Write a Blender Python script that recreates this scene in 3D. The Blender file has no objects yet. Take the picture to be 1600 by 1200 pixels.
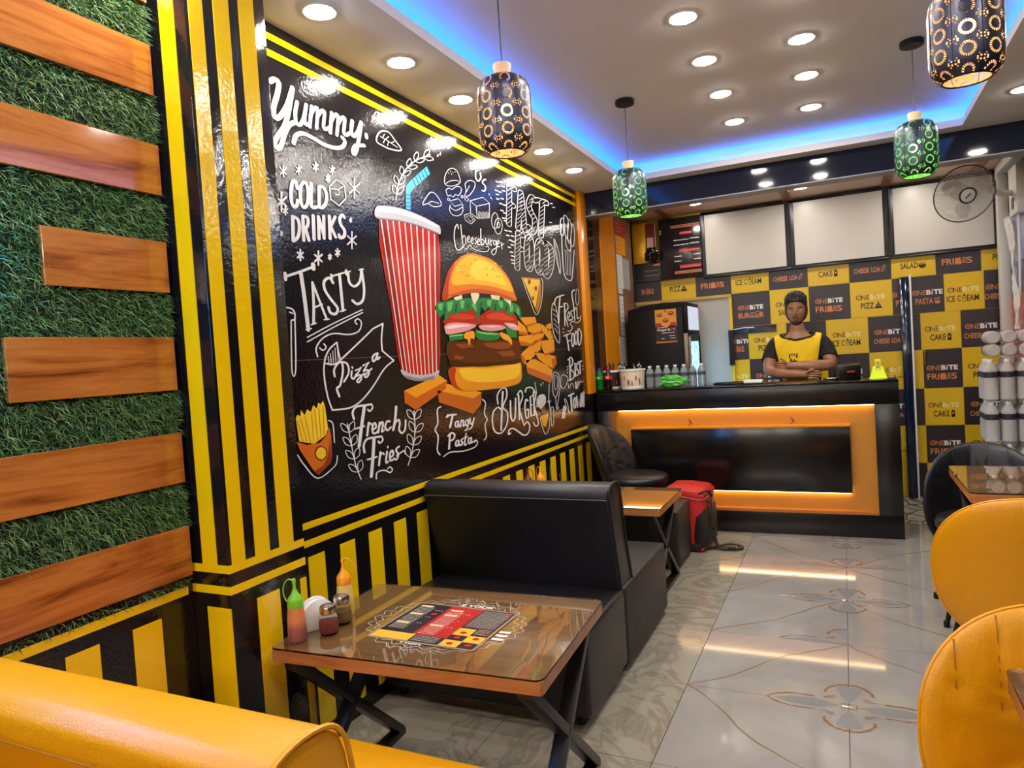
import bpy, bmesh, math, random
from math import sin, cos, pi, radians, sqrt, atan2
from mathutils import Vector, Matrix, Euler

random.seed(7)
S = bpy.context.scene
COL = S.collection

# ------------------------------------------------------------------ camera
CAM_F = 1095.4            # focal length in pixels of a 1600 px wide frame
YAW, PITCH, ROLL = 0.4427, -0.0364, -0.0639
def camera():
    cd = bpy.data.cameras.new('camera'); co = bpy.data.objects.new('camera', cd); COL.objects.link(co)
    f = Vector((-sin(YAW), cos(YAW), 0)); r = Vector((cos(YAW), sin(YAW), 0)); u = Vector((0, 0, 1))
    f2 = f*cos(PITCH) + u*sin(PITCH); u2 = u*cos(PITCH) - f*sin(PITCH)
    r3 = r*cos(ROLL) + u2*sin(ROLL); u3 = u2*cos(ROLL) - r*sin(ROLL)
    m = Matrix((r3, u3, -f2)).transposed().to_4x4(); m.translation = Vector((0, 0, 1.38))
    co.matrix_world = m
    cd.sensor_width = 36; cd.lens = CAM_F/1600*36; cd.clip_start = .02
    S.camera = co
camera()
S.view_settings.view_transform = 'Standard'
S.view_settings.look = 'None'
S.view_settings.gamma = 1
S.view_settings.use_curve_mapping = False
S.view_settings.exposure = 0.82
w = bpy.data.worlds.new('world'); S.world = w; w.use_nodes = True
w.node_tree.nodes['Background'].inputs[0].default_value = (1, .93, .85, 1)
w.node_tree.nodes['Background'].inputs[1].default_value = 0.05
DOWN = 105.0        # strength of the ceiling downlights
COVE = 10.0        # blue strip
WARM = 9.0        # counter strips

# ------------------------------------------------------------------ materials
def srgb(r, g, b):
    f = lambda c: (c/255/12.92) if c/255 <= .04045 else ((c/255+.055)/1.055)**2.4
    return (f(r), f(g), f(b), 1)
class N:
    def __init__(s, name):
        s.m = bpy.data.materials.new(name); s.m.use_nodes = True
        s.t = s.m.node_tree; s.b = s.t.nodes['Principled BSDF']
    def n(s, typ, **k):
        x = s.t.nodes.new(typ)
        for a, v in k.items(): setattr(x, a, v)
        return x
    def l(s, a, b): s.t.links.new(a, b)
    def coord(s, scale=(1, 1, 1), kind='Object'):
        tc = s.n('ShaderNodeTexCoord'); mp = s.n('ShaderNodeMapping'); mp.inputs['Scale'].default_value = scale
        s.l(tc.outputs[kind], mp.inputs[0]); return mp.outputs[0]
    def noise(s, vec, scale, detail=3, rough=.5, dist=0):
        x = s.n('ShaderNodeTexNoise'); s.l(vec, x.inputs['Vector'])
        x.inputs['Scale'].default_value = scale; x.inputs['Detail'].default_value = detail
        x.inputs['Roughness'].default_value = rough; x.inputs['Distortion'].default_value = dist; return x.outputs[0]
    def ramp(s, fac, stops):
        x = s.n('ShaderNodeValToRGB'); s.l(fac, x.inputs[0]); e = x.color_ramp.elements
        while len(e) < len(stops): e.new(.5)
        for i, (p, c) in enumerate(stops): e[i].position = p; e[i].color = c if len(c) == 4 else (*c, 1)
        return x.outputs[0]
    def bump(s, h, strength, dist=.01):
        x = s.n('ShaderNodeBump'); x.inputs['Strength'].default_value = strength; x.inputs['Distance'].default_value = dist
        s.l(h, x.inputs['Height']); s.l(x.outputs[0], s.b.inputs['Normal'])
def M(name, col, rough=.5, metal=0, bump=None, var=None, spec=None, coat=0, emis=None, trans=0, ior=None, alpha=None):
    """plain material; bump=(scale,strength), var=(scale,amount) colour mottling"""
    o = N(name); b = o.b
    b.inputs['Base Color'].default_value = col; b.inputs['Roughness'].default_value = rough; b.inputs['Metallic'].default_value = metal
    if spec is not None: b.inputs['Specular IOR Level'].default_value = spec
    if coat: b.inputs['Coat Weight'].default_value = coat; b.inputs['Coat Roughness'].default_value = .06
    if trans: b.inputs['Transmission Weight'].default_value = trans
    if ior: b.inputs['IOR'].default_value = ior
    if alpha is not None: b.inputs['Alpha'].default_value = alpha
    if emis: b.inputs['Emission Color'].default_value = emis[0]; b.inputs['Emission Strength'].default_value = emis[1]
    if var:
        f = o.noise(o.coord(), var[0], 4, .6); d = var[1]
        o.l(o.ramp(f, [(.3, tuple(c*(1-d) for c in col[:3])), (.7, tuple(min(1, c*(1+d)) for c in col[:3]))]), b.inputs['Base Color'])
    if bump: o.bump(o.noise(o.coord(), bump[0], 2), bump[1], .004)
    return o.m
def gloss_print(name, col, rough=.13):
    """varnished vinyl laid on an uneven wall: orange-peel sheen"""
    o = N(name); o.b.inputs['Base Color'].default_value = col; o.b.inputs['Roughness'].default_value = rough
    o.b.inputs['Specular IOR Level'].default_value = .62
    tc = o.n('ShaderNodeNewGeometry'); a = o.noise(tc.outputs['Position'], 75, 2); c = o.noise(tc.outputs['Position'], 8, 2)
    ad = o.n('ShaderNodeMath', operation='MULTIPLY_ADD'); ad.inputs[1].default_value = 2.2; o.l(c, ad.inputs[0]); o.l(a, ad.inputs[2])
    o.bump(ad.outputs[0], .30, .0030); return o.m
def wood(name, dark, mid, light, axis=1, rough=.12, scale=1.0, coat=.4, bands=.5):
    o = N(name); sc = [9*scale, 9*scale, 9*scale]; sc[axis] = 1.1*scale
    tc = o.n('ShaderNodeNewGeometry'); mp = o.n('ShaderNodeMapping'); mp.inputs['Scale'].default_value = sc; o.l(tc.outputs['Position'], mp.inputs[0])
    oi = o.n('ShaderNodeObjectInfo'); cx = o.n('ShaderNodeCombineXYZ')
    ml = o.n('ShaderNodeMath', operation='MULTIPLY'); ml.inputs[1].default_value = 37; o.l(oi.outputs['Random'], ml.inputs[0])
    for i in range(3): o.l(ml.outputs[0], cx.inputs[i])
    va = o.n('ShaderNodeVectorMath', operation='ADD'); o.l(mp.outputs[0], va.inputs[0]); o.l(cx.outputs[0], va.inputs[1])
    f = o.noise(va.outputs[0], 1.6, 6, .62, 1.4)
    mp2 = o.n('ShaderNodeMapping'); mp2.inputs['Scale'].default_value = [4.0, 4.0, 4.0]; mp2.inputs['Scale'].default_value[axis] = .6; o.l(va.outputs[0], mp2.inputs[0]); g2 = o.noise(mp2.outputs[0], 3.0, 4, .6, .6)
    mm = o.n('ShaderNodeMath', operation='MULTIPLY_ADD'); mm.inputs[1].default_value = .35; o.l(g2, mm.inputs[0]); o.l(f, mm.inputs[2]); mn_ = o.n('ShaderNodeMath', operation='SUBTRACT'); mn_.inputs[1].default_value = .175; o.l(mm.outputs[0], mn_.inputs[0])
    o.l(o.ramp(mn_.outputs[0], [(.28, dark), (.42, mid), (.60, light), (.8, mid)]), o.b.inputs['Base Color'])
    o.b.inputs['Roughness'].default_value = rough; o.b.inputs['Coat Weight'].default_value = coat; o.b.inputs['Coat Roughness'].default_value = .05
    return o.m

BLACKG = gloss_print('glossy black vinyl', srgb(20, 17, 20))
YELG = gloss_print('glossy yellow vinyl', srgb(238, 196, 8))
EDGE = M('cut vinyl edge', srgb(210, 200, 150), .4)
PLANK = wood('orange wood laminate', srgb(108, 58, 24), srgb(164, 92, 36), srgb(190, 118, 52), 1, .1)
TABLEW = wood('brown table laminate', srgb(122, 70, 32), srgb(152, 92, 46), srgb(172, 112, 60), 0, .35, coat=0)
CEIL = M('matt ceiling paint', srgb(246, 240, 230), .85)
WALLP = M('plain wall paint', srgb(205, 190, 165), .8)
ORANGE = M('orange laminate', srgb(232, 142, 14), .22, var=(3, .05))
ORANGEP = M('orange counter panel', srgb(190, 128, 44), .35)
BLKLAM = M('black laminate', srgb(20, 18, 18), .22, bump=(60, .05))
BLKMET = M('black powder coated steel', srgb(22, 21, 22), .38, .2)
CHROME = M('brushed steel', srgb(190, 190, 188), .22, 1)
WHITEP = M('white plastic', srgb(235, 232, 226), .35)
GLASS = M('clear glass', (1, 1, 1, 1), .01, trans=1, ior=1.45)
GLASSG = M('green edged table glass', (.86, .95, .9, 1), .015, trans=1, ior=1.5)
NAVY = M('navy glossy laminate', srgb(26, 32, 50), .07, bump=(9, .12))
BROWNG = M('brown mirror laminate', srgb(92, 56, 20), .12)
PINKTAN = M('tan back ceiling', srgb(226, 190, 164), .6)

# ------------------------------------------------------------------ mesh builder
class MB:
    def __init__(s): s.v = []; s.f = []; s.mi = []; s.cur = 0
    def add(s, vs, fs):
        o = len(s.v); s.v += [tuple(v) for v in vs]; s.f += [tuple(i+o for i in f) for f in fs]; s.mi += [s.cur]*len(fs); return s
    def box(s, x0, x1, y0, y1, z0, z1, m=None):
        vs = [(x, y, z) for z in (z0, z1) for y in (y0, y1) for x in (x0, x1)]
        if m: vs = [m @ Vector(v) for v in vs]
        return s.add(vs, [(0, 2, 3, 1), (4, 5, 7, 6), (0, 1, 5, 4), (2, 6, 7, 3), (0, 4, 6, 2), (1, 3, 7, 5)])
    def bar(s, a, b, w, d, up=(0, 0, 1)):
        a = Vector(a); b = Vector(b); t = (b-a).normalized(); u = Vector(up)
        if abs(t.dot(u)) > .98: u = Vector((1, 0, 0))
        n = t.cross(u).normalized(); k = n.cross(t).normalized(); vs = []
        for p in (a, b):
            for i, j in ((-1, -1), (1, -1), (1, 1), (-1, 1)): vs.append(p + n*(i*w/2) + k*(j*d/2))
        return s.add(vs, [(3, 2, 1, 0), (4, 5, 6, 7), (0, 1, 5, 4), (1, 2, 6, 5), (2, 3, 7, 6), (3, 0, 4, 7)])
    def tube(s, pts, r, n=8, closed=False, caps=True):
        pts = [Vector(p) for p in pts]; N_ = len(pts); rr = r if isinstance(r, (list, tuple)) else [r]*N_
        vs = []; prev = None
        for i, p in enumerate(pts):
            if closed: t = pts[(i+1) % N_] - pts[i-1]
            else: t = pts[min(i+1, N_-1)] - pts[max(i-1, 0)]
            t.normalize()
            if prev is None:
                a = Vector((0, 0, 1)) if abs(t.z) < .9 else Vector((1, 0, 0)); u = t.cross(a).normalized()
            else: u = (prev - t*prev.dot(t)).normalized()
            prev = u; w_ = t.cross(u)
            for k in range(n): vs.append(p + (u*cos(2*pi*k/n) + w_*sin(2*pi*k/n))*rr[i])
        fs = []
        for i in range(N_ if closed else N_-1):
            j = (i+1) % N_
            for k in range(n): fs.append((i*n+k, i*n+(k+1) % n, j*n+(k+1) % n, j*n+k))
        if caps and not closed: fs += [tuple(range(n))[::-1], tuple((N_-1)*n+k for k in range(n))]
        return s.add(vs, fs)
    def lathe(s, prof, n=20, c=(0, 0, 0), m=None, caps=True, sx=1, sy=1):
        vs = []
        for r, z in prof:
            for k in range(n):
                v = Vector((c[0]+r*cos(2*pi*k/n)*sx, c[1]+r*sin(2*pi*k/n)*sy, c[2]+z))
                vs.append(m @ v if m else v)
        fs = [(i*n+k, i*n+(k+1) % n, (i+1)*n+(k+1) % n, (i+1)*n+k) for i in range(len(prof)-1) for k in range(n)]
        if caps: fs += [tuple(range(n))[::-1], tuple((len(prof)-1)*n+k for k in range(n))]
        return s.add(vs, fs)
    def ball(s, c, r, n=12, k=8, sc=(1, 1, 1)):
        prof = [(max(1e-4, sin(pi*i/k))*1, -cos(pi*i/k)) for i in range(k+1)]
        vs = []; 
        for a, z in prof:
            for j in range(n): vs.append((c[0]+r*sc[0]*a*cos(2*pi*j/n), c[1]+r*sc[1]*a*sin(2*pi*j/n), c[2]+r*sc[2]*z))
        fs = [(i*n+j, i*n+(j+1) % n, (i+1)*n+(j+1) % n, (i+1)*n+j) for i in range(k) for j in range(n)]
        return s.add(vs, fs)
    def prism(s, poly, a0, a1, axis=0):
        """extrude a 2D polygon (other two axes in order) from a0 to a1 along axis"""
        def P(u, v, a): return [(a, u, v), (u, a, v), (u, v, a)][axis]
        n = len(poly); vs = [P(u, v, a0) for u, v in poly] + [P(u, v, a1) for u, v in poly]
        return s.add(vs, [tuple(range(n))[::-1], tuple(range(n, 2*n))] + [(i, (i+1) % n, n+(i+1) % n, n+i) for i in range(n)])
    def mesh(s, name, mats, smooth=False, bevel=0, segs=2, sharp=35, off=(0, 0, 0)):
        me = bpy.data.meshes.new(name)
        if off != (0, 0, 0): s.v = [(x-off[0], y-off[1], z-off[2]) for x, y, z in s.v]
        me.from_pydata(s.v, [], s.f)
        for m in (mats if isinstance(mats, (list, tuple)) else [mats]): me.materials.append(m)
        if any(s.mi): me.polygons.foreach_set('material_index', s.mi)
        bm = bmesh.new(); bm.from_mesh(me)
        bmesh.ops.remove_doubles(bm, verts=bm.verts, dist=1e-5)
        bmesh.ops.recalc_face_normals(bm, faces=bm.faces)
        if bevel:
            ed = [e for e in bm.edges if len(e.link_faces) == 2 and e.calc_face_angle(0) > radians(25)]
            bmesh.ops.bevel(bm, geom=ed, offset=bevel, segments=segs, affect='EDGES', profile=.5, clamp_overlap=True)
            smooth = True
        if smooth:
            for f in bm.faces: f.smooth = True
            for e in bm.edges:
                if len(e.link_faces) == 2 and e.calc_face_angle(0) > radians(sharp): e.smooth = False
        bm.to_mesh(me); bm.free(); me.update(); return me
    def build(s, name, mats, parent=None, world=False, **k):
        off = (0, 0, 0)
        if world and parent: off = tuple(parent.location)
        return link(name, s.mesh(name, mats, off=off, **k), parent)
def link(name, me, parent=None):
    o = bpy.data.objects.new(name, me); COL.objects.link(o)
    if parent: o.parent = parent
    return o
def tag(o, label=None, cat=None, group=None, kind=None):
    if label: o['label'] = label
    if cat: o['category'] = cat
    if group: o['group'] = group
    if kind: o['kind'] = kind
    return o
def thing(name, label, cat, loc=(0, 0, 0), rz=0, group=None):
    o = bpy.data.objects.new(name, None); COL.objects.link(o); o.location = loc; o.rotation_euler = (0, 0, rz)
    o.empty_display_size = .1
    return tag(o, label, cat, group)
def dup(root, loc=None, rz=None, label=None, group=None):
    kids = {}
    for o in bpy.data.objects:
        if o.parent: kids.setdefault(o.parent, []).append(o)
    def rec(o, p):
        c = o.copy(); COL.objects.link(c); c.parent = p
        for k in kids.get(o, []): rec(k, c)
        return c
    r = rec(root, None)
    if loc is not None: r.location = loc
    if rz is not None: r.rotation_euler = (0, 0, rz)
    if label: r['label'] = label
    if group: r['group'] = group
    return r
def struct(name, mb, mats, **k):
    o = mb.build(name, mats, **k); o['kind'] = 'structure'; return o
def sstruct(name, loc=(0, 0, 0)):
    o = bpy.data.objects.new(name, None); COL.objects.link(o); o.location = loc; o['kind'] = 'structure'; return o
def spline(pts, n=6, closed=False):
    """Catmull-Rom through 2D/3D points"""
    P = [Vector(p) for p in pts]
    if len(P) < 3: return P
    out = []; L = len(P)
    for i in range(L if closed else L-1):
        a = P[(i-1) % L] if (closed or i > 0) else P[0]; b = P[i]; c = P[(i+1) % L]; d = P[(i+2) % L] if (closed or i+2 < L) else P[-1]
        for k in range(n):
            t = k/n
            out.append(.5*((2*b) + (c-a)*t + (2*a-5*b+4*c-d)*t*t + (3*b-a-3*c+d)*t**3))
    if not closed: out.append(P[-1])
    return out

# ================================================================== ROOM
WX, RX, YB, YF, HC, HL = -1.8, 1.2, 6.75, -2.0, 2.75, 2.63
# ---- floor: base slab and single tiles
fl = struct('floor', MB().box(WX-.15, RX+.15, YF-.1, YB+.1, -.12, -.006), M('floor mortar', srgb(90, 78, 66), .8))
def marble(name, base, vein, amt, scale, rough=.08):
    o = N(name); tc = o.n('ShaderNodeNewGeometry'); p = tc.outputs['Position']
    f = o.noise(p, scale, 6, .6, 1.8)
    o.l(o.ramp(f, [(.0, base), (.44, base), (.5, vein), (.56, base), (1, base)]), o.b.inputs['Base Color']) if amt > .5 else \
    o.l(o.ramp(f, [(.3, vein), (.62, base)]), o.b.inputs['Base Color'])
    o.b.inputs['Roughness'].default_value = rough; o.b.inputs['Specular IOR Level'].default_value = .6
    return o.m
TILE = marble('polished white tile', srgb(152, 148, 143), srgb(137, 133, 128), .2, 1.6, .06)
TILEB = marble('veined cream border tile', srgb(150, 144, 129), srgb(128, 121, 107), .9, 2.6, .1)
def pattern_tile():
    o = N('dark lined patterned tile'); v = o.n('ShaderNodeTexVoronoi', feature='DISTANCE_TO_EDGE'); v.inputs['Scale'].default_value = 9
    tc = o.n('ShaderNodeNewGeometry'); mp = o.n('ShaderNodeMapping'); mp.inputs['Scale'].default_value = (1, .6, 1); o.l(tc.outputs['Position'], mp.inputs[0]); o.l(mp.outputs[0], v.inputs['Vector'])
    o.l(o.ramp(v.outputs[0], [(.03, srgb(70, 62, 54)), (.07, srgb(176, 164, 146))]), o.b.inputs['Base Color']); o.b.inputs['Roughness'].default_value = .3
    return o.m
PTILE = pattern_tile()
TX, TY, PX, PY = -.635, 2.83, .6, .587
tmesh = {}
for i in range(-2, 4):
    for j in range(-9, 7):
        x0, y0 = TX+i*PX, TY+j*PY; x1, y1 = min(x0+PX, RX), min(y0+PY, YB); x0 = max(x0, WX); y0 = max(y0, YF)
        if x1-x0 < .02 or y1-y0 < .02: continue
        m = TILEB if i < 0 else TILE
        if y0 > 5.7: m = PTILE
        key = (round(x1-x0, 3), round(y1-y0, 3), m.name)
        if key not in tmesh:
            tmesh[key] = MB().box(.0012, x1-x0-.0012, .0012, y1-y0-.0012, -.006, 0).mesh('tile', m, bevel=.0006, segs=1)
        o = link('tile', tmesh[key], fl); o.location = (x0, y0, 0)
# flat print of the tiles: veins and flower medallions, book-matched at the tile corners
VEIN = M('brown tile vein', srgb(128, 102, 74), .12); VEIND = M('strong brown tile vein', srgb(132, 92, 58), .12)
PETAL = M('grey tile petal', srgb(126, 126, 126), .1)
def ribbon(mb, pts, w, z, plane='xy', tri=False):
    """flat strip along a path; w may be a list; returns nothing"""
    P = [Vector(p) for p in pts]; n = len(P)
    if n < 2: return
    W = w if isinstance(w, (list, tuple)) else [w]*n
    vs = []
    for i, p in enumerate(P):
        t = P[min(i+1, n-1)]-P[max(i-1, 0)]
        if t.length < 1e-9: t = Vector((1, 0))
        t.normalize(); nn = Vector((-t.y, t.x))*W[min(i, len(W)-1)]/2
        vs += [p+nn, p-nn]
    fs = [(2*i, 2*i+1, 2*i+3, 2*i+2) for i in range(n-1)]
    mb.add([to3(v, z, plane) for v in vs], fs)
def to3(v, z, plane):
    return (v[0], v[1], z) if plane == 'xy' else ((z, v[0], v[1]) if plane == 'yz' else (v[0], z, v[1]))
rnd = random.Random(3)
vm, pm, em = MB(), MB(), MB()
def wob(a, b, n=14, amp=.02):
    a = Vector(a); b = Vector(b); d = b-a; nn = Vector((-d.y, d.x)).normalized(); out = []; ph = rnd.random()*6
    for i in range(n+1):
        t = i/n; out.append(a+d*t + nn*(amp*sin(t*5.2+ph)*sin(pi*t)+rnd.uniform(-.004, .004)))
    return spline(out, 3)
for j in range(-4, 5):
    y = TY+j*PY
    for i in range(0, 3):
        x = TX+i*PX
        up = (i % 2 == 0) ^ (j in (-1, 3))
        a, b = ((x, y), (x+PX, y+PY)) if up else ((x, y+PY), (x+PX, y))
        p = wob(a, b, amp=.035); ribbon(vm, p, [.004+.006*abs(sin(k*.13+i+j)) for k in range(len(p))], .0003)
def medallion(cx, cy, quads, s=1.0):
    for qx, qy in quads:
        # long petal along x, short petal along y, quarter at a time
        L1, W1, L2, W2 = .27*s, .055*s, .17*s, .085*s
        pm.add([(cx+qx*x*L1, cy+qy*y*W1, .0004) for x, y in ((.1, 0), (.98, 0), (.75, .5), (.5, .62), (.3, .4))], [(0, 1, 2, 3, 4)])
        pm.add([(cx+qx*x*W2, cy+qy*y*L2, .0004) for x, y in ((0, .15), (.3, .45), (.55, .85), (.3, .95), (0, .97))], [(0, 1, 2, 3, 4)])
        def ar(pts, w):
            p = spline([(cx+qx*x, cy+qy*y) for x, y in pts], 5)
            ribbon(em, [q+Vector((rnd.uniform(-.002, .002), rnd.uniform(-.002, .002))) for q in p], [w*(.5+rnd.random()) for _ in p], .0006)
        ar([(.29*s, .0), (.25*s, .035*s), (.19*s, .052*s), (.12*s, .05*s)], .008)
        ar([(0, .18*s), (.04*s, .172*s), (.075*s, .135*s), (.085*s, .1*s)], .011)
        ar([(.05*s, .075*s), (.075*s, .07*s)], .008); ar([(.05*s, .06*s), (.09*s, .055*s)], .006)
        ar([(.0, .018*s), (.025*s, .018*s), (.025*s, 0)], .003)
ALLQ = [(1, 1), (1, -1), (-1, 1), (-1, -1)]
CX = TX+PX
for j, q in ((-2, ALLQ), (0, ALLQ), (1, [(-1, 1)]), (2, ALLQ), (3, [(1, 1), (-1, 1)]), (4, ALLQ)):
    medallion(CX, TY+j*PY, q)
medallion(CX+2*PX, TY, ALLQ)
vm.build('vein', VEIN, fl)['kind'] = 'stuff'
pm.build('flower_petal', PETAL, fl)['kind'] = 'stuff'
em.build('flower_outline', VEIND, fl)['kind'] = 'stuff'

# ---- walls
def striped(par, x, spans, z0, z1, t=.002, mat=YELG, edge=True):
    for a, b in spans:
        MB().box(x, x+t, a, b, z0, z1).build('yellow_stripe', mat, par, world=True)
wl = struct('wall_left', MB().box(WX-.15, WX, YF, 5.15, 0, HC), BLACKG)
# plank wall section
PLZ = [(2.474, 2.62), (2.209, 2.355), (1.92, 2.066), (1.636, 1.784), (1.35, 1.506), (1.076, 1.224), (.797, .945)]
for k, (a, b) in enumerate(PLZ):
    y0 = {3: 1.094, 4: .988}.get(k, -1.2)
    MB().box(WX+.004, WX+.02, y0, 1.4515, a, b).build('plank', PLANK, wl, bevel=.001, segs=1)
# matching short planks on the other side of the sign gap (outside the frame)
for k in (3, 4): MB().box(WX+.004, WX+.02, -1.2, -.2, PLZ[k][0], PLZ[k][1]).build('plank', PLANK, wl, bevel=.001, segs=1)
# artificial grass
def grass():
    rg = random.Random(11); vs = []; fs = []
    def inplank(y, z, pad):
        for k, (a, b) in enumerate(PLZ):
            y0 = {3: 1.094, 4: .988}.get(k, -1.2)
            if a+pad < z < b-pad and (y > y0+pad or y < -.2): return True
        return False
    n = 0
    while n < 60000:
        y = 1.452-abs(rg.random())**1.35*2.4 if rg.random() < .8 else rg.uniform(-.9, 1.452); z = rg.uniform(.765, 2.63)
        if inplank(y, z, .001): continue
        n += 1
        L = rg.uniform(.018, .036); a = rg.uniform(0, 2*pi); out = rg.uniform(.4, 1.0)
        dy, dz = cos(a)*.75, sin(a)*.75-.12
        if z < .797:                      # sparse blades hanging from under the last plank
            if rg.random() < .55: continue
            L *= .7
        ln = sqrt(dy*dy+dz*dz+out*out); d = Vector((out/ln, dy/ln, dz/ln))*L
        s_ = Vector((rg.uniform(-.4, .4), -dz, dy)).normalized()*rg.uniform(.0008, .0014)
        p = Vector((WX+.002, y, z)); q = p+d*.55; e = p+d+Vector((0, rg.uniform(-.004, .004), -L*.22))
        if e.y > 1.47: continue
        b = len(vs); vs += [p-s_, p+s_, q+s_*.9, q-s_*.9, e]; fs += [(b, b+1, b+2, b+3), (b+3, b+2, b+4)]
    mb = MB(); mb.v = [tuple(v) for v in vs]; mb.f = fs; mb.mi = [0]*len(fs)
    me = bpy.data.meshes.new('grass'); me.from_pydata(mb.v, [], fs)
    o = N('artificial grass'); g = o.n('ShaderNodeNewGeometry')
    o.l(o.ramp(g.outputs['Random Per Island'], [(0, srgb(24, 58, 26)), (.4, srgb(46, 96, 40)), (.75, srgb(82, 136, 62)), (1, srgb(150, 172, 104))]), o.b.inputs['Base Color'])
    o.b.inputs['Roughness'].default_value = .45
    me.materials.append(o.m)
    ob = link('grass', me, wl); ob['kind'] = 'stuff'
    struct('trim_1', MB().box(WX, WX+.003, -1.3, 1.452, .795, HL), M('dark grass backing', srgb(14, 30, 14), .9))
grass()
# blue neon lettering bar mounted on the grass, just outside the frame on the left
nsn = thing('neon_sign', 'blue neon sign tubes on the grass wall, just outside the left edge', 'neon sign', (WX+.05, .45, 1.7))
NEON = M('blue neon tube', (.1, .4, 1, 1), .4, emis=((.05, .35, 1, 1), 70))
for z_ in (1.48, 1.70, 1.92): MB().tube([(WX+.05, .18, z_), (WX+.05, .80, z_)], .007, 8).build('neon_tube', NEON, nsn, world=True, smooth=True)
MB().tube([(WX+.05, .80, 1.48), (WX+.05, .80, 1.92)], .007, 8).build('neon_tube', NEON, nsn, world=True, smooth=True)
for y_ in (.25, .7): MB().tube([(WX, y_, 1.70), (WX+.05, y_, 1.70)], .005, 6).build('standoff', CHROME, nsn, world=True)
# lower left wall: strip and panels
striped(wl, WX, [(-1.9, 1.445)], .738, .763)
striped(wl, WX, [(1.445-.096-.186*k-.09, 1.445-.096-.186*k) for k in range(16)], .06, .70)
# pilaster
pil = struct('trim_2', MB().box(WX, -1.645, 1.465, 1.78, 0, HC), BLACKG, bevel=.002, segs=2)
SY = 1.465
for z0, z1 in ((.804, .828), (.741, .765)):
    MB().box(WX, -1.645, SY-.002, SY, z0, z1).build('yellow_stripe', YELG, pil, world=True)
    MB().box(-1.645, -1.643, SY-.002, 1.778, z0, z1).build('yellow_stripe', YELG, pil, world=True)
MB().box(-1.75, -1.69, SY-.002, SY, .828, HL).build('yellow_stripe', YELG, pil, world=True)
MB().box(-1.745, -1.648, SY-.002, SY, .06, .70).build('yellow_stripe', YELG, pil, world=True)
for a, b in ((1.476, 1.527), (1.567, 1.627), (1.668, 1.731)):
    MB().box(-1.645, -1.643, a, b, .828, HL).build('yellow_stripe', YELG, pil, world=True)
for a, b in ((1.56, 1.654), (1.748, 1.776)):
    MB().box(-1.645, -1.643, a, b, .06, .70).build('yellow_stripe', YELG, pil, world=True)
# mural wall stripes
for z0, z1 in ((2.568, 2.592), (2.507, 2.532), (.804, .828), (.739, .763)):
    MB().box(WX, WX+.002, 1.782, 5.13, z0, z1).build('yellow_stripe', YELG, wl)
k = 0
for a in [1.96+.1815*i for i in range(18)]:
    if a < 5.05: MB().box(WX, WX+.002, a, a+.091, .06, .70).build('yellow_stripe', YELG, wl)
MB().box(WX, WX+.0016, 1.782, 5.14, 1.4215, 1.4235).build('vinyl_joint', M('pale vinyl joint', srgb(96, 84, 78), .5), wl)
# left wall behind the beam
struct('trim_3', MB().box(WX-.02, -1.772, 5.15, 5.285, 1.067, 2.64), ORANGE, bevel=.002)
ws = struct('wall_left_back', MB().box(WX-.15, WX, 5.15, YB, 0, HC), BLKLAM)
MB().box(WX, WX+.004, 5.36, 5.50, 1.067, 2.62).build('panel', M('dark reflective panel', srgb(40, 26, 18), .06), ws, world=True)
MB().box(WX, WX+.005, 5.50, 5.67, 1.067, 2.62).build('panel', BROWNG, ws, world=True)
MB().box(WX, WX+.012, 5.67, 6.06, 1.067, 2.62).build('panel', ORANGE, ws, world=True)
MB().box(WX, WX+.012, 6.06, 6.62, .0, 2.62).build('panel', M('brown door panel', srgb(134, 96, 72), .45), ws, world=True)
MB().box(WX, WX+.016, 6.24, 6.60, .02, 1.95).build('door_leaf', M('brown flush door', srgb(116, 78, 56), .4, var=(5, .1)), ws, world=True, bevel=.002)
struct('wall_right', MB().box(RX, RX+.15, YF, YB, 0, HC), BLACKG)
struct('wall_front', MB().box(WX-.15, RX+.15, YF-.15, YF, 0, HC), WALLP)
# ---- ceiling: raised field, border panels with a hidden blue strip
CL, CR, CF, CB = -1.41, .72, -.6, 5.15
struct('ceiling', MB().box(WX-.2, RX+.2, YF-.15, 5.4, HC, HC+.1), CEIL)
struct('ceiling_back', MB().box(WX-.2, RX+.2, 5.4, YB+.15, HL, HL+.22), PINKTAN)
cb = sstruct('ceiling_border')
LIP = .042
def bord(x0, x1, y0, y1): MB().box(x0, x1, y0, y1, HL, HL+.018).build('border_panel', CEIL, cb)
bord(WX, CL, YF, 5.28); bord(CR, RX, YF, 5.28); bord(CL, CR, CB, 5.28); bord(CL, CR, YF, CF)
for a in ((CL-.012, CL, CF, CB), (CR, CR+.012, CF, CB), (CL, CR, CB, CB+.012), (CL, CR, CF-.012, CF)):
    MB().box(*a, HL+.018, HL+LIP).build('cove_lip', CEIL, cb)
# cavity back walls
for a in ((CL-.16, CL-.15, CF-.15, CB+.11), (CR+.15, CR+.16, CF-.15, CB+.11), (CL-.15, CR+.15, CB+.10, CB+.11), (CL-.15, CR+.15, CF-.16, CF-.15)):
    MB().box(*a, HL+.018, HC).build('cavity_wall', CEIL, cb)
BLUE = M('blue light strip', (0.02, .12, 1, 1), .5, emis=((.004, .17, 1, 1), COVE))
led = thing('led_strip', 'glowing blue light strip hidden in the ceiling recess', 'light strip', (0, 0, HL+.03))
for a in ((CL-.075, CL-.06, CF, CB), (CR+.06, CR+.075, CF, CB)): MB().box(*a, HL+.0185, HL+.03).build('light_strip', BLUE, led, world=True)
MB().box(CL-.05, CR+.05, CB+.055, CB+.07, HL+.0185, HL+.03).build('light_strip', BLUE, led, world=True)
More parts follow.
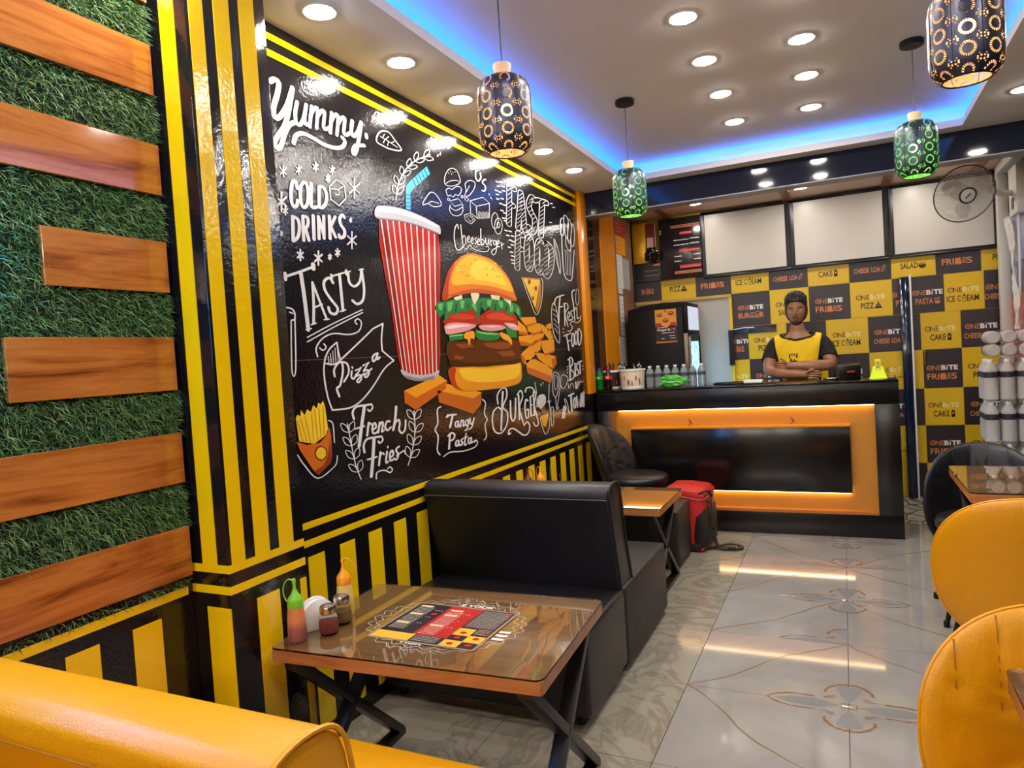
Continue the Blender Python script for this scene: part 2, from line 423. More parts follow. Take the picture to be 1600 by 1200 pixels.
# beam over the counter
bmz = struct('trim_4', MB().box(WX, RX, 5.285, 5.42, 2.455, 2.63), NAVY)
MB().box(WX, RX, 5.283, 5.424, 2.448, 2.456).build('edge_strip', M('peeling edge', srgb(150, 150, 150), .4), bmz)
for x in (-1.44, -.39, .38, 1.0):
    struct('trim_5', MB().box(x-.035, x+.035, 5.42, YB, 2.612, HL), M('brown batten', srgb(150, 96, 60), .4))

# ---- added fill lights, unseen behind the camera, to brighten ceiling and back wall
for x_ in (-1.0, .35):
    bt = thing('fill_light', 'added fill light, a long white batten on the wall behind the camera, %s one' % ('left' if x_ < 0 else 'right'), 'fill light', (x_, YF, 2.3), group='added fill lights outside the view')
    MB().box(x_-.5, x_+.5, YF, YF+.03, 2.28, 2.32).build('housing', M('fill light housing', srgb(235, 235, 232), .4), bt, world=True)
    MB().tube([(x_-.48, YF+.05, 2.30), (x_+.48, YF+.05, 2.30)], .018, 10).build('tube', M('lit fill light tube', (1, 1, 1, 1), .5, emis=((1, .92, .82, 1), 45)), bt, world=True)
# ---- downlights
LAMP = M('lit diffuser', (1, 1, 1, 1), .5, emis=((1, .93, .84, 1), DOWN))
LRIM = M('white lamp rim', srgb(240, 236, 228), .4)
def down0():
    t = thing('downlight', 'x', 'ceiling light')
    MB().lathe([(.052, 0), (.0585, 0), (.0595, -.003), (.057, -.005), (.053, -.004), (.052, 0)], 28, caps=False).build('rim', LRIM, t, smooth=True)
    MB().lathe([(.0001, -.0105), (.036, -.0095), (.049, -.006), (.052, .0)], 28, caps=False).build('diffuser', LAMP, t)
    return t
d0 = down0(); used = [0]
def down(x, y, z, label, group):
    if used[0] == 0: used[0] = 1; d0.location = (x, y, z); d0['label'] = label; d0['group'] = group; return
    dup(d0, (x, y, z), 0, label, group)
YS = [2.0, 2.5, 3.0, 3.51, 4.03, 4.57]
nm = ['nearest, above the swash of the first mural word', 'second from the camera', 'third, beside the black lantern with the orange glow', 'fourth, right behind the nearest lantern', 'fifth, seen just right of the nearest lantern', 'farthest, beside the orange pillar']
for i, y in enumerate(YS): down(-1.598, y, HL, 'round ceiling downlight over the mural wall, '+nm[i], 'downlights along the mural wall')
for i, y in enumerate([-1.4, -.4, .6, 1.3]): down(-1.598, y, HL, 'round left border downlight behind the view, %s from the back wall' % ['first', 'second', 'third', 'fourth'][i], 'downlights outside the view')
for i, y in enumerate([3.03, 3.53, 4.04, 4.585]): down(-.543, y, HC, 'round downlight in the longer central ceiling row, '+['nearest of four', 'second of four', 'third of four', 'farthest of four, nearest the counter'][i], 'central downlights, left row')
for i, y in enumerate([3.04, 3.54, 4.035, 4.59]): down(-.111, y, HC, 'round downlight in the right central ceiling row, '+['cut by the top edge of the photo', 'second from the top edge', 'third from the top edge', 'farthest, nearest the counter'][i], 'central downlights, right row')
for x in (-.543, -.111):
    for y in (2.5, 1.5, .5): down(x, y, HC, 'round ceiling downlight above the camera, %s row, %s' % ('left' if x < -.3 else 'right', {2.5: 'front', 1.5: 'middle', .5: 'rear'}[y]), 'downlights outside the view')
down(.92, 4.589, HL, 'round downlight on the right ceiling border at the right edge of the photo', 'downlights on the right border')
for y in (3.6, 2.6, 1.6, .4, -1): down(.92, y, HL, 'round right border downlight outside the view, %s from the visible one' % {3.6: 'first', 2.6: 'second', 1.6: 'third', .4: 'fourth', -1: 'fifth'}[y], 'downlights outside the view')
down(-1.112, 6.3, HL, 'round downlight behind the beam above the dark menu board', 'downlights behind the beam')
down(-.26, 6.3, HL, 'round downlight behind the beam above the white boards', 'downlights behind the beam')
down(.6, 6.3, HL, 'round downlight behind the beam hidden by the right lantern', 'downlights behind the beam')

# ================================================================== TEXT HELPERS
_tc = {}
def textdata(s, bold):
    if (s, bold) in _tc: return _tc[(s, bold)]
    c = bpy.data.curves.new('lettering', 'FONT'); c.body = s; c.offset = bold; c.resolution_u = 3; c.size = 1
    o = bpy.data.objects.new('lettering', c); COL.objects.link(o)
    dg = bpy.context.evaluated_depsgraph_get(); me = bpy.data.meshes.new_from_object(o.evaluated_get(dg))
    vs = [(v.co.x, v.co.y) for v in me.vertices]; fs = [tuple(p.vertices) for p in me.polygons]
    bpy.data.objects.remove(o); bpy.data.curves.remove(c); bpy.data.meshes.remove(me)
    x0 = min(v[0] for v in vs); x1 = max(v[0] for v in vs); y0 = min(v[1] for v in vs); y1 = max(v[1] for v in vs)
    r = ([((x-x0)/(x1-x0), (y-y0)/(y1-y0)) for x, y in vs], fs); _tc[(s, bold)] = r; return r
def addtext(mb, s, fn, bold=.02, slot=0):
    """fn maps the unit square of the word to 3D"""
    vs, fs = textdata(s, bold); mb.cur = slot; mb.add([fn(x, y) for x, y in vs], fs); mb.cur = 0
def flatpoly(mb, pts, fn, slot=0):
    mb.cur = slot; mb.add([fn(x, y) for x, y in pts], [tuple(range(len(pts)))]); mb.cur = 0
def disc(cx, cy, rx, ry, n=16, a0=0, a1=2*pi): return [(cx+rx*cos(a0+(a1-a0)*i/n), cy+ry*sin(a0+(a1-a0)*i/n)) for i in range(n if a1-a0 > 6.28 else n+1)]

# ================================================================== BACK WALL
YSQ = M('matt yellow print', srgb(226, 184, 10), .38); DSQ = M('matt aubergine print', srgb(44, 34, 40), .38)
PO = M('orange print', srgb(214, 132, 78), .4); PW = M('white print', srgb(238, 234, 226), .4)
PK = M('black print', srgb(34, 26, 24), .4); PR = M('red print', srgb(196, 40, 34), .4); PC = M('pale yellow print', srgb(236, 222, 150), .4)
wb = struct('wall_back', MB().box(WX-.15, RX+.15, YB, YB+.15, 0, HC), M('back wall base', srgb(200, 175, 40), .5))
ICON = {}
def icon(mb, kind, x, z, w, h, y, col, bg):
    F = lambda u, v: (x+u*w, y, z+v*h); F2 = lambda u, v: (x+u*w, y-.0004, z+v*h)
    if kind == 'fries':
        flatpoly(mb, [(0, .95), (.5, 1.05), (.62, .0), (.0, -.05)], F, 4); 
        for k in range(5): flatpoly(mb, [(.66, .98-.2*k), (1.1-.14*(k % 2), .98-.2*k), (1.1-.14*(k % 2), .88-.2*k), (.66, .88-.2*k)], F2, col)
    elif kind == 'pizza':
        flatpoly(mb, [(0, .15), (.5, 1.15), (1, .15)], F, col); flatpoly(mb, disc(.5, .08, .62, .16), F, col)
        for a, b in ((.4, .4), (.62, .35), (.52, .72)): flatpoly(mb, disc(a, b, .09, .09, 8), F2, bg)
    elif kind == 'cake':
        flatpoly(mb, disc(.5, .62, .42, .5), F, col); flatpoly(mb, [(.05, .35), (.95, .35), (.85, -.1), (.15, -.1)], F, col)
        flatpoly(mb, disc(.5, .55, .2, .16), F2, bg)
    elif kind == 'salad':
        flatpoly(mb, disc(.5, .5, .62, .62, 12, pi, 2*pi), F, col)
        for k in range(4): flatpoly(mb, disc(.1+.27*k, .62+.12*(k % 2), .13, .16, 8), F, col); flatpoly(mb, disc(.1+.27*k, .64+.12*(k % 2), .06, .07, 8), F2, bg)
    elif kind == 'burger':
        flatpoly(mb, disc(.5, .62, .55, .55, 12, 0, pi), F, col); flatpoly(mb, disc(.5, .66, .42, .38, 12, 0, pi), F2, bg)
        for k in range(3): flatpoly(mb, [(-.06, .5-.22*k), (1.06, .5-.22*k), (1.06, .39-.22*k), (-.06, .39-.22*k)], F, col)
    elif kind == 'cream':
        flatpoly(mb, [(.1, .5), (.9, .5), (.75, -.05), (.25, -.05)], F, col); flatpoly(mb, [(.2, .42), (.8, .42), (.7, .05), (.3, .05)], F2, bg)
        flatpoly(mb, disc(.5, .65, .42, .3), F, col); flatpoly(mb, disc(.5, .98, .22, .2), F, col); flatpoly(mb, disc(.5, .66, .3, .18), F2, bg)
    elif kind == 'leaf':
        flatpoly(mb, [(0, -.05), (.1, .5), (.6, 1.2), (1, 1.3), (.9, .6), (.5, .1)], F, col); flatpoly(mb, [(.2, .12), (.28, .5), (.62, 1.0), (.86, 1.1), (.76, .6), (.46, .22)], F2, bg)
    elif kind == 'cup':
        flatpoly(mb, [(.1, .85), (.9, .85), (.75, -.05), (.25, -.05)], F, 4); flatpoly(mb, disc(.5, .85, .45, .25), F, col); flatpoly(mb, [(.5, 1), (.8, 1.3), (.72, 1.35), (.42, 1.05)], F, col)
    elif kind == 'bowl':
        flatpoly(mb, [(0, .4), (1, .4), (.85, .0), (.15, .0)], F, col); flatpoly(mb, [(-.05, .9), (1.0, 1.0), (1.0, .92), (-.05, .78)], F, col)
        for k in range(3): flatpoly(mb, [(.1+.3*k, .45), (.2+.3*k, .85), (.27+.3*k, .85), (.22+.3*k, .45)], F, col)
ITEMS = {'BURGER': [('BURG', .62), ('burger', .22), ('R', .16)], 'SALAD': [('SALAD', .72), ('salad', .28)], 'FRIES': [('FRI', .40), ('fries', .36), ('S', .2)],
         'PIZZA': [('PIZZ', .66), ('pizza', .34)], 'ICE CREAM': [('ICE', .26), (' ', .05), ('C', .11), ('cream', .15), ('EAM', .36)], 'CHEESE LOA': [('CHEESE', .50), (' ', .05), ('LOA', .29), ('leaf', .14)],
         'CAKE': [('CAKE', .76), ('cake', .24)], 'PASTA': [('PASTA', .72), ('bowl', .26)], 'SHAKE': [('SH', .33), ('cup', .2), ('KE', .38)]}
def square(x0, x1, z0, z1, dark, item, cx=None, brand=True, clip=None):
    y = YB-.004
    q = MB().box(x0+.0015, x1-.0015, y, YB, z0+.0015, z1-.0015).build('square', DSQ if dark else YSQ, wb)
    if not item: return
    if cx is None: cx = (x0+x1)/2
    mb = MB(); yy = y-.0006; c = 0 if dark else 2; bg = 3 if dark else 5
    W = .225 if item != 'PIZZA' else .16
    if item == 'CAKE': W = .155
    if item in ('SALAD', 'PASTA'): W = .185
    if item in ('SHAKE',): W = .14
    if item in ('CHEESE LOA', 'ICE CREAM'): W = .245
    zi = z0+.072; hh = .05 if item not in ('CHEESE LOA',) else .042
    x = cx-W/2
    for s_, f in ITEMS[item]:
        w_ = W*f
        if s_.islower(): icon(mb, s_, x+.003, zi, w_*.9, hh, yy, c, bg)
        elif s_.strip(): addtext(mb, s_, lambda u, v, x=x, w_=w_: (x+u*(w_-.005), yy, zi+v*hh), .018, c)
        x += w_
    if brand and z1-z0 > .2:
        zb = z0+.148; 
        addtext(mb, 'O', lambda u, v: (cx-.115+u*.045, yy, zb+v*.042), .0, c)
        flatpoly(mb, disc(cx-.0925, zb+.021, .008, .008, 10), lambda u, v: (u, yy-.0005, v), 0 if not dark else 4)
        addtext(mb, 'NE', lambda u, v: (cx-.073+u*.060, yy, zb+v*.040), .0, c)
        bc = 1 if dark else 6
        addtext(mb, 'B', lambda u, v: (cx-.011+u*.032, yy, zb+v*.040), .045, bc)
        flatpoly(mb, [(cx+.026, zb), (cx+.034, zb), (cx+.034, zb+.031), (cx+.026, zb+.031)], lambda u, v: (u, yy, v), bc)
        flatpoly(mb, disc(cx+.03, zb+.038, .010, .008, 8, 0, pi), lambda u, v: (u, yy, v), 0)
        addtext(mb, 'TE', lambda u, v: (cx+.040+u*.065, yy, zb+v*.040), .045, bc)
    # trim lettering that would run past its square
    lo, hi = clip or (x0, x1)
    keep = [(f, m_) for f, m_ in zip(mb.f, mb.mi) if all(lo-.002 <= mb.v[i][0] <= hi+.002 and mb.v[i][2] < z1-.002 for i in f)]
    if not keep: return
    mb.f = [k[0] for k in keep]; mb.mi = [k[1] for k in keep]
    used_ = sorted({i for f in mb.f for i in f}); mp = {i: n_ for n_, i in enumerate(used_)}
    mb.v = [mb.v[i] for i in used_]; mb.f = [tuple(mp[i] for i in f) for f in mb.f]
    me = bpy.data.meshes.new('lettering'); me.from_pydata(mb.v, [], mb.f)
    for m_ in (PO, PW, PK, DSQ, M_ORI, YSQ, PC): me.materials.append(m_)
    me.polygons.foreach_set('material_index', mb.mi)
    link('lettering', me, q)
M_ORI = M('burnt orange print', srgb(222, 122, 50), .4)
a, b, c_, d_ = -.905, -.576, -.252, .076
Z = [0, .285, .60, .91, 1.233, 1.538, 1.843, 2.03]
# top row
square(-1.8, -1.55, Z[6], Z[7], True, 'SHAKE', -1.675)
for x0, x1, dk, it in ((-1.55, -1.225, 0, 'PIZZA'), (-1.225, a, 1, 'FRIES'), (a, b, 0, 'ICE CREAM'), (b, c_, 1, 'CHEESE LOA'), (c_, d_, 0, 'CAKE'), (d_, .395, 1, 'CHEESE LOA'), (.395, .717, 0, 'SALAD'), (.717, 1.032, 1, 'FRIES'), (1.032, 1.2, 0, 'PIZZA')):
    square(x0, x1, Z[6], Z[7], bool(dk), it, None if it != 'PIZZA' or x0 < 0 else 1.19)
for x0, x1, dk, it in ((a, b, 1, 'BURGER'), (b, c_, 0, 'SALAD'), (c_, d_, 1, 'FRIES'), (d_, .395, 0, 'PIZZA')): square(x0, x1, Z[5], Z[6], bool(dk), it)
square(.395, .45, Z[5], Z[6], True, 'PIZZA', .50)
square(a, -.776, Z[4], Z[5], True, 'SHAKE', -.87)
for x0, x1, dk, it in ((-.776, -.45, 0, 'PIZZA'), (-.45, -.124, 1, 'FRIES'), (-.124, .203, 0, 'ICE CREAM')): square(x0, x1, Z[4], Z[5], bool(dk), it)
square(.203, .45, Z[4], Z[5], True, 'CHEESE LOA', .365)
square(a, -.776, Z[3], Z[4], False, 'ICE CREAM', -.90)
for x0, x1, dk, it in ((-.776, -.45, 1, 'PASTA'), (-.45, -.124, 0, 'CAKE'), (-.124, .203, 1, 'BURGER')): square(x0, x1, Z[3], Z[4], bool(dk), it)
square(.203, .45, Z[3], Z[4], False, 'SALAD', .365)
for x0, x1, dk, it in ((a, -.45, 0, 'CAKE'), (-.45, -.124, 1, 'FRIES'), (-.124, .203, 0, 'CAKE')): square(x0, x1, Z[2], Z[3], bool(dk), it)
square(.203, .45, Z[2], Z[3], True, 'CHEESE LOA', .365)
square(a, .203, Z[1], Z[2], True, None); square(.203, .45, Z[1], Z[2], False, 'SALAD', .38); square(a, .45, Z[0], Z[1], False, None)
# the wall-papered panel right of the narrow post
square(.51, .77, Z[5], Z[6], True, 'PASTA', .655); square(.77, 1.046, Z[5], Z[6], False, 'ICE CREAM'); square(1.046, 1.2, Z[5], Z[6], True, 'CHEESE LOA', 1.17)
square(.51, .593, Z[4], Z[5], True, None); square(.593, .877, Z[4], Z[5], False, 'CAKE'); square(.877, 1.2, Z[4], Z[5], True, 'CHEESE LOA', 1.02)
square(.51, .60, Z[3], Z[4], False, None); square(.60, .877, Z[3], Z[4], True, 'FRIES'); square(.877, 1.2, Z[3], Z[4], False, 'PIZZA', 1.03)
square(.51, .60, Z[2], Z[3], True, None); square(.60, .877, Z[2], Z[3], False, 'CAKE'); square(.877, 1.2, Z[2], Z[3], True, 'CHEESE LOA', 1.04)
square(.51, .60, Z[1], Z[2], False, None); square(.60, .877, Z[1], Z[2], True, 'FRIES'); square(.877, 1.2, Z[1], Z[2], False, 'PIZZA', 1.04)
square(.51, .60, Z[0], Z[1], True, None); square(.60, .877, Z[0], Z[1], False, None); square(.877, 1.2, Z[0], Z[1], True, None)
# grey doorway on the left with its yellow frame
dr = sstruct('door_1', (-1.1, YB, 0))
MB().box(-1.8, -.93, 6.735, 6.75, 0, 1.81).build('door_leaf', M('grey door leaf', srgb(176, 170, 160), .5, var=(2, .06)), dr, world=True)
MB().box(-.93, -.905, 6.725, 6.75, 0, 1.843).build('door_frame', YSQ, dr, world=True)
MB().box(-1.8, -.905, 6.722, 6.75, 1.815, 1.843).build('door_frame', M('pale gold frame', srgb(196, 160, 70), .4), dr, world=True)
# narrow post, white angle and handle
ps = struct('trim_6', MB().box(.447, .51, 6.66, 6.75, 0, 1.845), M('dark blue mirror post', srgb(18, 30, 58), .08), bevel=.002)
MB().box(.516, .530, 6.655, 6.75, 0, 1.86).build('white_angle', WHITEP, ps)
hm = MB(); hm.tube([(.612, 6.74, 1.225), (.612, 6.705, 1.21), (.612, 6.705, 1.12), (.612, 6.74, 1.105)], .007, 8); hm.build('handle', CHROME, ps, smooth=True)

# ---- three blank white boards in dark frames
FR = M('dark board frame', srgb(34, 34, 40), .35); WBD = M('blank board face', srgb(206, 200, 190), .32, emis=((1, .95, .86, 1), .0))
def board():
    t = thing('board', 'x', 'board', group='blank white boards above the counter')
    m = MB(); W, H = .36, .285
    m.box(-W-.02, W+.02, -.03, 0, -H-.02, -H+.012); m.box(-W-.02, W+.02, -.03, 0, H-.012, H+.02)
    m.box(-W-.02, -W+.012, -.03, 0, -H+.012, H-.012); m.box(W-.012, W+.02, -.03, 0, -H+.012, H-.012); m.build('frame', FR, t, bevel=.003)
    MB().box(-W+.01, W-.01, -.024, -.002, -H+.01, H-.01).build('panel', WBD, t)
    return t
b0 = board(); b0.location = (-.765, 6.748, 2.315); b0['label'] = 'blank white board in dark frame, left one of three, above the open grey doorway side'
dup(b0, (.003, 6.748, 2.315), 0, 'blank white board in dark frame, middle one of three, above the standing man')
dup(b0, (.775, 6.748, 2.315), 0, 'blank white board in dark frame, right one of three, partly behind the wall fan')

# ---- dark menu board with offers (print too small to read: kept as line blocks)
mn = thing('menu_board', 'dark menu board with red and orange headline bars, left of the white boards', 'menu board', (-1.33, 6.72, 2.30))
MB().box(-1.535, -1.148, 6.70, 6.745, 2.035, 2.60).build('panel', M('dark board print', srgb(30, 28, 36), .16), mn, world=True, bevel=.002)
m = MB(); yy = 6.699
def bar_(x0, x1, z0, z1, s_, sl=.0):
    m.cur = s_; m.add([(x0, yy-.0002*s_, z0), (x1, yy-.0002*s_, z0+sl), (x1, yy-.0002*s_, z1+sl), (x0, yy-.0002*s_, z1)], [(0, 1, 2, 3)]); m.cur = 0
bar_(-1.42, -1.155, 2.505, 2.53, 0); bar_(-1.34, -1.225, 2.44, 2.465, 1); bar_(-1.35, -1.165, 2.275, 2.30, 1); bar_(-1.35, -1.155, 2.125, 2.155, 1); bar_(-1.40, -1.152, 2.075, 2.10, 0)
rr = random.Random(5)
def scrib(x0, x1, z, h, s_):
    x = x0
    while x < x1:
        w_ = rr.uniform(.004, .011); bar_(x, min(x+w_, x1), z, z+h*rr.uniform(.6, 1), s_); x += w_+.003
for z_ in (2.385, 2.34): scrib(-1.40, -1.26, z_, .011, 2); scrib(-1.25, -1.16, z_+.004, .011, 2)
for z_ in (2.235, 2.19): scrib(-1.40, -1.33, z_, .010, 2); scrib(-1.22, -1.155, z_+.004, .011, 2)
scrib(-1.41, -1.16, 2.513, .012, 3); scrib(-1.335, -1.23, 2.447, .012, 4); scrib(-1.345, -1.17, 2.282, .012, 4); scrib(-1.345, -1.16, 2.132, .012, 4); scrib(-1.385, -1.15, 2.081, .012, 3)
addtext(m, 'E', lambda u, v: (-1.525+u*.012, yy, 2.46+v*.04), .02, 2)
me = bpy.data.meshes.new('print'); me.from_pydata([(x-mn.location.x, y-mn.location.y, z-mn.location.z) for x, y, z in m.v], [], m.f)
for q in (PO, PR, PW, PK, M('pale red print', srgb(240, 130, 110), .4)): me.materials.append(q)
me.polygons.foreach_set('material_index', m.mi); link('print', me, mn)
lb = thing('menu_board', 'lower dark board with faint text lines above the SHAKE square', 'menu board', (-1.65, 6.72, 2.1))
MB().box(-1.80, -1.537, 6.712, 6.745, 2.032, 2.215).build('panel', M('dark lower board', srgb(26, 24, 30), .25), lb, world=True)
m = MB(); yy = 6.711
scrib(-1.72, -1.55, 2.13, .010, 0); scrib(-1.70, -1.55, 2.085, .009, 0)
m.build('print', M('dim print', srgb(150, 145, 140), .5), lb, world=True)
MB().box(-1.61, -1.537, 6.705, 6.711, 2.175, 2.195).build('headline_bar', PO, lb, world=True)
gp = tag(MB().box(-1.785, -1.665, 6.66, 6.745, 2.205, 2.585).build('foil_panel', M('crinkled gold foil', srgb(236, 180, 40), .3, .45, bump=(18, .9)), None, bevel=.004), 'crinkled golden foil panel hanging in the back left corner', 'foil panel')
tp = thing('poster', 'red and white hanging poster between golden foil and menu board', 'poster', (-1.6, 6.72, 2.45))
MB().box(-1.655, -1.575, 6.715, 6.72, 2.33, 2.585).build('sheet', M('maroon print', srgb(130, 44, 40), .35), tp, world=True)
MB().box(-1.655, -1.595, 6.713, 6.7152, 2.33, 2.45).build('pale_corner', M('pale pink print', srgb(214, 180, 170), .4), tp, world=True)
MB().box(-1.577, -1.572, 6.712, 6.7145, 2.33, 2.585).build('edge_strip', PW, tp, world=True)
def crumple(name, c, r, mat, label, cat, seed=1, sc=(1, 1, 1), amt=.25, sub=3, parent=None):
    bm = bmesh.new(); bmesh.ops.create_icosphere(bm, subdivisions=sub, radius=1); rg = random.Random(seed)
    ph = [(Vector((rg.uniform(-1, 1), rg.uniform(-1, 1), rg.uniform(-1, 1))).normalized(), rg.uniform(3, 9), rg.random()*6) for _ in range(9)]
    for v in bm.verts:
        k = 1+sum(abs(sin(v.co.dot(d)*f+p))-.6 for d, f, p in ph)*amt/3
        v.co = Vector((v.co.x*sc[0], v.co.y*sc[1], v.co.z*sc[2]))*r*k
    me = bpy.data.meshes.new(name); bm.to_mesh(me); bm.free(); me.materials.append(mat)
    o = link(name, me, parent); o.location = c
    if label: tag(o, label, cat)
    return o
crumple('plastic_bag', (-1.60, 6.64, 2.27), .06, M('shiny black plastic', srgb(16, 14, 18), .15), 'shiny black plastic packet hanging below the red poster', 'plastic bag', 4, (1, .5, 1.1), .5)

# papers taped to the brown door frame
PAP = M('white paper', srgb(214, 210, 200), .7); GR = M('grey print', srgb(120, 118, 116), .7)
def paper(y0, y1, z0, z1, label, mat=PAP, lines=6, hdr=None):
    t = thing('paper_sheet', label, 'paper', (-1.783, (y0+y1)/2, z0), group='sheets taped to the door frame')
    MB().box(-1.7865, -1.785, y0, y1, z0, z1).build('sheet', mat, t, world=True)
    m = MB()
    for k in range(lines):
        z = z1-(z1-z0)*(k+1)/(lines+1); ww = (y1-y0)*rr.uniform(.5, .8)
        m.add([(-1.7845, y0+.012, z), (-1.7845, y0+.012+ww, z), (-1.7845, y0+.012+ww, z+.003), (-1.7845, y0+.012, z+.003)], [(0, 1, 2, 3)])
    m.build('print', GR if hdr is None else hdr, t, world=True)
paper(6.09, 6.42, 2.43, 2.56, 'red and white sticker at the top of the door frame beside the green-lit lantern', M('red sticker', srgb(180, 40, 30), .4), 3, PW)
paper(6.10, 6.40, 2.26, 2.42, 'orange sign with dark characters below the red sticker', M('orange sign', srgb(232, 150, 30), .4), 3, PK)
paper(6.10, 6.28, 1.90, 2.25, 'white sheet with grey lines, upper left of the taped papers', PAP, 14)
paper(6.29, 6.50, 1.87, 2.23, 'greyish sheet with printed table, upper right of the taped papers', M('greyish paper', srgb(170, 168, 164), .7), 16)
paper(6.12, 6.28, 1.52, 1.88, 'white sheet hanging in the middle of the taped papers', PAP, 8)
paper(6.05, 6.27, 1.20, 1.51, 'white sheet with dark code block foot, lowest long paper', PAP, 9)
MB().box(-1.7845, -1.784, 6.08, 6.24, 1.21, 1.25).build('ink_block', PK, bpy.data.objects['paper_sheet.005'], world=True)
paper(6.02, 6.16, 1.09, 1.19, 'small red sticker with white mark under the papers', M('deep red sticker', srgb(168, 24, 26), .4), 2, PW)

# ---- drinks fridge
BF = M('black fridge enamel', srgb(8, 8, 10), .5, spec=.2)
fr = thing('fridge', 'black upright drinks fridge with lit blue glass door and orange poster', 'fridge', (-1.38, 6.4, 0))
MB().box(-1.72, -1.235, 6.12, 6.68, .06, 1.735).build('body', BF, fr, world=True, bevel=.008)
MB().prism([(-1.72, 1.735), (-1.235, 1.735), (-1.25, 1.775), (-1.40, 1.78), (-1.6, 1.765)], 6.12, 6.68, 1).build('top_cap', BF, fr, world=True)
MB().box(-1.235, -1.20, 6.12, 6.68, 1.50, 1.77).build('sign_box', BF, fr, world=True, bevel=.004)
MB().box(-1.20, -1.194, 6.17, 6.63, 1.53, 1.735).build('sign_face', M('grey lit sign', srgb(170, 176, 184), .3, emis=((.7, .8, 1, 1), .35)), fr, world=True)
m = MB(); m.box(-1.235, -1.197, 6.12, 6.17, .1, 1.49); m.box(-1.235, -1.197, 6.63, 6.68, .1, 1.49); m.box(-1.235, -1.197, 6.17, 6.63, .1, .17); m.box(-1.235, -1.197, 6.17, 6.63, 1.43, 1.49)
m.build('door_frame', BF, fr, world=True, bevel=.003)
gl = N('lit cooler glass'); v = gl.n('ShaderNodeTexVoronoi'); v.inputs['Scale'].default_value = 26; gg = gl.n('ShaderNodeNewGeometry'); gl.l(gg.outputs['Position'], v.inputs['Vector'])
gl.l(gl.ramp(v.outputs[0], [(.1, (.45, .85, 1)), (.5, (.12, .45, .75)), (.8, (.03, .12, .22))]), gl.b.inputs['Emission Color']); gl.b.inputs['Emission Strength'].default_value = 2.4
gl.b.inputs['Base Color'].default_value = srgb(60, 110, 140); gl.b.inputs['Roughness'].default_value = .08
MB().box(-1.227, -1.205, 6.17, 6.63, .17, 1.43).build('glass_pane', gl.m, fr, world=True)
MB().bar((-1.19, 6.135, .95), (-1.19, 6.135, 1.47), .012, .02).build('handle', CHROME, fr, world=True)
MB().box(-1.23, -1.20, 6.105, 6.12, .9, 1.50).build('edge_trim', CHROME, fr, world=True)
for z in (1.53, 1.66): MB().lathe([(.006, 0), (.006, .004)], 10, (0, 0, 0), Matrix.Translation((-1.30, 6.12, z)) @ Matrix.Rotation(pi/2, 4, 'X')).build('screw', CHROME, fr, world=True)
for sx in (-1.68, -1.31):
    for sy in (6.17, 6.63): MB().lathe([(.02, 0), (.02, .06)], 10, (sx, sy, 0)).build('foot', BF, fr, world=True)
po = thing('poster', 'orange and black poster with three dark burgers, stuck on the fridge side', 'poster', (-1.376, 6.118, 1.44))
MB().box(-1.475, -1.290, 6.116, 6.1195, 1.43, 1.72).build('sheet', M('orange poster print', srgb(236, 160, 50), .4), po, world=True)
m = MB(); FZ = lambda y: (lambda u, v: (u, y, v))
flatpoly(m, [(-1.475, 1.43), (-1.29, 1.43), (-1.29, 1.575), (-1.345, 1.585), (-1.383, 1.555), (-1.42, 1.585), (-1.475, 1.575)], FZ(6.1155), 0)
for cx, cz in ((-1.435, 1.675), (-1.335, 1.685), (-1.383, 1.625)):
    flatpoly(m, disc(cx, cz, .026, .018), FZ(6.1153), 0); flatpoly(m, disc(cx, cz+.006, .022, .007), FZ(6.115), 3); flatpoly(m, disc(cx, cz-.006, .024, .005), FZ(6.115), 2)
for cx in (-1.448, -1.318): flatpoly(m, [(cx-.024, 1.58), (cx+.024, 1.58), (cx+.024, 1.605), (cx-.024, 1.605)], FZ(6.1148), 2)
flatpoly(m, [(-1.40, 1.712), (-1.365, 1.712), (-1.383, 1.695)], FZ(6.115), 2)
addtext(m, 'Hunger', lambda u, v: (-1.46+u*.085, 6.1148, 1.528+v*.026), .03, 1); addtext(m, 'M', lambda u, v: (-1.368+u*.018, 6.1148, 1.533+v*.02), .03, 1)
addtext(m, 'EE', lambda u, v: (-1.347+u*.026, 6.1148, 1.533+v*.02), .03, 2); addtext(m, 'T', lambda u, v: (-1.319+u*.014, 6.1148, 1.533+v*.02), .03, 1)
flatpoly(m, [(-1.475, 1.43), (-1.29, 1.43), (-1.29, 1.443), (-1.475, 1.443)], FZ(6.1146), 3)
for k, (x0, x1, z) in enumerate(((-1.46, -1.40, 1.562), (-1.42, -1.31, 1.514), (-1.43, -1.40, 1.465), (-1.36, -1.31, 1.487), (-1.35, -1.305, 1.465))):
    flatpoly(m, [(x0, z), (x1, z), (x1, z+.005), (x0, z+.005)], FZ(6.1146), 1)
me = bpy.data.meshes.new('print'); me.from_pydata([(x-po.location.x, y-po.location.y, z-po.location.z) for x, y, z in m.v], [], m.f)
for q in (PK, PW, PR, M_ORI): me.materials.append(q)
me.polygons.foreach_set('material_index', m.mi); link('print', me, po)
# torn loose wallpaper flap and bracket at the doorway
tf = thing('wallpaper_flap', 'torn strip of dark wallpaper peeling beside the doorway behind the man', 'wallpaper', (-.85, 6.72, 1.2))
MB().box(-.905, -.53, 6.738, 6.744, 1.47, 1.535).build('flap', M('wrinkled dark film', srgb(40, 34, 44), .12, bump=(14, .8)), tf, world=True)
MB().box(-.945, -.90, 6.70, 6.735, 1.19, 1.51).build('peeled_edge', M('dark film edge', srgb(24, 20, 26), .2), tf, world=True)
MB().tube([(-.90, 6.73, 1.515), (-.80, 6.725, 1.525), (-.72, 6.728, 1.52)], .004, 6).build('tape', WHITEP, tf, world=True)

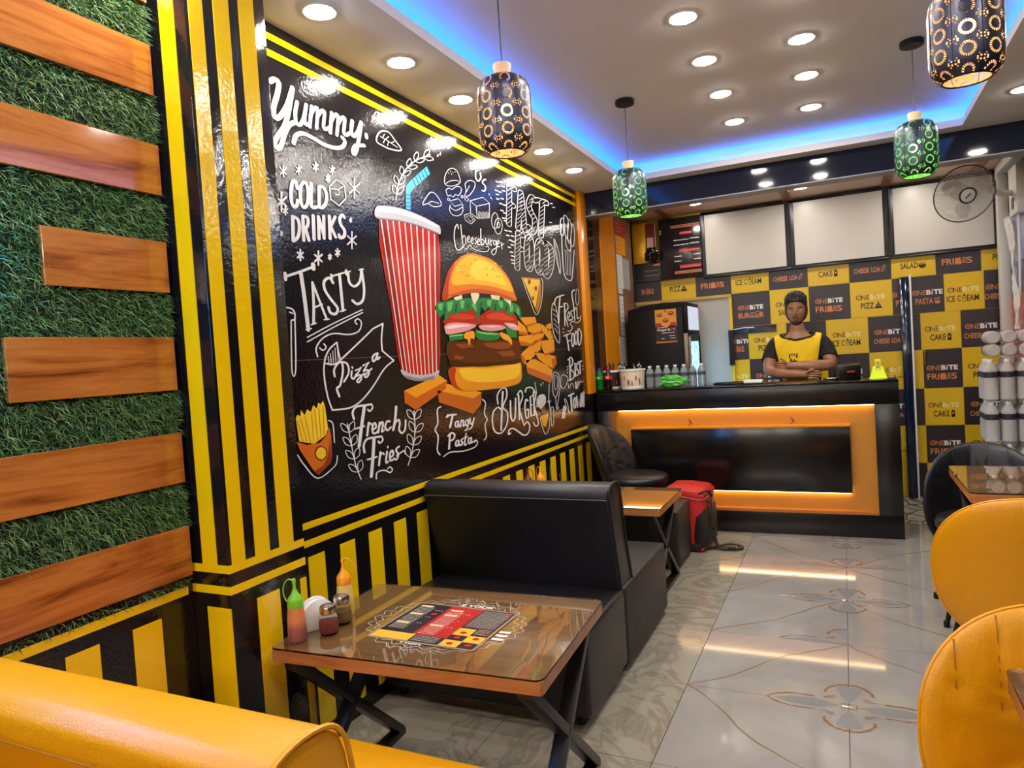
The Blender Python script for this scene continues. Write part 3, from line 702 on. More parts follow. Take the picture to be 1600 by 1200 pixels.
# ================================================================== COUNTER
CY = 5.30; CT = 1.067
ct = thing('counter', 'black service counter with a glowing recessed orange frame on its front', 'counter', (-.74, 5.56, 0))
K = lambda mb, n, mt, **k: mb.build(n, mt, ct, world=True, **k)
CXL, CXR = -1.783, .325
OX0, OX1, OZ0, OZ1 = -1.68, .178, .158, .915
K(MB().box(CXL, CXR, CY, CY+.10, OZ1, CT-.004), 'front_panel', BLKLAM, bevel=.002)
K(MB().box(CXL, CXR, CY, CY+.10, 0, OZ0), 'front_panel', BLKLAM, bevel=.002)
K(MB().box(CXL, OX0, CY, CY+.10, OZ0, OZ1), 'front_panel', BLKLAM, bevel=.002)
K(MB().box(OX1, CXR, CY, CY+.10, OZ0, OZ1), 'front_panel', BLKLAM, bevel=.002)
K(MB().box(CXR-.02, CXR, CY+.10, CY+.58, 0, CT-.004), 'side_panel', BLKLAM, bevel=.002)
K(MB().box(CXL, CXR, CY-.004, CY+.60, CT-.004, CT+.012), 'worktop', M('polished black stone', srgb(14, 13, 14), .06), bevel=.003)
K(MB().box(OX0, OX1, CY+.065, CY+.075, OZ0, OZ1), 'orange_panel', ORANGEP)
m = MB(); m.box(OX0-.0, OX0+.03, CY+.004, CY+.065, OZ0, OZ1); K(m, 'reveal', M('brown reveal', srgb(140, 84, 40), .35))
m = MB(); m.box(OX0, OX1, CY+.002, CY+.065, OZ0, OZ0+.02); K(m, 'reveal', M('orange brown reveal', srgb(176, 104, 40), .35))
K(MB().box(-1.518, .020, CY+.004, CY+.040, .305, .768), 'inner_panel', M('black inner laminate', srgb(17, 15, 15), .16), bevel=.002)
K(MB().box(-1.518, .020, CY+.006, CY+.064, .768, .782), 'edge_strip', ORANGE)
K(MB().box(-1.50, .0, CY+.040, CY+.065, .33, .75), 'spacer', BLKLAM)
WARML = M('warm light strip', (1, .7, .3, 1), .5, emis=((1, .72, .36, 1), WARM))
K(MB().box(OX0+.06, OX1-.005, CY+.035, CY+.05, OZ1-.006, OZ1-.001), 'light_strip', WARML)
K(MB().box(-1.44, .012, CY+.042, CY+.056, .296, .304), 'light_strip', WARML)
for x in (-1.08, -.36):
    K(MB().tube([(x, CY+.02, .785), (x+.02, CY+.03, .81), (x+.005, CY+.04, .835), (x+.03, CY+.05, .80)], .003, 5), 'loose_wire', M('wire', srgb(60, 20, 14), .5))

# ================================================================== THINGS ON THE COUNTER
TOPZ = CT+.012
CLP = M('thin clear plastic', (.95, .97, .97, 1), .06, trans=.85, ior=1.2); LABW = M('grey bottle label', srgb(70, 72, 86), .4)
WATERM = M('bottled water plastic', srgb(205, 212, 214), .12, trans=.72, ior=1.15)
def water_bottle(h=.17, r=.031):
    t = thing('water_bottle', 'x', 'bottle')
    pr = [(r*.8, 0), (r, .01), (r, .10*h/.17)]
    for k in range(4): z = (.02+.02*k)*h/.17; pr[2:2] = []
    prof = [(r*.82, 0), (r, .008)]
    for k in range(5): z = .012+k*h*.085; prof += [(r, z), (r*.95, z+h*.04)]
    prof += [(r, h*.48), (r, h*.66), (r*.75, h*.80), (r*.40, h*.90), (r*.38, h*.93)]
    MB().lathe(prof, 14).build('bottle_body', WATERM, t, smooth=True)
    MB().lathe([(r*1.015, h*.50), (r*1.015, h*.64)], 14, caps=False).build('bottle_label', LABW, t, smooth=True)
    MB().lathe([(r*.44, h*.925), (r*.44, h), (r*.40, h)], 12).build('cap', WHITEP, t, smooth=True)
    return t
wbs = water_bottle(); first = [True]
def put_bottle(x, y, z, label, group, rz=0, rx=0):
    if first[0]:
        first[0] = False; wbs.location = (x, y, z); wbs['label'] = label; wbs['group'] = group; wbs.rotation_euler = (rx, 0, rz); return wbs
    o = dup(wbs, (x, y, z), rz, label, group); o.rotation_euler = (rx, 0, rz); return o
for k in range(7):
    put_bottle(-1.385+.067*k, 5.47, TOPZ, 'small clear water bottle in the front counter row, '+['leftmost, beside the cream tub', 'second from the left', 'third from the left', 'fourth, behind the green bag', 'fifth from the left', 'sixth, right of green bag', 'rightmost'][k], 'water bottles on the counter')
for k in range(7): put_bottle(-1.40+.067*k, 5.54, TOPZ, 'small clear water bottle in the rear counter row, %s from the left' % ['first', 'second', 'third', 'fourth', 'fifth', 'sixth', 'seventh'][k], 'rear water bottles on the counter')
crumple('plastic_bag', (-1.19, 5.41, TOPZ+.050), .055, M('green plastic film', srgb(80, 190, 60), .25, trans=.15), 'crumpled bright green plastic bag before the water bottles', 'plastic bag', 9, (1.75, .45, .75), .5, 3)
# tubs
CRM = M('cream paper tub', srgb(226, 208, 178), .45); BRT = M('brown tub print', srgb(60, 40, 34), .45)
def tub(x, y, r, h, mats, label):
    t = thing('paper_tub', label, 'tub', (x, y, TOPZ))
    MB().lathe([(r*.86, 0), (r*.88, .02), (r*.97, h-.012)], 28).build('tub_body', mats, t, smooth=True)
    MB().lathe([(r*.89, .004), (r*.895, .022)], 28, caps=False).build('base_band', WHITEP, t, smooth=True)
    MB().lathe([(r*.97, h-.014), (r*1.02, h-.012), (r*1.02, h), (r*.95, h)], 28).build('rim', WHITEP, t, smooth=True)
    m = MB(); rg = random.Random(int(r*1000+x*10))
    for k in range(7):
        a0 = -pi/2-1.0+k*.3; hh = rg.uniform(.02, .05); z = rg.uniform(.03, h-.075)
        R = r*.99; n = 5; wv = rg.uniform(.05, .12)
        vs = [(R*cos(a0+wv*i/n), R*sin(a0+wv*i/n), z+q*hh) for i in range(n+1) for q in (0, 1)]
        m.add(vs, [(2*i, 2*i+2, 2*i+3, 2*i+1) for i in range(n)])
    m.build('print', M('maroon print', srgb(140, 50, 40), .5) if mats is CRM else PO, t)
    return t
tub(-1.525, 5.46, .105, .155, CRM, 'cream paper tub with maroon print beside the water bottles')
tub(-1.706, 5.50, .070, .15, BRT, 'dark brown paper tub behind the two soda bottles')
MB_ = MB().lathe([(.034, 0), (.036, .004), (.034, .11), (.037, .125)], 16)
# soda bottles
def soda(x, y, liq, lab, cap, label):
    t = thing('soda_bottle', label, 'bottle', (x, y, TOPZ)); r = .030
    MB().lathe([(r*.8, 0), (r, .008), (r*.96, .035), (r*.86, .055), (r*.96, .075), (r, .10), (r*.9, .13), (r*.45, .155), (r*.4, .165)], 18).build('bottle_body', liq, t, smooth=True)
    MB().lathe([(r*1.02, .085), (r*1.02, .118)], 18, caps=False).build('bottle_label', lab, t, smooth=True)
    MB().lathe([(r*.46, .162), (r*.46, .18), (r*.4, .18)], 12).build('cap', cap, t, smooth=True)
    m = MB()
    for k in range(5):
        a = -pi/2-.5+.2*k; m.add([(r*1.04*cos(a+q), r*1.04*sin(a+q), z) for q, z in ((0, .096), (.12, .098), (.12, .110), (0, .106))], [(0, 1, 2, 3)])
    m.build('print', PW, t)
soda(-1.765, 5.36, M('green soda plastic', srgb(20, 120, 40), .1, trans=.3, ior=1.3), M('green label', srgb(30, 150, 60), .3), M('blue cap', srgb(40, 60, 150), .4), 'small green soda bottle with blue cap at the counter left end')
soda(-1.69, 5.355, M('dark cola plastic', srgb(28, 8, 8), .08), M('red label', srgb(206, 20, 28), .3), M('red cap', srgb(200, 24, 24), .4), 'small dark cola bottle with red label and red cap')
# straws in cups
def straws(x, y, n, ca, label, seed):
    t = thing('straw_cup', label, 'straws', (x, y, TOPZ))
    MB().lathe([(.028, 0), (.032, .10)], 16).build('cup', CLP, t, smooth=True)
    rg = random.Random(seed)
    for k in range(n):
        a = rg.random()*6.28; b = rg.uniform(0, .018); p = Vector((b*cos(a), b*sin(a), .01)); q = Vector((b*2.2*cos(a), b*2.2*sin(a), rg.uniform(.185, .215)))
        m = MB(); seg = 12
        for i in range(seg):
            m.cur = i % 2; m.tube([p.lerp(q, i/seg), p.lerp(q, (i+1)/seg)], .0052, 6, caps=False)
        m.cur = 0; m.build('straw', [ca, PC if ca is PK else PK], t)
straws(-1.755, 5.62, 9, M('dark straw paper', srgb(36, 36, 44), .6), 'cup of dark striped straws at the counter left end', 1)
straws(-1.665, 5.63, 11, M('white straw paper', srgb(232, 226, 208), .6), 'cup of cream and black striped straws, middle of three', 2)
straws(-1.53, 5.64, 7, M('cream straw paper', srgb(226, 216, 190), .6), 'cup of striped straws behind the cream tub', 3)
# tray, card machine, black device, neon stand
tr = thing('tray', 'low black tray lying on the counter left of the man', 'tray', (-.78, 5.42, TOPZ))
m = MB(); m.box(-.10, .10, -.07, .07, 0, .006); m.box(-.10, .10, -.07, -.063, .006, .02); m.box(-.10, .10, .063, .07, .006, .02); m.box(-.10, -.093, -.063, .063, .006, .02); m.box(.093, .10, -.063, .063, .006, .02)
m.build('tray_body', BLKLAM, tr, bevel=.002)
cm = thing('card_machine', 'small white box with dark base strip on the counter before the man', 'card machine', (-.60, 5.38, TOPZ))
MB().box(-.065, .065, -.04, .04, 0, .012).build('base', BLKLAM, cm, bevel=.002); MB().box(-.065, .065, -.04, .04, .012, .034).build('housing', WHITEP, cm, bevel=.004)
bd = thing('billing_machine', 'tilted black billing machine beside the man right elbow', 'machine', (.02, 5.56, TOPZ), .25)
MB().prism([(-.07, 0), (.07, 0), (.07, .03), (-.01, .11), (-.07, .10)], -.075, .075, 0).build('housing', BLKLAM, bd, bevel=.005)
m = MB()
for i in range(3):
    for j in range(3): m.lathe([(.007, 0), (.006, .004)], 8, (-.13+.02*i, -.03+.02*j, .012))
MB().box(-.15, -.08, -.05, .05, 0, .012).build('keypad', BLKLAM, bd, bevel=.002); m.build('keys', WHITEP, bd)
MB().box(-.02, .03, -.078, -.074, .05, .062).build('red_mark', PR, bd)
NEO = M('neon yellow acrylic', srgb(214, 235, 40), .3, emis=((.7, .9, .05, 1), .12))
ns = thing('card_stand', 'neon yellow-green card stand at the right end of the counter', 'stand', (.215, 5.48, TOPZ), -.1)
MB().prism([(-.055, 0), (.055, 0), (.03, .085), (-.03, .085)], -.006, .006, 1).build('front_plate', NEO, ns, bevel=.001)
MB().prism([(-.055, .0), (.055, .0), (.055, .008), (-.055, .008)], -.03, .04, 1).build('base', NEO, ns, bevel=.001)
MB().box(-.018, .018, -.010, .012, .06, .135).build('card', M('yellow card', srgb(240, 235, 70), .5), ns)
m = MB(); [m.add([(-.012, -.0106, .075+.012*k), (.012, -.0106, .075+.012*k), (.012, -.0106, .080+.012*k), (-.012, -.0106, .080+.012*k)], [(0, 1, 2, 3)]) for k in range(4)]; m.build('print', PK, ns)

# ================================================================== LANTERNS
def lantern_mat(lin):
    o = N('pierced dark metal'); b = o.b
    b.inputs['Base Color'].default_value = srgb(74, 76, 90); b.inputs['Metallic'].default_value = .75; b.inputs['Roughness'].default_value = .32
    tc = o.n('ShaderNodeTexCoord'); sp = o.n('ShaderNodeSeparateXYZ'); o.l(tc.outputs['Object'], sp.inputs[0])
    def m_(op, a, b_=None, c=None):
        x = o.n('ShaderNodeMath', operation=op)
        for i, q in enumerate((a, b_, c)):
            if q is None: continue
            if isinstance(q, (int, float)): x.inputs[i].default_value = q
            else: o.l(q, x.inputs[i])
        return x.outputs[0]
    X, Y, Zc = sp.outputs
    ang = m_('ARCTAN2', Y, X); u = m_('MULTIPLY', ang, 8/(2*pi)); fu = m_('SUBTRACT', m_('FRACT', m_('ADD', u, 8)), .5)
    v = m_('DIVIDE', Zc, .0565); fv = m_('SUBTRACT', m_('FRACT', v), .5)
    px = m_('MULTIPLY', fu, .0707); py = m_('MULTIPLY', fv, .0565)          # metres on the skin
    r = m_('SQRT', m_('ADD', m_('MULTIPLY', px, px), m_('MULTIPLY', py, py)))
    ph = m_('ARCTAN2', py, px); pet = m_('GREATER_THAN', m_('SINE', m_('MULTIPLY', ph, 20)), -.25)
    ring = m_('MULTIPLY', m_('GREATER_THAN', r, .0135), m_('LESS_THAN', r, .0200)); hole = m_('MULTIPLY', ring, pet)
    # little groups of dots between the flowers
    ax = m_('ABSOLUTE', px); ay = m_('ABSOLUTE', py)
    def dot(cx, cy, rad):
        dx = m_('SUBTRACT', ax, cx); dy = m_('SUBTRACT', ay, cy)
        return m_('LESS_THAN', m_('ADD', m_('MULTIPLY', dx, dx), m_('MULTIPLY', dy, dy)), rad*rad)
    for c in ((.0225, .0262, .0026), (.0308, .0240, .0024), (.0262, .0185, .0016)): hole = m_('MAXIMUM', hole, dot(*c))
    o.l(m_('SUBTRACT', 1, hole), b.inputs['Alpha'])
    g = o.n('ShaderNodeNewGeometry'); d = o.n('ShaderNodeBsdfDiffuse'); d.inputs[0].default_value = lin; mx = o.n('ShaderNodeMixShader'); tr = o.n('ShaderNodeBsdfTransparent'); m2 = o.n('ShaderNodeMixShader')
    o.l(hole, m2.inputs[0]); o.l(d.outputs[0], m2.inputs[1]); o.l(tr.outputs[0], m2.inputs[2])
    out = o.t.nodes['Material Output']; o.l(g.outputs['Backfacing'], mx.inputs[0]); o.l(b.outputs[0], mx.inputs[1]); o.l(m2.outputs[0], mx.inputs[2]); o.l(mx.outputs[0], out.inputs[0])
    return o.m
WOODN = M('pale turned wood', srgb(232, 198, 158), .5)
def lantern(x, y, ztop, zceil, glow, col, strength, label, rose=True, rz=0):
    t = thing('pendant_lamp', label, 'lamp', (x, y, ztop), rz, 'pierced metal lanterns')
    H, R = .255, .092
    out = [(R*.42, 0), (R*.62, -.004), (R*.82, -.016), (R*.96, -.042), (R, -.07), (R, -H+.055), (R*.96, -H+.03), (R*.84, -H+.010), (R*.66, -H)]
    outer = MB().lathe([(r, z) for r, z in out], 48, caps=False).build('lamp_shade', lantern_mat((.9, .75, .5, 1) if glow == 'orange' else (.6, .9, .4, 1)), t, smooth=True, sharp=60)
    m = MB()
    for k in range(8):
        a = 2*pi*k/8+.0; m.tube([(r*1.004*cos(a), r*1.004*sin(a), z) for r, z in out[1:]], .0011, 5)
    m.build('seam', BLKMET, t)['kind'] = 'stuff'
    MB().tube([(R*.66*cos(a*pi/12), R*.66*sin(a*pi/12), -H) for a in range(24)], .0025, 6, closed=True).build('rim', BLKMET, t, smooth=True)
    MB().lathe([(.022, .0), (.0235, .003), (.031, .036), (.0305, .042), (.004, .043)], 24).build('lamp_neck', WOODN, t, smooth=True, sharp=50)
    MB().tube([(0, 0, -.01), (0, 0, -.075)], .016, 12).build('socket', BLKMET, t, smooth=True)
    MB().ball((0, 0, -.115), .027, 16, 10, (1, 1, 1.25)).build('bulb', M('lit bulb '+glow, col, .3, emis=(col, strength)), t, smooth=True)
    MB().tube([(0, 0, .04), (0, 0, zceil-ztop)], .0022, 6).build('cord', M('dark cord', srgb(40, 36, 46), .5), t, smooth=True)
    if rose: MB().lathe([(.050, 0), (.052, -.004), (.052, -.022), (.048, -.026)], 32, (0, 0, zceil-ztop)).build('ceiling_rose', BLKMET, t, smooth=True)
    return t
OR = (1, .50, .16, 1); GRN = (.28, 1, .22, 1)
lantern(-1.0, 2.19, 2.330, HC, 'orange', OR, 8, 'dark pierced lantern with orange glow hanging before the mural wall', rz=.12)
lantern(-1.022, 3.822, 2.375, HC, 'green', GRN, 5, 'dark pierced lantern with green light before the orange pillar', rz=.4)
lantern(.353, 3.876, 2.373, HC, 'green', GRN, 5, 'dark pierced lantern with green light above the right side chairs', rz=.15)
lantern(.345, 2.36, 2.330, HC, 'orange', OR, 8, 'dark pierced lantern with warm glow cut by the top right corner', rz=.3)

# ================================================================== LEATHER
def leather(name, col, rough=.32):
    o = N(name); o.b.inputs['Base Color'].default_value = col; o.b.inputs['Roughness'].default_value = rough; o.b.inputs['Specular IOR Level'].default_value = .5
    tc = o.n('ShaderNodeTexCoord'); v = o.n('ShaderNodeTexVoronoi'); v.inputs['Scale'].default_value = 260; o.l(tc.outputs['Object'], v.inputs['Vector'])
    n_ = o.noise(tc.outputs['Object'], 5, 3); ad = o.n('ShaderNodeMath', operation='MULTIPLY_ADD'); ad.inputs[1].default_value = 7; o.l(n_, ad.inputs[0]); o.l(v.outputs[0], ad.inputs[2])
    o.bump(ad.outputs[0], .18, .002); return o.m
YLEA = leather('yellow leatherette', srgb(226, 152, 4), .36); BLEA = leather('black leatherette', srgb(24, 23, 26), .38)
SEAMD = M('seam shadow thread', srgb(18, 17, 19), .6); SEAMY = M('yellow seam thread', srgb(176, 112, 6), .6)
GREYF = M('grey brown base cover', srgb(58, 52, 46), .6)

def sofa(name, y0, x0, x1, lea, seam, label, side, up=0):
    """double sided: near seat, far seat and a shared leaning backrest"""
    t = thing(name, label, 'sofa', ((x0+x1)/2, y0+.6, 0))
    W = lambda mb, n, mt, **k: mb.build(n, mt, t, world=True, **k)
    W(MB().box(x0, x1, y0, y0+.50, .045, .372), 'seat', lea, bevel=.022, segs=4)
    W(MB().box(x0, x1, y0+.512, y0+1.25, .03, .372), 'seat', side, bevel=.016, segs=3)
    prof = [(y0+.485, .365), (y0+.40, .735), (y0+.385, .775), (y0+.39, .81), (y0+.415, .828), (y0+.46, .835), (y0+.51, .828), (y0+.54, .805), (y0+.553, .77), (y0+.565, .70), (y0+.60, .55), (y0+.66, .365)]
    prof = [(a, b_+up*min(1, max(0, (b_-.365)/.35))) for a, b_ in prof]
    b = W(MB().prism(prof, x0+.005, x1-.012, 0), 'backrest', lea, bevel=.010, segs=3)
    m = MB(); m.tube([(x0+.01, y0+.3875, .772+up), (x1-.02, y0+.3875, .772+up)], .0022, 5); W(m, 'seam', M('stitched seam', srgb(90, 88, 96), .4) if lea is BLEA else seam)
    m = MB(); pp = [(x1-.011, a, b_) for a, b_ in prof[1:]]
    W(MB().tube(spline([(x1-.010, a, b_) for a, b_ in [(y0+.49, .37)]+prof[1:]], 3), .0045, 6), 'piping', lea if lea is YLEA else SEAMD, smooth=True)
    m = MB()
    for k in range(16):
        f = k/16; m.tube([(x1-.0205, y0+.490-.085*f, .40+.34*f), (x1-.0205, y0+.488-.085*f, .412+.34*f)], .0026, 4)
    W(m, 'stitch', seam)['kind'] = 'stuff'
    for k in (1, 2):
        x = x0+(x1-x0)*k/3; W(MB().tube([(x, y0+.02, .3725), (x, y0+.47, .3725)], .003, 5), 'seat_seam', seam)
    for x in (x0+.06, x1-.06):
        for yy in (y0+.06, y0+.43): W(MB().lathe([(.018, 0), (.022, .046)], 10, (x, yy, 0)), 'foot', BLKMET)
        for yy in (y0+.56, y0+1.19): W(MB().lathe([(.018, 0), (.022, .032)], 10, (x, yy, 0)), 'foot', BLKMET)
    return t
BSIDE = leather('dusty black leatherette', srgb(38, 35, 34), .5)
sofa('sofa', 2.35, -1.797, -.883, BLEA, SEAMD, 'black double-sided sofa with high shared backrest behind the front table', BSIDE)
sofa('sofa', .245, -1.64, -.672, YLEA, SEAMY, 'bright yellow sofa in the near left corner, only its back and seat edge in view', YLEA, .05)
# black block seat beyond the second table
t = thing('block_seat', 'plain black block seat standing between second table and red bag', 'seat', (-1.35, 4.42, 0))
MB().box(-1.62, -.965, 4.29, 4.69, .03, .372).build('seat', BSIDE, t, world=True, bevel=.016, segs=3)
MB().tube([(-.968, 4.30, .355), (-.968, 4.675, .355)], .002, 5).build('seam', SEAMD, t, world=True)
for x in (-1.57, -1.01):
    for yy in (4.34, 4.64): MB().lathe([(.018, 0), (.02, .032)], 10, (x, yy, 0)).build('foot', BLKMET, t, world=True)

# ================================================================== TABLES
def rrect(w, d, r, n=5):
    out = []
    for cx, cy, a in ((w/2-r, d/2-r, 0), (-w/2+r, d/2-r, pi/2), (-w/2+r, -d/2+r, pi), (w/2-r, -d/2+r, 3*pi/2)):
        out += [(cx+r*cos(a+pi/2*k/n), cy+r*sin(a+pi/2*k/n)) for k in range(n+1)]
    return out
def table(name, loc, rz, w, d, h, label, legx=.04):
    t = thing(name, label, 'table', loc, rz)
    MB().prism(rrect(w-.006, d-.006, .012), h-.043, h-.006, 2).build('tabletop', TABLEW, t, bevel=.0015, segs=1)
    MB().prism(rrect(w, d, .026), h-.0055, h, 2).build('glass_top', GLASSG, t, bevel=.001, segs=1)
    for s in (-1, 1):
        x = s*(w/2-legx-.02); g = .035; y1 = d/2-.03; zt = h-.046
        m = MB(); m.bar((x, -y1, zt-.005), (x, y1, .018), .030, .045, (1, 0, 0)); m.build('leg', BLKMET, t, bevel=.002)
        m = MB(); m.bar((x, y1, zt-.005), (x, -y1, .018), .030, .045, (1, 0, 0)); m.build('leg', BLKMET, t, bevel=.002)
        MB().box(x-.022, x+.022, -y1-.015, y1+.015, 0, .022).build('foot_bar', BLKMET, t, bevel=.002)
        MB().box(x-.022, x+.022, -y1-.01, y1+.01, zt-.02, zt+.002).build('top_bar', BLKMET, t, bevel=.002)
    return t
TZ = .56
T1 = table('table', (-1.175, 1.868, 0), radians(3.0), .875, .605, TZ, 'brown glass-topped table with menu sheet and sauces in the foreground')
T2Z = .53
T2 = table('table', (-1.345, 3.955, 0), 0, .86, .58, T2Z, 'brown glass-topped table beyond the black sofa backrest')
T3 = table('table', (.80, 3.49, 0), 0, .76, .64, .75, 'brown glass-topped table at the right edge between black and yellow chairs')
T4 = table('table', (.63, 1.225, 0), 0, .77, .62, .75, 'dark wood table whose corner shows at the lower right edge')

# ---- chairs
def chair(name, lea, seam, label, loc, rz, backz=(.33, .84), wrap=1.15, recline=.10):
    t = thing(name, label, 'chair', loc, rz)
    MB().lathe([(.0001, .485), (.12, .487), (.19, .483), (.222, .472), (.232, .455), (.228, .43), (.20, .415), (.0001, .412)], 40, sy=.98, caps=False).build('seat', lea, t, smooth=True, sharp=80)
    MB().lathe([(.205, .402), (.205, .414)], 32).build('seat_plate', BLKMET, t)
    zc = (backz[0]+backz[1])/2; hh = (backz[1]-backz[0])/2; hw = .265
    NR, NA = 12, 112; vs = []; 
    def P(r, a, front):
        cx, cz = cos(a), sin(a); e = .86
        ux = r*(abs(cx)**e)*(1 if cx >= 0 else -1); uz = r*(abs(cz)**e)*(1 if cz >= 0 else -1)
        th = ux*wrap; R_ = hw/sin(wrap) if wrap < 1.5 else hw
        x = hw*ux*(1-.0*abs(ux)); y = -.235 + .5*hw*(1-cos(th))*1.35; z = zc+uz*hh
        y -= (z-.45)*recline
        thick = .052*(1-r**6)**.5 if r < 1 else 0
        bul = .010*(1-r*r)
        if front:
            y += thick*.55+bul
            if 0 < r < .96:
                k = abs(((ux*3.4+50.5) % 1)-.5)*2; y -= .012*max(0, 1-(1-k)*5)**.7 * min(1, (.96-r)*6)*(1 if lea is not None else 0)
        else: y -= thick*.45
        return (x, y, z)
    rs = [0, .08, .16, .24, .32, .4, .48, .56, .64, .72, .8, .87, .92, .955, .98, .995, 1.0]
    for front in (1, 0):
        for r in rs:
            for k in range(NA): vs.append(P(r, 2*pi*k/NA, front))
    fs = []; n = len(rs)
    for f in (0, 1):
        o_ = f*n*NA
        for i in range(n-1):
            for k in range(NA): fs.append((o_+i*NA+k, o_+i*NA+(k+1) % NA, o_+(i+1)*NA+(k+1) % NA, o_+(i+1)*NA+k))
    MB().add(vs, fs).build('backrest', lea, t, smooth=True, sharp=80)
    MB().tube([Vector(P(1, 2*pi*k/NA, 1))+Vector((0, .001, 0)) for k in range(0, NA, 2)], .0042, 6, closed=True).build('piping', lea, t, smooth=True)
    for s in (-.147, .147, -.441, .441, -.735, .735):
        e = .86; tm = (1-abs(s)**(2/e))**(e/2); pts = []
        for q in range(9):
            tt = tm*.985-(tm*.985+.05)*q/8 if tm > .0 else 0; tt = max(tt, .02)
            r_ = (abs(s)**(2/e)+tt**(2/e))**(e/2); a_ = atan2((tt/r_)**(1/e), (abs(s)/r_)**(1/e)*(1 if s > 0 else -1)); pts.append(Vector(P(r_, a_, 1))+Vector((0, .0035, 0)))
        MB().tube(pts, .0017, 5).build('seam', seam, t)
    for sx in (-1, 1):
        MB().bar((sx*.06, -.10, .41), (sx*.085, -.225, .47), .025, .006).build('back_bracket', BLKMET, t)
        for sy in (-1, 1):
            MB().tube([(sx*.13, sy*.13, .405), (sx*.215, sy*.20, .012)], [.0135, .010], 12).build('leg', BLKMET, t, smooth=True)
            MB().lathe([(.013, 0), (.0135, .022), (.011, .03)], 12, (sx*.216, sy*.201, 0)).build('foot_cap', M('grey rubber foot', srgb(120, 116, 108), .7) if False else BLKMET, t, smooth=True)
    return t
chair('chair', YLEA, SEAMY, 'yellow round-backed chair with its smooth back to the camera', (.51, 2.90, 0), 0)
chair('chair', YLEA, SEAMY, 'yellow round-backed chair with channel stitching in the lower right corner', (.372, 1.42, 0), pi, (.33, .822), 1.0)
chair('chair', BLEA, SEAMD, 'black round-backed chair at the far end of the right table', (.60, 3.95, 0), pi, (.25, .80), 1.5)
chair('chair', BLEA, SEAMD, 'black round-backed chair standing in the corner by wall and counter', (-1.40, 4.98, 0), -pi/2-.15, wrap=1.35, recline=.30)

# ================================================================== CONDIMENTS (front table)
def squeeze(x, y, z, mat, liq, capm, label, rz, h=.105, fill=.55):
    t = thing('squeeze_bottle', label, 'bottle', (x, y, z), rz); r = .029
    MB().lathe([(r*.9, 0), (r, .006), (r*.99, .03), (r*.93, .07), (r*.80, h)], 24).build('bottle_body', mat, t, smooth=True)
    MB().lathe([(r*.82, h-.004), (r*.84, h+.0), (r*.80, h+.018), (r*.76, h+.024), (r*.35, h+.040), (r*.17, h+.055), (r*.15, h+.072)], 24).build('cap', capm, t, smooth=True)
    MB().lathe([(.006, h+.070), (.0062, h+.080), (.0045, h+.084)], 10).build('nozzle_plug', capm, t, smooth=True)
    MB().tube(spline([(.002, 0, h+.078), (.018, 0, h+.082), (.033, 0, h+.066), (.037, 0, h+.040), (.030, 0, h+.018), (.022, 0, h+.012)], 4), .0019, 6).build('cap_strap', capm, t, smooth=True)
    return t
def sauce(name, top, bot, zsplit):
    o = N(name); tc = o.n('ShaderNodeTexCoord'); sp = o.n('ShaderNodeSeparateXYZ'); o.l(tc.outputs['Object'], sp.inputs[0])
    mr = o.n('ShaderNodeMapRange'); mr.inputs[1].default_value = zsplit-.012; mr.inputs[2].default_value = zsplit+.012; o.l(sp.outputs[2], mr.inputs[0])
    o.l(o.ramp(mr.outputs[0], [(0, bot), (1, top)]), o.b.inputs['Base Color']); o.b.inputs['Roughness'].default_value = .4; o.b.inputs['Subsurface Weight'].default_value = .2; o.b.inputs['Subsurface Radius'].default_value = (.02, .01, .005)
    return o.m
GCAP = M('green cap plastic', srgb(120, 190, 40), .3); OCAP = M('orange cap plastic', srgb(244, 150, 24), .3)
squeeze(-1.548, 1.618, TZ, sauce('ketchup in squeeze bottle', srgb(206, 124, 72), srgb(150, 84, 70), .05), None, GCAP, 'ketchup squeeze bottle with green cap on the front table', pi*1.0+.3, .106)
squeeze(-1.545, 1.845, TZ, sauce('mustard in squeeze bottle', srgb(226, 196, 110), srgb(214, 172, 70), .05), None, OCAP, 'mustard squeeze bottle with orange cap behind the shakers', .35)
th = thing('tissue_holder', 'white arched tissue holder beside the ketchup bottle', 'tissue holder', (-1.553, 1.715, TZ), radians(62))
def arch(w, h, n=14): return [(-w/2, 0), (w/2, 0)]+[(w/2*cos(pi*k/n), h*.42+h*.58*sin(pi*k/n)) for k in range(n+1)]
for y in (-.022, .018): MB().prism(arch(.105, .098), y, y+.0035, 1).build('side_plate', WHITEP, th, bevel=.001)
MB().box(-.05, .05, -.022, .0215, 0, .006).build('base', WHITEP, th, bevel=.001)
MB().prism(arch(.092, .088), -.014, .013, 1).build('tissue_stack', M('white tissue', srgb(240, 238, 232), .9), th)
JG = M('jar glass', (1, 1, 1, 1), .0, trans=1, ior=1.12)
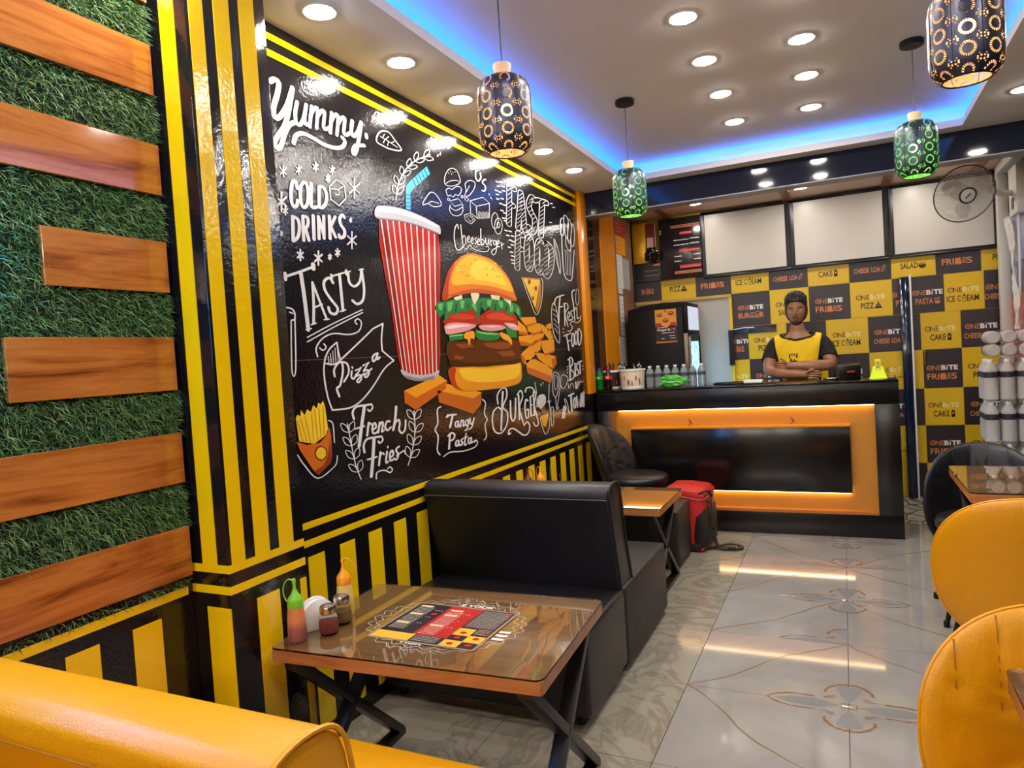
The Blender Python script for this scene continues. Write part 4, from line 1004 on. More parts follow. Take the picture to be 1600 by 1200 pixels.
def shaker(x, y, z, c1, c2, label, seed):
    t = thing('spice_shaker', label, 'shaker', (x, y, z)); r = .030
    MB().lathe([(r*.85, 0), (r, .008), (r*1.02, .03), (r*.95, .05), (r*.78, .066), (r*.76, .074)], 24).build('jar', JG, t, smooth=True)
    MB().lathe([(r*.84, .064), (r*.86, .066), (r*.86, .082), (r*.78, .088), (r*.3, .093), (.0005, .094)], 24).build('lid', CHROME, t, smooth=True)
    MB().lathe([(r*.80, .004), (r*.95, .01), (r*.96, .03), (r*.93, .040), (.0005, .043)], 20).build('spice_fill', M('spice bed', c2, .8, var=(180, .5)), t, smooth=True)
    rg = random.Random(seed); m = MB()
    for k in range(520):
        a = rg.random()*6.28; zz = rg.uniform(.006, .046); R_ = r*(.955 if zz < .040 else .9*sqrt(rg.random()))*rg.uniform(.97, 1.0)
        p = Vector((R_*cos(a), R_*sin(a), zz)); s_ = rg.uniform(.0008, .0019)
        e1 = Vector((rg.uniform(-1, 1), rg.uniform(-1, 1), rg.uniform(-1, 1))).normalized()*s_; e2 = Vector((rg.uniform(-1, 1), rg.uniform(-1, 1), rg.uniform(-1, 1))).normalized()*s_
        m.add([p+e1, p+e2, p-e1, p-e2], [(0, 1, 2), (0, 2, 3)])
    m.build('spice_flakes', M('spice flake', c1, .7, var=(300, .4)), t)['kind'] = 'stuff'
    return t
shaker(-1.487, 1.690, TZ, srgb(178, 70, 40), srgb(110, 40, 24), 'glass shaker of red chilli flakes with steel lid, nearer of two', 1)
shaker(-1.505, 1.778, TZ, srgb(196, 150, 80), srgb(120, 92, 50), 'glass shaker of pale brown herbs with steel lid, behind the chilli shaker', 2)
# things on the second table, just above the sofa back
squeeze(-1.70, 3.72, T2Z, sauce('red sauce in squeeze bottle', srgb(150, 60, 40), srgb(120, 40, 30), .05), None, M('dark red cap', srgb(120, 40, 30), .3), 'dark red capped squeeze bottle just above the black sofa back', 0, .115)
squeeze(-1.655, 3.80, T2Z, sauce('orange sauce in squeeze bottle', srgb(226, 140, 60), srgb(210, 110, 40), .05), None, OCAP, 'orange capped squeeze bottle on the table beyond the black sofa', 2.6, .115)
t = thing('steel_holder', 'small shiny wire holder on the table beyond the black sofa', 'holder', (-1.60, 3.90, T2Z))
MB().tube([(-.03, 0, .19), (-.045, 0, .01), (.045, 0, .01), (.03, 0, .14)], .003, 6).build('wire_loop', CHROME, t, smooth=True)
MB().box(-.05, .05, -.03, .03, 0, .008).build('base', CHROME, t)
# menu sheet on the front table
PRM = {'k': M('menu dark print', srgb(30, 28, 36), .3), 'r': M('menu red print', srgb(176, 28, 24), .3), 'y': M('menu amber print', srgb(236, 174, 50), .3), 'w': M('menu white print', srgb(226, 214, 196), .4), 'o': M('menu peach print', srgb(240, 190, 130), .4)}
mt = thing('menu_sheet', 'laminated menu with dark, red and amber blocks on the front table', 'menu', (-1.165, 1.852, TZ+.0006), radians(-1))
WM, HM = .36, .29
MB().prism(rrect(WM+.016, HM+.016, .012), 0, .0006, 2).build('lamination', M('clear laminate film', srgb(150, 130, 108), .08), mt)
m = MB(); kk = list('kryw') + ['o']
def mp_(x0, x1, y0, y1, c, dz=0.0):
    m.cur = kk.index(c); m.add([(-WM/2+WM*x0, -HM/2+HM*y0, .0008+dz), (-WM/2+WM*x1, -HM/2+HM*y0, .0008+dz), (-WM/2+WM*x1, -HM/2+HM*y1, .0008+dz), (-WM/2+WM*x0, -HM/2+HM*y1, .0008+dz)], [(0, 1, 2, 3)])
mp_(0, 1, 0, 1, 'k'); mp_(.34, .68, .17, 1, 'r', .0002); mp_(0, .38, 0, .17, 'y', .0003)
for a, b_, c, d in ((.68, .84, .28, .46), (.84, 1, .14, .30), (.68, .85, 0, .15)): mp_(a, b_, c, d, 'y', .0004)
for k in range(5):
    mp_(.04, .16, .90-.0*k, .935, 'o', .0004)
for (x, y) in ((.04, .90), (.04, .66), (.04, .40), (.38, .86), (.38, .72), (.38, .42)): mp_(x, x+.13, y, y+.045, 'o', .0005)
rg = random.Random(4)
for (x0, x1, y0, y1) in ((.04, .20, .25, .88), (.38, .54, .20, .82), (.70, .98, .50, .95), (.40, .64, .03, .14), (.86, .98, .33, .46)):
    y = y1
    while y > y0:
        x = x0
        while x < x1: w_ = rg.uniform(.008, .02); mp_(x, min(x+w_, x1), y, y+.009, 'w', .0006); x += w_+.006
        y -= .036
for (x, y) in ((.24, .82), (.27, .82), (.3, .82), (.24, .62), (.27, .62), (.24, .44), (.27, .44), (.57, .8), (.6, .8), (.58, .6), (.56, .42), (.6, .42)): mp_(x, x+.012, y, y+.014, 'w', .0006)
for (x, y) in ((.28, .72), (.93, .24), (.76, .07), (.93, .08), (.76, .35), (.94, .40), (.76, .22), (.94, .92)):
    m.cur = 1; m.add([(-WM/2+WM*x+.011*cos(a*pi/6), -HM/2+HM*y+.009*sin(a*pi/6), .0016) for a in range(12)], [tuple(range(12))])
m.cur = 0; me = bpy.data.meshes.new('print'); me.from_pydata(m.v, [], m.f)
for q in kk: me.materials.append(PRM[q])
me.polygons.foreach_set('material_index', m.mi); link('print', me, mt)
# thin scalloped paper mat under the sheet
dm = thing('table_mat', 'thin white scalloped line print showing around the laminated menu', 'table mat', (-1.165, 1.86, TZ+.0003))
m = MB()
for R_, ph, wdt in ((1.0, 0, .0016), (.90, .5, .0016)):
    P = [((.236*R_+.008*sin(26*a+ph))*cos(a)*1.08, (.206*R_+.008*sin(26*a+ph))*sin(a)) for a in [2*pi*k/180 for k in range(181)]]
    ribbon(m, P, wdt, .0001)
m.build('scallop_line', PRM['w'], dm)['kind'] = 'stuff'
m = MB(); addtext(m, 'E YOUR', lambda u, v: (-.03+u*.12, .150+v*.020, .0002), .03); addtext(m, 'HUR', lambda u, v: (-.06+u*.075, -.170+v*.020, .0002), .03)
m.build('lettering', PRM['w'], dm)['kind'] = 'stuff'
for k in range(3): MB().box(.195, .232, -.02-.026*k, -.006-.026*k, .0001, .0003).build('white_bar', PRM['w'], dm)

# ================================================================== RED BAG
REDC = M('red nylon', srgb(190, 30, 24), .6, bump=(60, .2), var=(6, .12)); BKN = M('black nylon', srgb(28, 24, 26), .6, bump=(60, .2))
bg = thing('delivery_bag', 'red and black insulated delivery bag standing at the block seat', 'bag', (-1.0, 4.88, 0), radians(-4))
B = lambda mb, n, mt, **k: mb.build(n, mt, bg, **k)
B(MB().prism([(-.13, .006), (.115, .006), (.13, .12), (.125, .36), (.11, .38), (-.13, .39)], -.16, .16, 1), 'bag_body', REDC, bevel=.022, segs=3)
B(MB().prism([(-.14, .37), (.0, .375), (.12, .355), (.135, .38), (.10, .415), (-.02, .428), (-.14, .425)], -.17, .17, 1), 'bag_lid', REDC, bevel=.012, segs=3)
B(MB().prism([(.060, .02), (.136, .04), (.138, .20), (.132, .29), (.075, .24), (.055, .12)], -.166, .166, 1), 'side_panel', BKN, bevel=.008, segs=2)
B(MB().box(-.125, .10, -.168, -.156, .015, .06), 'base_panel', BKN, bevel=.004)
B(MB().box(-.03, .03, -.170, -.158, .05, .35), 'front_strip', M('dark red strap', srgb(140, 30, 28), .6), bevel=.003)
B(MB().box(-.13, .02, -.168, -.156, .30, .352), 'zip_panel', BKN, bevel=.004)
B(MB().tube([(-.085, -.172, .345), (-.083, -.176, .33), (-.085, -.175, .315)], .005, 6), 'zip_puller', CHROME, smooth=True)
B(MB().tube(spline([(-.14, -.172, .376), (0, -.175, .376), (.12, -.17, .36), (.137, 0, .365), (.12, .17, .36)], 4), .004, 6), 'piping', M('pale piping', srgb(200, 90, 80), .5), smooth=True)
def strap(pts, w, mat, name, par, t_=.003):
    P = spline(pts, 5); vs = []; n = len(P)
    for i, p in enumerate(P):
        t = (P[min(i+1, n-1)]-P[max(i-1, 0)]).normalized(); s_ = t.cross(Vector((0, 0, 1)))
        s_ = s_.normalized() if s_.length > .2 else Vector((0, 1, 0)); up = s_.cross(t).normalized()*t_
        vs += [p+s_*w/2+up, p-s_*w/2+up, p-s_*w/2-up, p+s_*w/2-up]
    fs = [(4*i+a, 4*i+(a+1) % 4, 4*i+4+(a+1) % 4, 4*i+4+a) for i in range(n-1) for a in range(4)]+[(0, 1, 2, 3), tuple(4*(n-1)+k for k in (3, 2, 1, 0))]
    return MB().add(vs, fs).build(name, mat, par, smooth=True)
strap([(.135, -.02, .40), (.15, -.03, .30), (.155, -.04, .18), (.17, -.06, .07), (.21, -.07, .016), (.30, -.05, .012), (.33, .0, .012), (.30, .04, .014), (.24, .02, .022), (.16, -.04, .012), (.05, -.15, .008)], .028, BKN, 'shoulder_strap', bg)
B(MB().box(.255, .31, -.075, -.035, .008, .026), 'buckle', BKN, bevel=.004)
B(MB().box(.305, .312, -.068, -.042, .010, .028), 'buckle_bar', CHROME)
B(MB().tube(spline([(.10, -.17, .40), (.15, -.12, .41), (.16, -.06, .37), (.145, -.10, .33)], 4), .008, 8), 'carry_handle', BKN, smooth=True)

# ================================================================== RIGHT BACK CORNER
cl = struct('trim_7', MB().box(1.125, 1.198, 6.56, 6.65, 0, HL), M('off white pvc casing', srgb(204, 198, 186), .45), bevel=.008)
MB().box(1.12, 1.2, 6.0, 6.56, 2.555, 2.62).build('casing', M('white casing', srgb(220, 216, 208), .5), cl, world=True)
pm_ = thing('wall_poster', 'large red and blue glossy poster on the right wall behind the bottles', 'poster', (RX-.002, 6.0, 1.2))
MB().box(RX-.006, RX-.001, 5.45, 6.56, .9, 1.62).build('sheet', gloss_print('red orange poster print', srgb(186, 52, 22)), pm_, world=True)
MB().box(RX-.006, RX-.001, 5.45, 6.56, 1.62, 1.86).build('sheet_band', gloss_print('deep blue poster print', srgb(46, 56, 120)), pm_, world=True)
MB().box(RX-.006, RX-.001, 5.45, 6.56, 1.86, 2.25).build('sheet_band', gloss_print('pale blue poster print', srgb(150, 158, 190)), pm_, world=True)
m = MB(); P = spline([(6.18, 1.50), (6.16, 1.60), (6.12, 1.62), (6.09, 1.54), (6.06, 1.62), (6.02, 1.60), (6.0, 1.50)], 5); ribbon(m, P, .018, RX-.0075, 'yz'); m.build('arches_mark', M('amber arches print', srgb(240, 160, 40), .3), pm_, world=True)
for k in range(3):
    MB().prism([(5.5, 2.30+.09*k), (6.30, 2.16+.09*k+.0), (6.30, 2.20+.09*k), (5.5, 2.34+.09*k)], RX-.005, RX-.0005, 0).build('yellow_stripe', YELG, bpy.data.objects['wall_right'])
# plastic film hanging over the corner
def film(name, pts, w, mat, par=None):
    P = spline(pts, 8); vs = []; n = len(P); rg = random.Random(6); wd = 6
    for i, p in enumerate(P):
        for k in range(wd): vs.append(p+Vector((.012*sin(k*2.1+i*.4)+rg.uniform(-.003, .003), (k/(wd-1)-.5)*w*(1+.3*sin(i*.3)), 0)))
    fs = [(i*wd+k, i*wd+k+1, (i+1)*wd+k+1, (i+1)*wd+k) for i in range(n-1) for k in range(wd-1)]
    return MB().add(vs, fs).build(name, mat, par, smooth=True)
pf = film('plastic_film', [(1.155, 6.42, 2.2), (1.16, 6.30, 1.95), (1.15, 6.2, 1.7), (1.13, 6.05, 1.5), (1.12, 6.0, 1.36)], .12, M('milky hanging film', srgb(220, 214, 206), .3, trans=.3, ior=1.1))
tag(pf, 'milky strip of wrapping film hanging above the stacked water bottles', 'plastic film')
# fan
FANP = M('pale fan plastic', srgb(214, 208, 196), .35); FANB = M('translucent fan blade', srgb(214, 206, 192), .25, trans=.35, ior=1.15)
fn = thing('wall_fan', 'pale wall fan with wire cage before the right white board', 'fan', (.80, 5.76, 2.31))
FM = (Matrix.Rotation(radians(14), 4, 'Z') @ Matrix.Rotation(radians(22), 4, 'X'))       # faces -y, slightly down
def fb(mb, n, mt, **k):
    mb.v = [tuple(FM @ Vector(v)) for v in mb.v]; return mb.build(n, mt, fn, **k)
RF = .192
fb(MB().tube([(RF*cos(a*pi/24), -.0, RF*sin(a*pi/24)) for a in range(48)], .0045, 8, closed=True), 'cage_ring', M('dark cage ring', srgb(90, 84, 78), .4), smooth=True)
m = MB()
for k in range(72):
    a = 2*pi*k/72
    for s_ in (-1, 1):
        pts = [(.05*cos(a), s_*.052, .05*sin(a)), (.12*cos(a), s_*.046, .12*sin(a)), (.172*cos(a), s_*.026, .172*sin(a)), (RF*cos(a), 0, RF*sin(a))]
        m.tube(pts, .0013, 4, caps=False)
for s_ in (-1, 1):
    for R_, yy in ((.12, .046), (.165, .03)): m.tube([(R_*cos(a*pi/24), s_*yy, R_*sin(a*pi/24)) for a in range(48)], .0012, 4, closed=True)
fb(m, 'cage_wire', FANP, smooth=True)['kind'] = 'stuff'
for k in range(3):
    a0 = 2*pi*k/3+.35; m = MB(); vs = []
    for i in range(9):
        r = .03+.135*i/8; wv = .16+.42*sin(pi*min(1, i/7.2))**.8
        for j in range(5):
            a = a0+(j/4-.5)*wv*2*(1 if i else .8)+.03*i; vs.append((r*cos(a), -.012+.03*(j/4-.5)*sin(pi*i/9+.3), r*sin(a)))
    fs = [(i*5+j, i*5+j+1, (i+1)*5+j+1, (i+1)*5+j) for i in range(8) for j in range(4)]
    fb(m.add(vs, fs), 'blade', FANB, smooth=True)
RX90 = Matrix.Rotation(pi/2, 4, 'X')
fb(MB().lathe([(.048, .050), (.050, .056), (.040, .062), (.0005, .064)], 28, m=RX90), 'badge', FANP, smooth=True)
fb(MB().tube([(.050*cos(a*pi/16), -.056, .050*sin(a*pi/16)) for a in range(32)], .0065, 8, closed=True), 'badge_ring', M('dark badge ring', srgb(44, 38, 36), .35), smooth=True)
m = MB(); MR = Matrix.Rotation(radians(-50), 4, 'Y')
for k in range(4): m.box(-.022+.011*k, -.014+.011*k, -.0665, -.065, -.006, .006, MR)
fb(m, 'badge_mark', M('brown badge print', srgb(96, 70, 60), .5))['kind'] = 'stuff'
fb(MB().lathe([(.048, -.02), (.056, -.06), (.052, -.12), (.03, -.14)], 24, m=RX90), 'motor_housing', FANP, smooth=True)
MB().tube([(0.03, .12, .05), (.12, .16, .06), (.26, .30, .02), (.34, .36, .02)], .022, 10).build('arm', FANP, fn, smooth=True)
MB().box(.335, .395, .22, .46, -.14, .20).build('wall_box', FANP, fn, bevel=.008)
MB().box(.330, .336, .30, .36, -.10, -.02).build('switch_panel', M('dark switch recess', srgb(70, 60, 56), .4), fn)
for q in (0, .03): MB().tube([(.36, .30+q, -.14), (.365, .33+q, -.5), (.365, .36+q, -.72)], .005, 6).build('power_cord', WHITEP, fn, smooth=True)
# packs of large water bottles
big = [None]; SHR = M('cloudy shrink bottle plastic', srgb(240, 238, 234), .12, trans=.55, ior=1.12)
LBK = M('dark bottle label', srgb(52, 50, 60), .35)
def big_bottle():
    t = thing('large_water_bottle', 'x', 'bottle'); r = .044; h = .285
    prof = [(r*.8, 0), (r, .010)]
    for k in range(6): z = .018+k*.022; prof += [(r, z), (r*.94, z+.011)]
    prof += [(r, .155), (r, .205), (r*.95, .218), (r*.55, .252), (r*.33, .262), (r*.32, .268)]
    MB().lathe(prof, 16).build('bottle_body', SHR, t, smooth=True)
    MB().lathe([(r*1.015, .158), (r*1.015, .198)], 16, caps=False).build('bottle_label', LBK, t, smooth=True)
    MB().lathe([(r*.38, .262), (r*.38, .283), (r*.34, .285)], 12).build('cap', WHITEP, t, smooth=True)
    return t
BB = big_bottle(); cnt = 0
rows = ['front row', 'second row', 'third row']; cols = ['left', 'middle', 'right']
for lay in range(4):
    for j in range(3):
        for i in range(3):
            x = .915+.098*i; y = 5.80+.096*j; z = lay*.292+.002
            lab = 'large wrapped water bottle, %s in %s of the %s stack layer by the wall' % (cols[i], rows[j], ['bottom', 'second', 'third', 'upper'][lay])
            if cnt == 0: BB.location = (x, y, z); BB['label'] = lab; BB['group'] = 'stacked packs of large water bottles'
            else: dup(BB, (x, y, z), 0, lab, 'stacked packs of large water bottles')
            cnt += 1
for i in range(3):
    for j in range(2):
        o = dup(BB, (.935+.094*i, 5.77+.0*j, 1.222+.091*j), 0, 'large wrapped water bottle lying on the stack, %s one in the %s row' % (cols[i], ['lower', 'upper'][j]), 'stacked packs of large water bottles')
        o.rotation_euler = (-pi/2, 0, 0)

# ================================================================== MURAL (flat print; wall coordinates in mm: along, up)
INK = {
'yummy': [[18.3,702,0,[1950,2417,1970,2431,1992,2426,1980,2381,1956,2326,1959,2293,1986,2304,2026,2354,2056,2415]],[17.0,696,0,[2062,2430,2045,2374,2023,2311,1999,2267,1968,2231,1949,2201,1960,2183,1982,2202,2003,2247,2030,2285,2060,2303]],[13.8,676,0,[2082,2384,2067,2338,2070,2303,2091,2304,2113,2336,2132,2389]],[14.0,668,0,[2132,2389,2117,2338,2121,2312,2141,2319]],[13.4,663,0,[2163,2392,2142,2309]],[12.7,658,0,[2150,2351,2176,2387,2196,2391,2181,2314]],[13.0,647,0,[2189,2358,2218,2390,2236,2390,2223,2332,2235,2324,2257,2337]],[13.9,638,0,[2280,2401,2262,2318]],[13.3,632,0,[2269,2360,2299,2398,2319,2396,2302,2319]],[13.5,622,0,[2312,2364,2343,2399,2361,2399,2348,2344,2361,2334,2385,2348]],[14.6,608,0,[2410,2405,2398,2359,2412,2342,2443,2369,2464,2405]],[14.7,605,0,[2471,2415,2452,2356,2427,2294,2406,2266,2400,2281,2423,2307,2480,2321]],[14.1,594,0,[2501,2372,2501,2360]],[15.2,651,0,[2047,2224,2060,2253,2098,2273,2152,2271,2217,2261,2286,2264,2333,2280,2351,2305,2335,2318]]],
'leaf_drawing': [[6.1,568,1,[2573,2362,2589,2398,2629,2422,2676,2425,2718,2402,2765,2370,2679,2353,2614,2354]],[3.5,566,0,[2604,2391,2668,2384,2735,2374]],[3.4,572,0,[2618,2388,2639,2411]],[3.5,568,0,[2640,2387,2671,2408]],[3.4,572,0,[2636,2384,2623,2368]],[3.5,567,0,[2665,2383,2654,2363]],[3.5,561,0,[2683,2382,2712,2396]]],
'snowflake': [[4.9,703,0,[1984,2129,1980,2087]],[4.9,703,0,[1968,2115,1996,2100]],[4.9,703,0,[1966,2094,1999,2122]],[5.1,683,0,[2066,2147,2062,2113]],[5.1,683,0,[2052,2136,2076,2124]],[5.1,683,0,[2050,2119,2078,2142]],[6.0,661,0,[2162,2179,2158,2144]],[6.0,661,0,[2147,2167,2173,2155]],[6.0,661,0,[2145,2150,2175,2174]],[5.4,640,0,[2260,2187,2256,2153]],[5.4,640,0,[2246,2176,2271,2164]],[5.4,640,0,[2244,2159,2273,2182]],[6.9,647,0,[2229,2146,2226,2118]],[6.9,647,0,[2218,2137,2238,2127]],[6.9,647,0,[2216,2123,2239,2141]],[5.6,614,0,[2397,2166,2387,2082]],[5.6,614,0,[2360,2138,2425,2109]],[5.6,614,0,[2355,2096,2430,2152]],[6.3,708,0,[1964,2029,1957,1959]],[6.3,708,0,[1937,2007,1984,1981]],[6.3,708,0,[1934,1972,1988,2016]],[4.9,704,0,[1978,1980,1975,1949]],[4.9,704,0,[1966,1970,1987,1958]],[4.9,704,0,[1965,1955,1989,1974]],[4.8,622,0,[2353,1996,2351,1978]],[4.8,622,0,[2345,1990,2358,1984]],[4.8,622,0,[2344,1982,2359,1993]],[5.6,622,0,[2355,1940,2347,1870]],[5.6,622,0,[2324,1919,2378,1891]],[5.6,622,0,[2320,1884,2382,1926]],[3.5,712,0,[1948,1890,1945,1868]],[3.5,712,0,[1939,1883,1954,1874]],[3.5,712,0,[1938,1872,1955,1885]],[6.4,689,0,[2040,1832,2036,1791]],[6.4,689,0,[2024,1820,2052,1803]],[6.4,689,0,[2022,1800,2054,1823]],[6.7,666,0,[2140,1837,2134,1784]],[6.7,666,0,[2118,1821,2156,1799]],[6.7,666,0,[2115,1795,2159,1826]],[6.1,651,0,[2206,1832,2203,1811]],[6.1,651,0,[2197,1826,2212,1817]],[6.1,651,0,[2196,1815,2214,1828]],[6.2,641,0,[2255,1859,2252,1828]],[6.2,641,0,[2242,1850,2265,1837]],[6.2,641,0,[2240,1834,2267,1852]]],
'cold_drinks': [[12.9,691,0,[2048,2058,2043,2081,2027,2079,2015,2048,2012,2006,2023,1986,2040,1996,2045,2013]],[12.4,678,1,[2086,2088,2069,2071,2061,2029,2068,1996,2084,1996,2099,2016,2106,2058,2100,2085]],[13.3,668,0,[2127,2091,2120,2039,2121,2003,2149,2007]],[12.7,660,0,[2171,2089,2163,2009]],[12.8,655,0,[2171,2089,2198,2089,2212,2063,2204,2032,2183,2011,2163,2009]],[12.7,696,0,[2012,1949,2006,1860]],[12.1,692,0,[2012,1949,2038,1943,2044,1913,2031,1876,2006,1860]],[12.3,683,0,[2067,1959,2062,1869]],[11.6,679,0,[2067,1959,2089,1958,2094,1941,2085,1923,2068,1916]],[12.4,678,0,[2076,1916,2091,1873]],[13.3,669,0,[2125,1969,2120,1880]],[11.9,663,0,[2149,1886,2154,1971]],[11.2,659,0,[2156,1968,2179,1896]],[12.0,656,0,[2178,1891,2185,1977]],[12.9,649,0,[2219,1982,2214,1895]],[11.5,644,0,[2255,1986,2221,1941]],[11.5,645,0,[2223,1944,2249,1904]],[12.5,633,0,[2312,1992,2299,2000,2281,1981,2287,1958,2307,1938,2300,1914,2274,1905,2271,1916]]],
'ice_cube': [[5.4,636,3,[2278,2136,2233,2101,2235,2052,2284,2034,2331,2072,2328,2123]],[3.9,636,2,[2237,2093,2284,2098,2320,2118]],[3.9,636,0,[2284,2098,2292,2082,2265,2075]]],
'branch': [[4.5,542,0,[2690,2129,2722,2208,2786,2283,2883,2349,3020,2408]],[3.5,557,0,[2701,2157,2742,2172,2761,2199,2725,2186,2701,2157]],[3.5,562,0,[2701,2157,2671,2165,2674,2191,2701,2184,2701,2157]],[3.6,554,0,[2720,2203,2761,2219,2781,2247,2744,2234,2720,2203]],[3.5,559,0,[2720,2203,2690,2212,2693,2238,2720,2231,2720,2203]],[3.6,547,0,[2759,2251,2802,2261,2834,2289,2796,2280,2759,2251]],[3.6,552,0,[2759,2251,2737,2266,2753,2294,2774,2282,2759,2251]],[3.7,539,0,[2809,2298,2850,2300,2894,2323,2858,2323,2809,2298]],[3.6,542,0,[2809,2298,2802,2320,2834,2348,2842,2329,2809,2298]],[3.7,529,0,[2876,2344,2919,2346,2964,2370,2927,2369,2876,2344]],[3.7,533,0,[2876,2344,2868,2366,2901,2394,2910,2376,2876,2344]],[3.8,518,0,[2959,2381,2994,2374,3047,2391,3017,2399,2959,2381]],[3.8,519,0,[2959,2381,2968,2408,3014,2433,3008,2410,2959,2381]],[5.9,505,0,[3088,2416,3099,2426]],[5.9,502,0,[3116,2430,3121,2441]]],
'tasty': [[9.3,692,0,[1950,1725,2023,1747,2100,1773]],[12.5,711,0,[1951,1736,1951,1715]],[16.1,674,0,[2104,1783,2104,1767]],[14.3,688,0,[2033,1745,2043,1652,2051,1535]],[5.0,685,0,[2039,1535,2068,1540]],[10.2,677,0,[2093,1714,2091,1633,2082,1559]],[8.8,669,0,[2093,1714,2127,1642,2159,1577]],[6.6,671,0,[2091,1619,2139,1634]],[5.1,678,0,[2070,1554,2096,1561]],[5.2,661,0,[2144,1575,2173,1578]],[10.5,654,0,[2212,1721,2193,1739,2160,1723,2161,1689,2197,1651,2229,1622,2214,1599,2183,1603,2174,1623]],[6.9,642,0,[2203,1745,2300,1771]],[9.1,651,0,[2205,1752,2206,1737]],[9.4,632,0,[2298,1777,2299,1761]],[11.5,640,0,[2255,1758,2261,1614]],[5.4,640,0,[2243,1609,2278,1618]],[10.3,622,0,[2310,1771,2314,1730,2346,1716,2384,1740,2400,1789]],[10.4,617,0,[2400,1789,2409,1709,2393,1660,2355,1644,2326,1657]],[5.5,630,0,[2297,1767,2325,1776]],[5.6,613,0,[2384,1786,2413,1793]],[4.5,651,0,[2043,1507,2196,1561,2387,1622]],[4.5,651,0,[2041,1490,2195,1546,2387,1610]],[5.4,641,0,[2343,1560,2332,1573,2355,1583,2374,1566,2352,1532,2286,1518,2192,1522,2125,1502,2086,1466,2091,1433]],[5.2,669,0,[2106,1467,2123,1457,2143,1468,2131,1482]]],
'pencil_drawing': [[5.6,705,0,[1945,1614,1972,1610,1986,1594,1982,1573,1968,1569]],[4.9,706,0,[1959,1598,1977,1593]],[4.9,707,0,[1964,1568,1949,1385,1969,1391,1984,1576]]],
'pizza_banner': [[6.3,624,0,[2220,1415,2304,1461,2385,1506,2450,1543]],[6.6,596,0,[2450,1543,2525,1567]],[6.7,592,0,[2525,1567,2507,1502,2506,1449]],[6.7,586,0,[2506,1449,2587,1404]],[6.4,617,0,[2587,1404,2511,1370,2413,1292,2329,1243,2252,1223,2153,1225]],[5.9,663,0,[2153,1225,2131,1281,2120,1363,2131,1421,2162,1461,2209,1487]],[6.0,654,0,[2209,1487,2214,1449,2220,1415,2178,1401,2136,1406]],[3.0,663,0,[2151,1435,2154,1404]],[3.0,660,0,[2165,1446,2167,1405]],[3.0,657,0,[2180,1456,2181,1406]],[3.0,654,0,[2195,1466,2195,1407]],[3.0,650,0,[2210,1476,2209,1408]]],
'pizza': [[8.3,650,0,[2201,1274,2189,1306,2211,1319,2233,1372,2232,1406]],[7.6,647,0,[2182,1354,2181,1381,2214,1407,2261,1402,2269,1366,2235,1330]],[7.0,632,0,[2289,1370,2284,1347,2297,1338,2317,1357]],[6.2,633,0,[2293,1387,2295,1382]],[7.1,626,2,[2314,1372,2353,1385,2313,1348]],[7.1,625,0,[2313,1348,2342,1352,2347,1336,2328,1322,2319,1331,2368,1357]],[7.2,616,2,[2366,1390,2407,1404,2366,1367]],[7.2,614,0,[2366,1367,2395,1370,2401,1354,2381,1340,2372,1349,2422,1375]],[8.2,603,0,[2462,1438,2437,1427,2434,1406,2454,1412,2467,1434]],[8.2,599,0,[2471,1439,2465,1413,2485,1421]]],
'french_fries': [[8.6,627,0,[2281,1176,2275,1204,2302,1224,2353,1225,2402,1226]],[7.2,613,0,[2402,1226,2410,1211,2388,1198,2376,1206]],[13.4,626,0,[2355,1222,2328,1147,2301,1063]],[7.1,629,0,[2285,1136,2345,1140]],[8.8,619,0,[2375,1151,2359,1099]],[7.2,616,0,[2365,1131,2385,1147,2397,1139]],[8.1,610,0,[2398,1119,2423,1126,2417,1146,2399,1132,2399,1105,2423,1103,2440,1114]],[9.0,604,0,[2452,1143,2436,1102]],[8.2,600,0,[2443,1126,2469,1144,2473,1130,2461,1103,2478,1107]],[8.3,592,0,[2525,1140,2505,1142,2488,1120,2503,1104,2530,1114]],[11.0,583,0,[2580,1199,2566,1145,2546,1100]],[8.6,576,0,[2554,1121,2589,1141,2599,1123,2590,1096,2612,1078,2638,1094,2646,1132]],[8.8,617,0,[2333,1033,2331,1063,2355,1084,2402,1085,2456,1083]],[7.4,603,0,[2456,1083,2465,1067,2442,1056,2432,1065]],[13.6,615,0,[2404,1081,2387,1003,2367,927]],[7.2,616,0,[2350,1000,2413,1002]],[8.9,606,0,[2441,1017,2425,964]],[7.4,603,0,[2432,996,2453,1012,2466,1004]],[8.3,597,0,[2489,1013,2476,968,2493,969]],[6.6,595,0,[2498,1034,2496,1029]],[8.3,591,0,[2506,984,2533,992,2527,1013,2508,999,2510,971,2536,973]],[8.4,584,0,[2581,1022,2556,1012,2570,986,2553,968,2537,976]],[6.8,577,0,[2558,984,2617,998,2626,983]],[5.8,600,0,[2400,911,2408,936,2459,937,2500,920,2519,930,2501,944,2486,939]]],
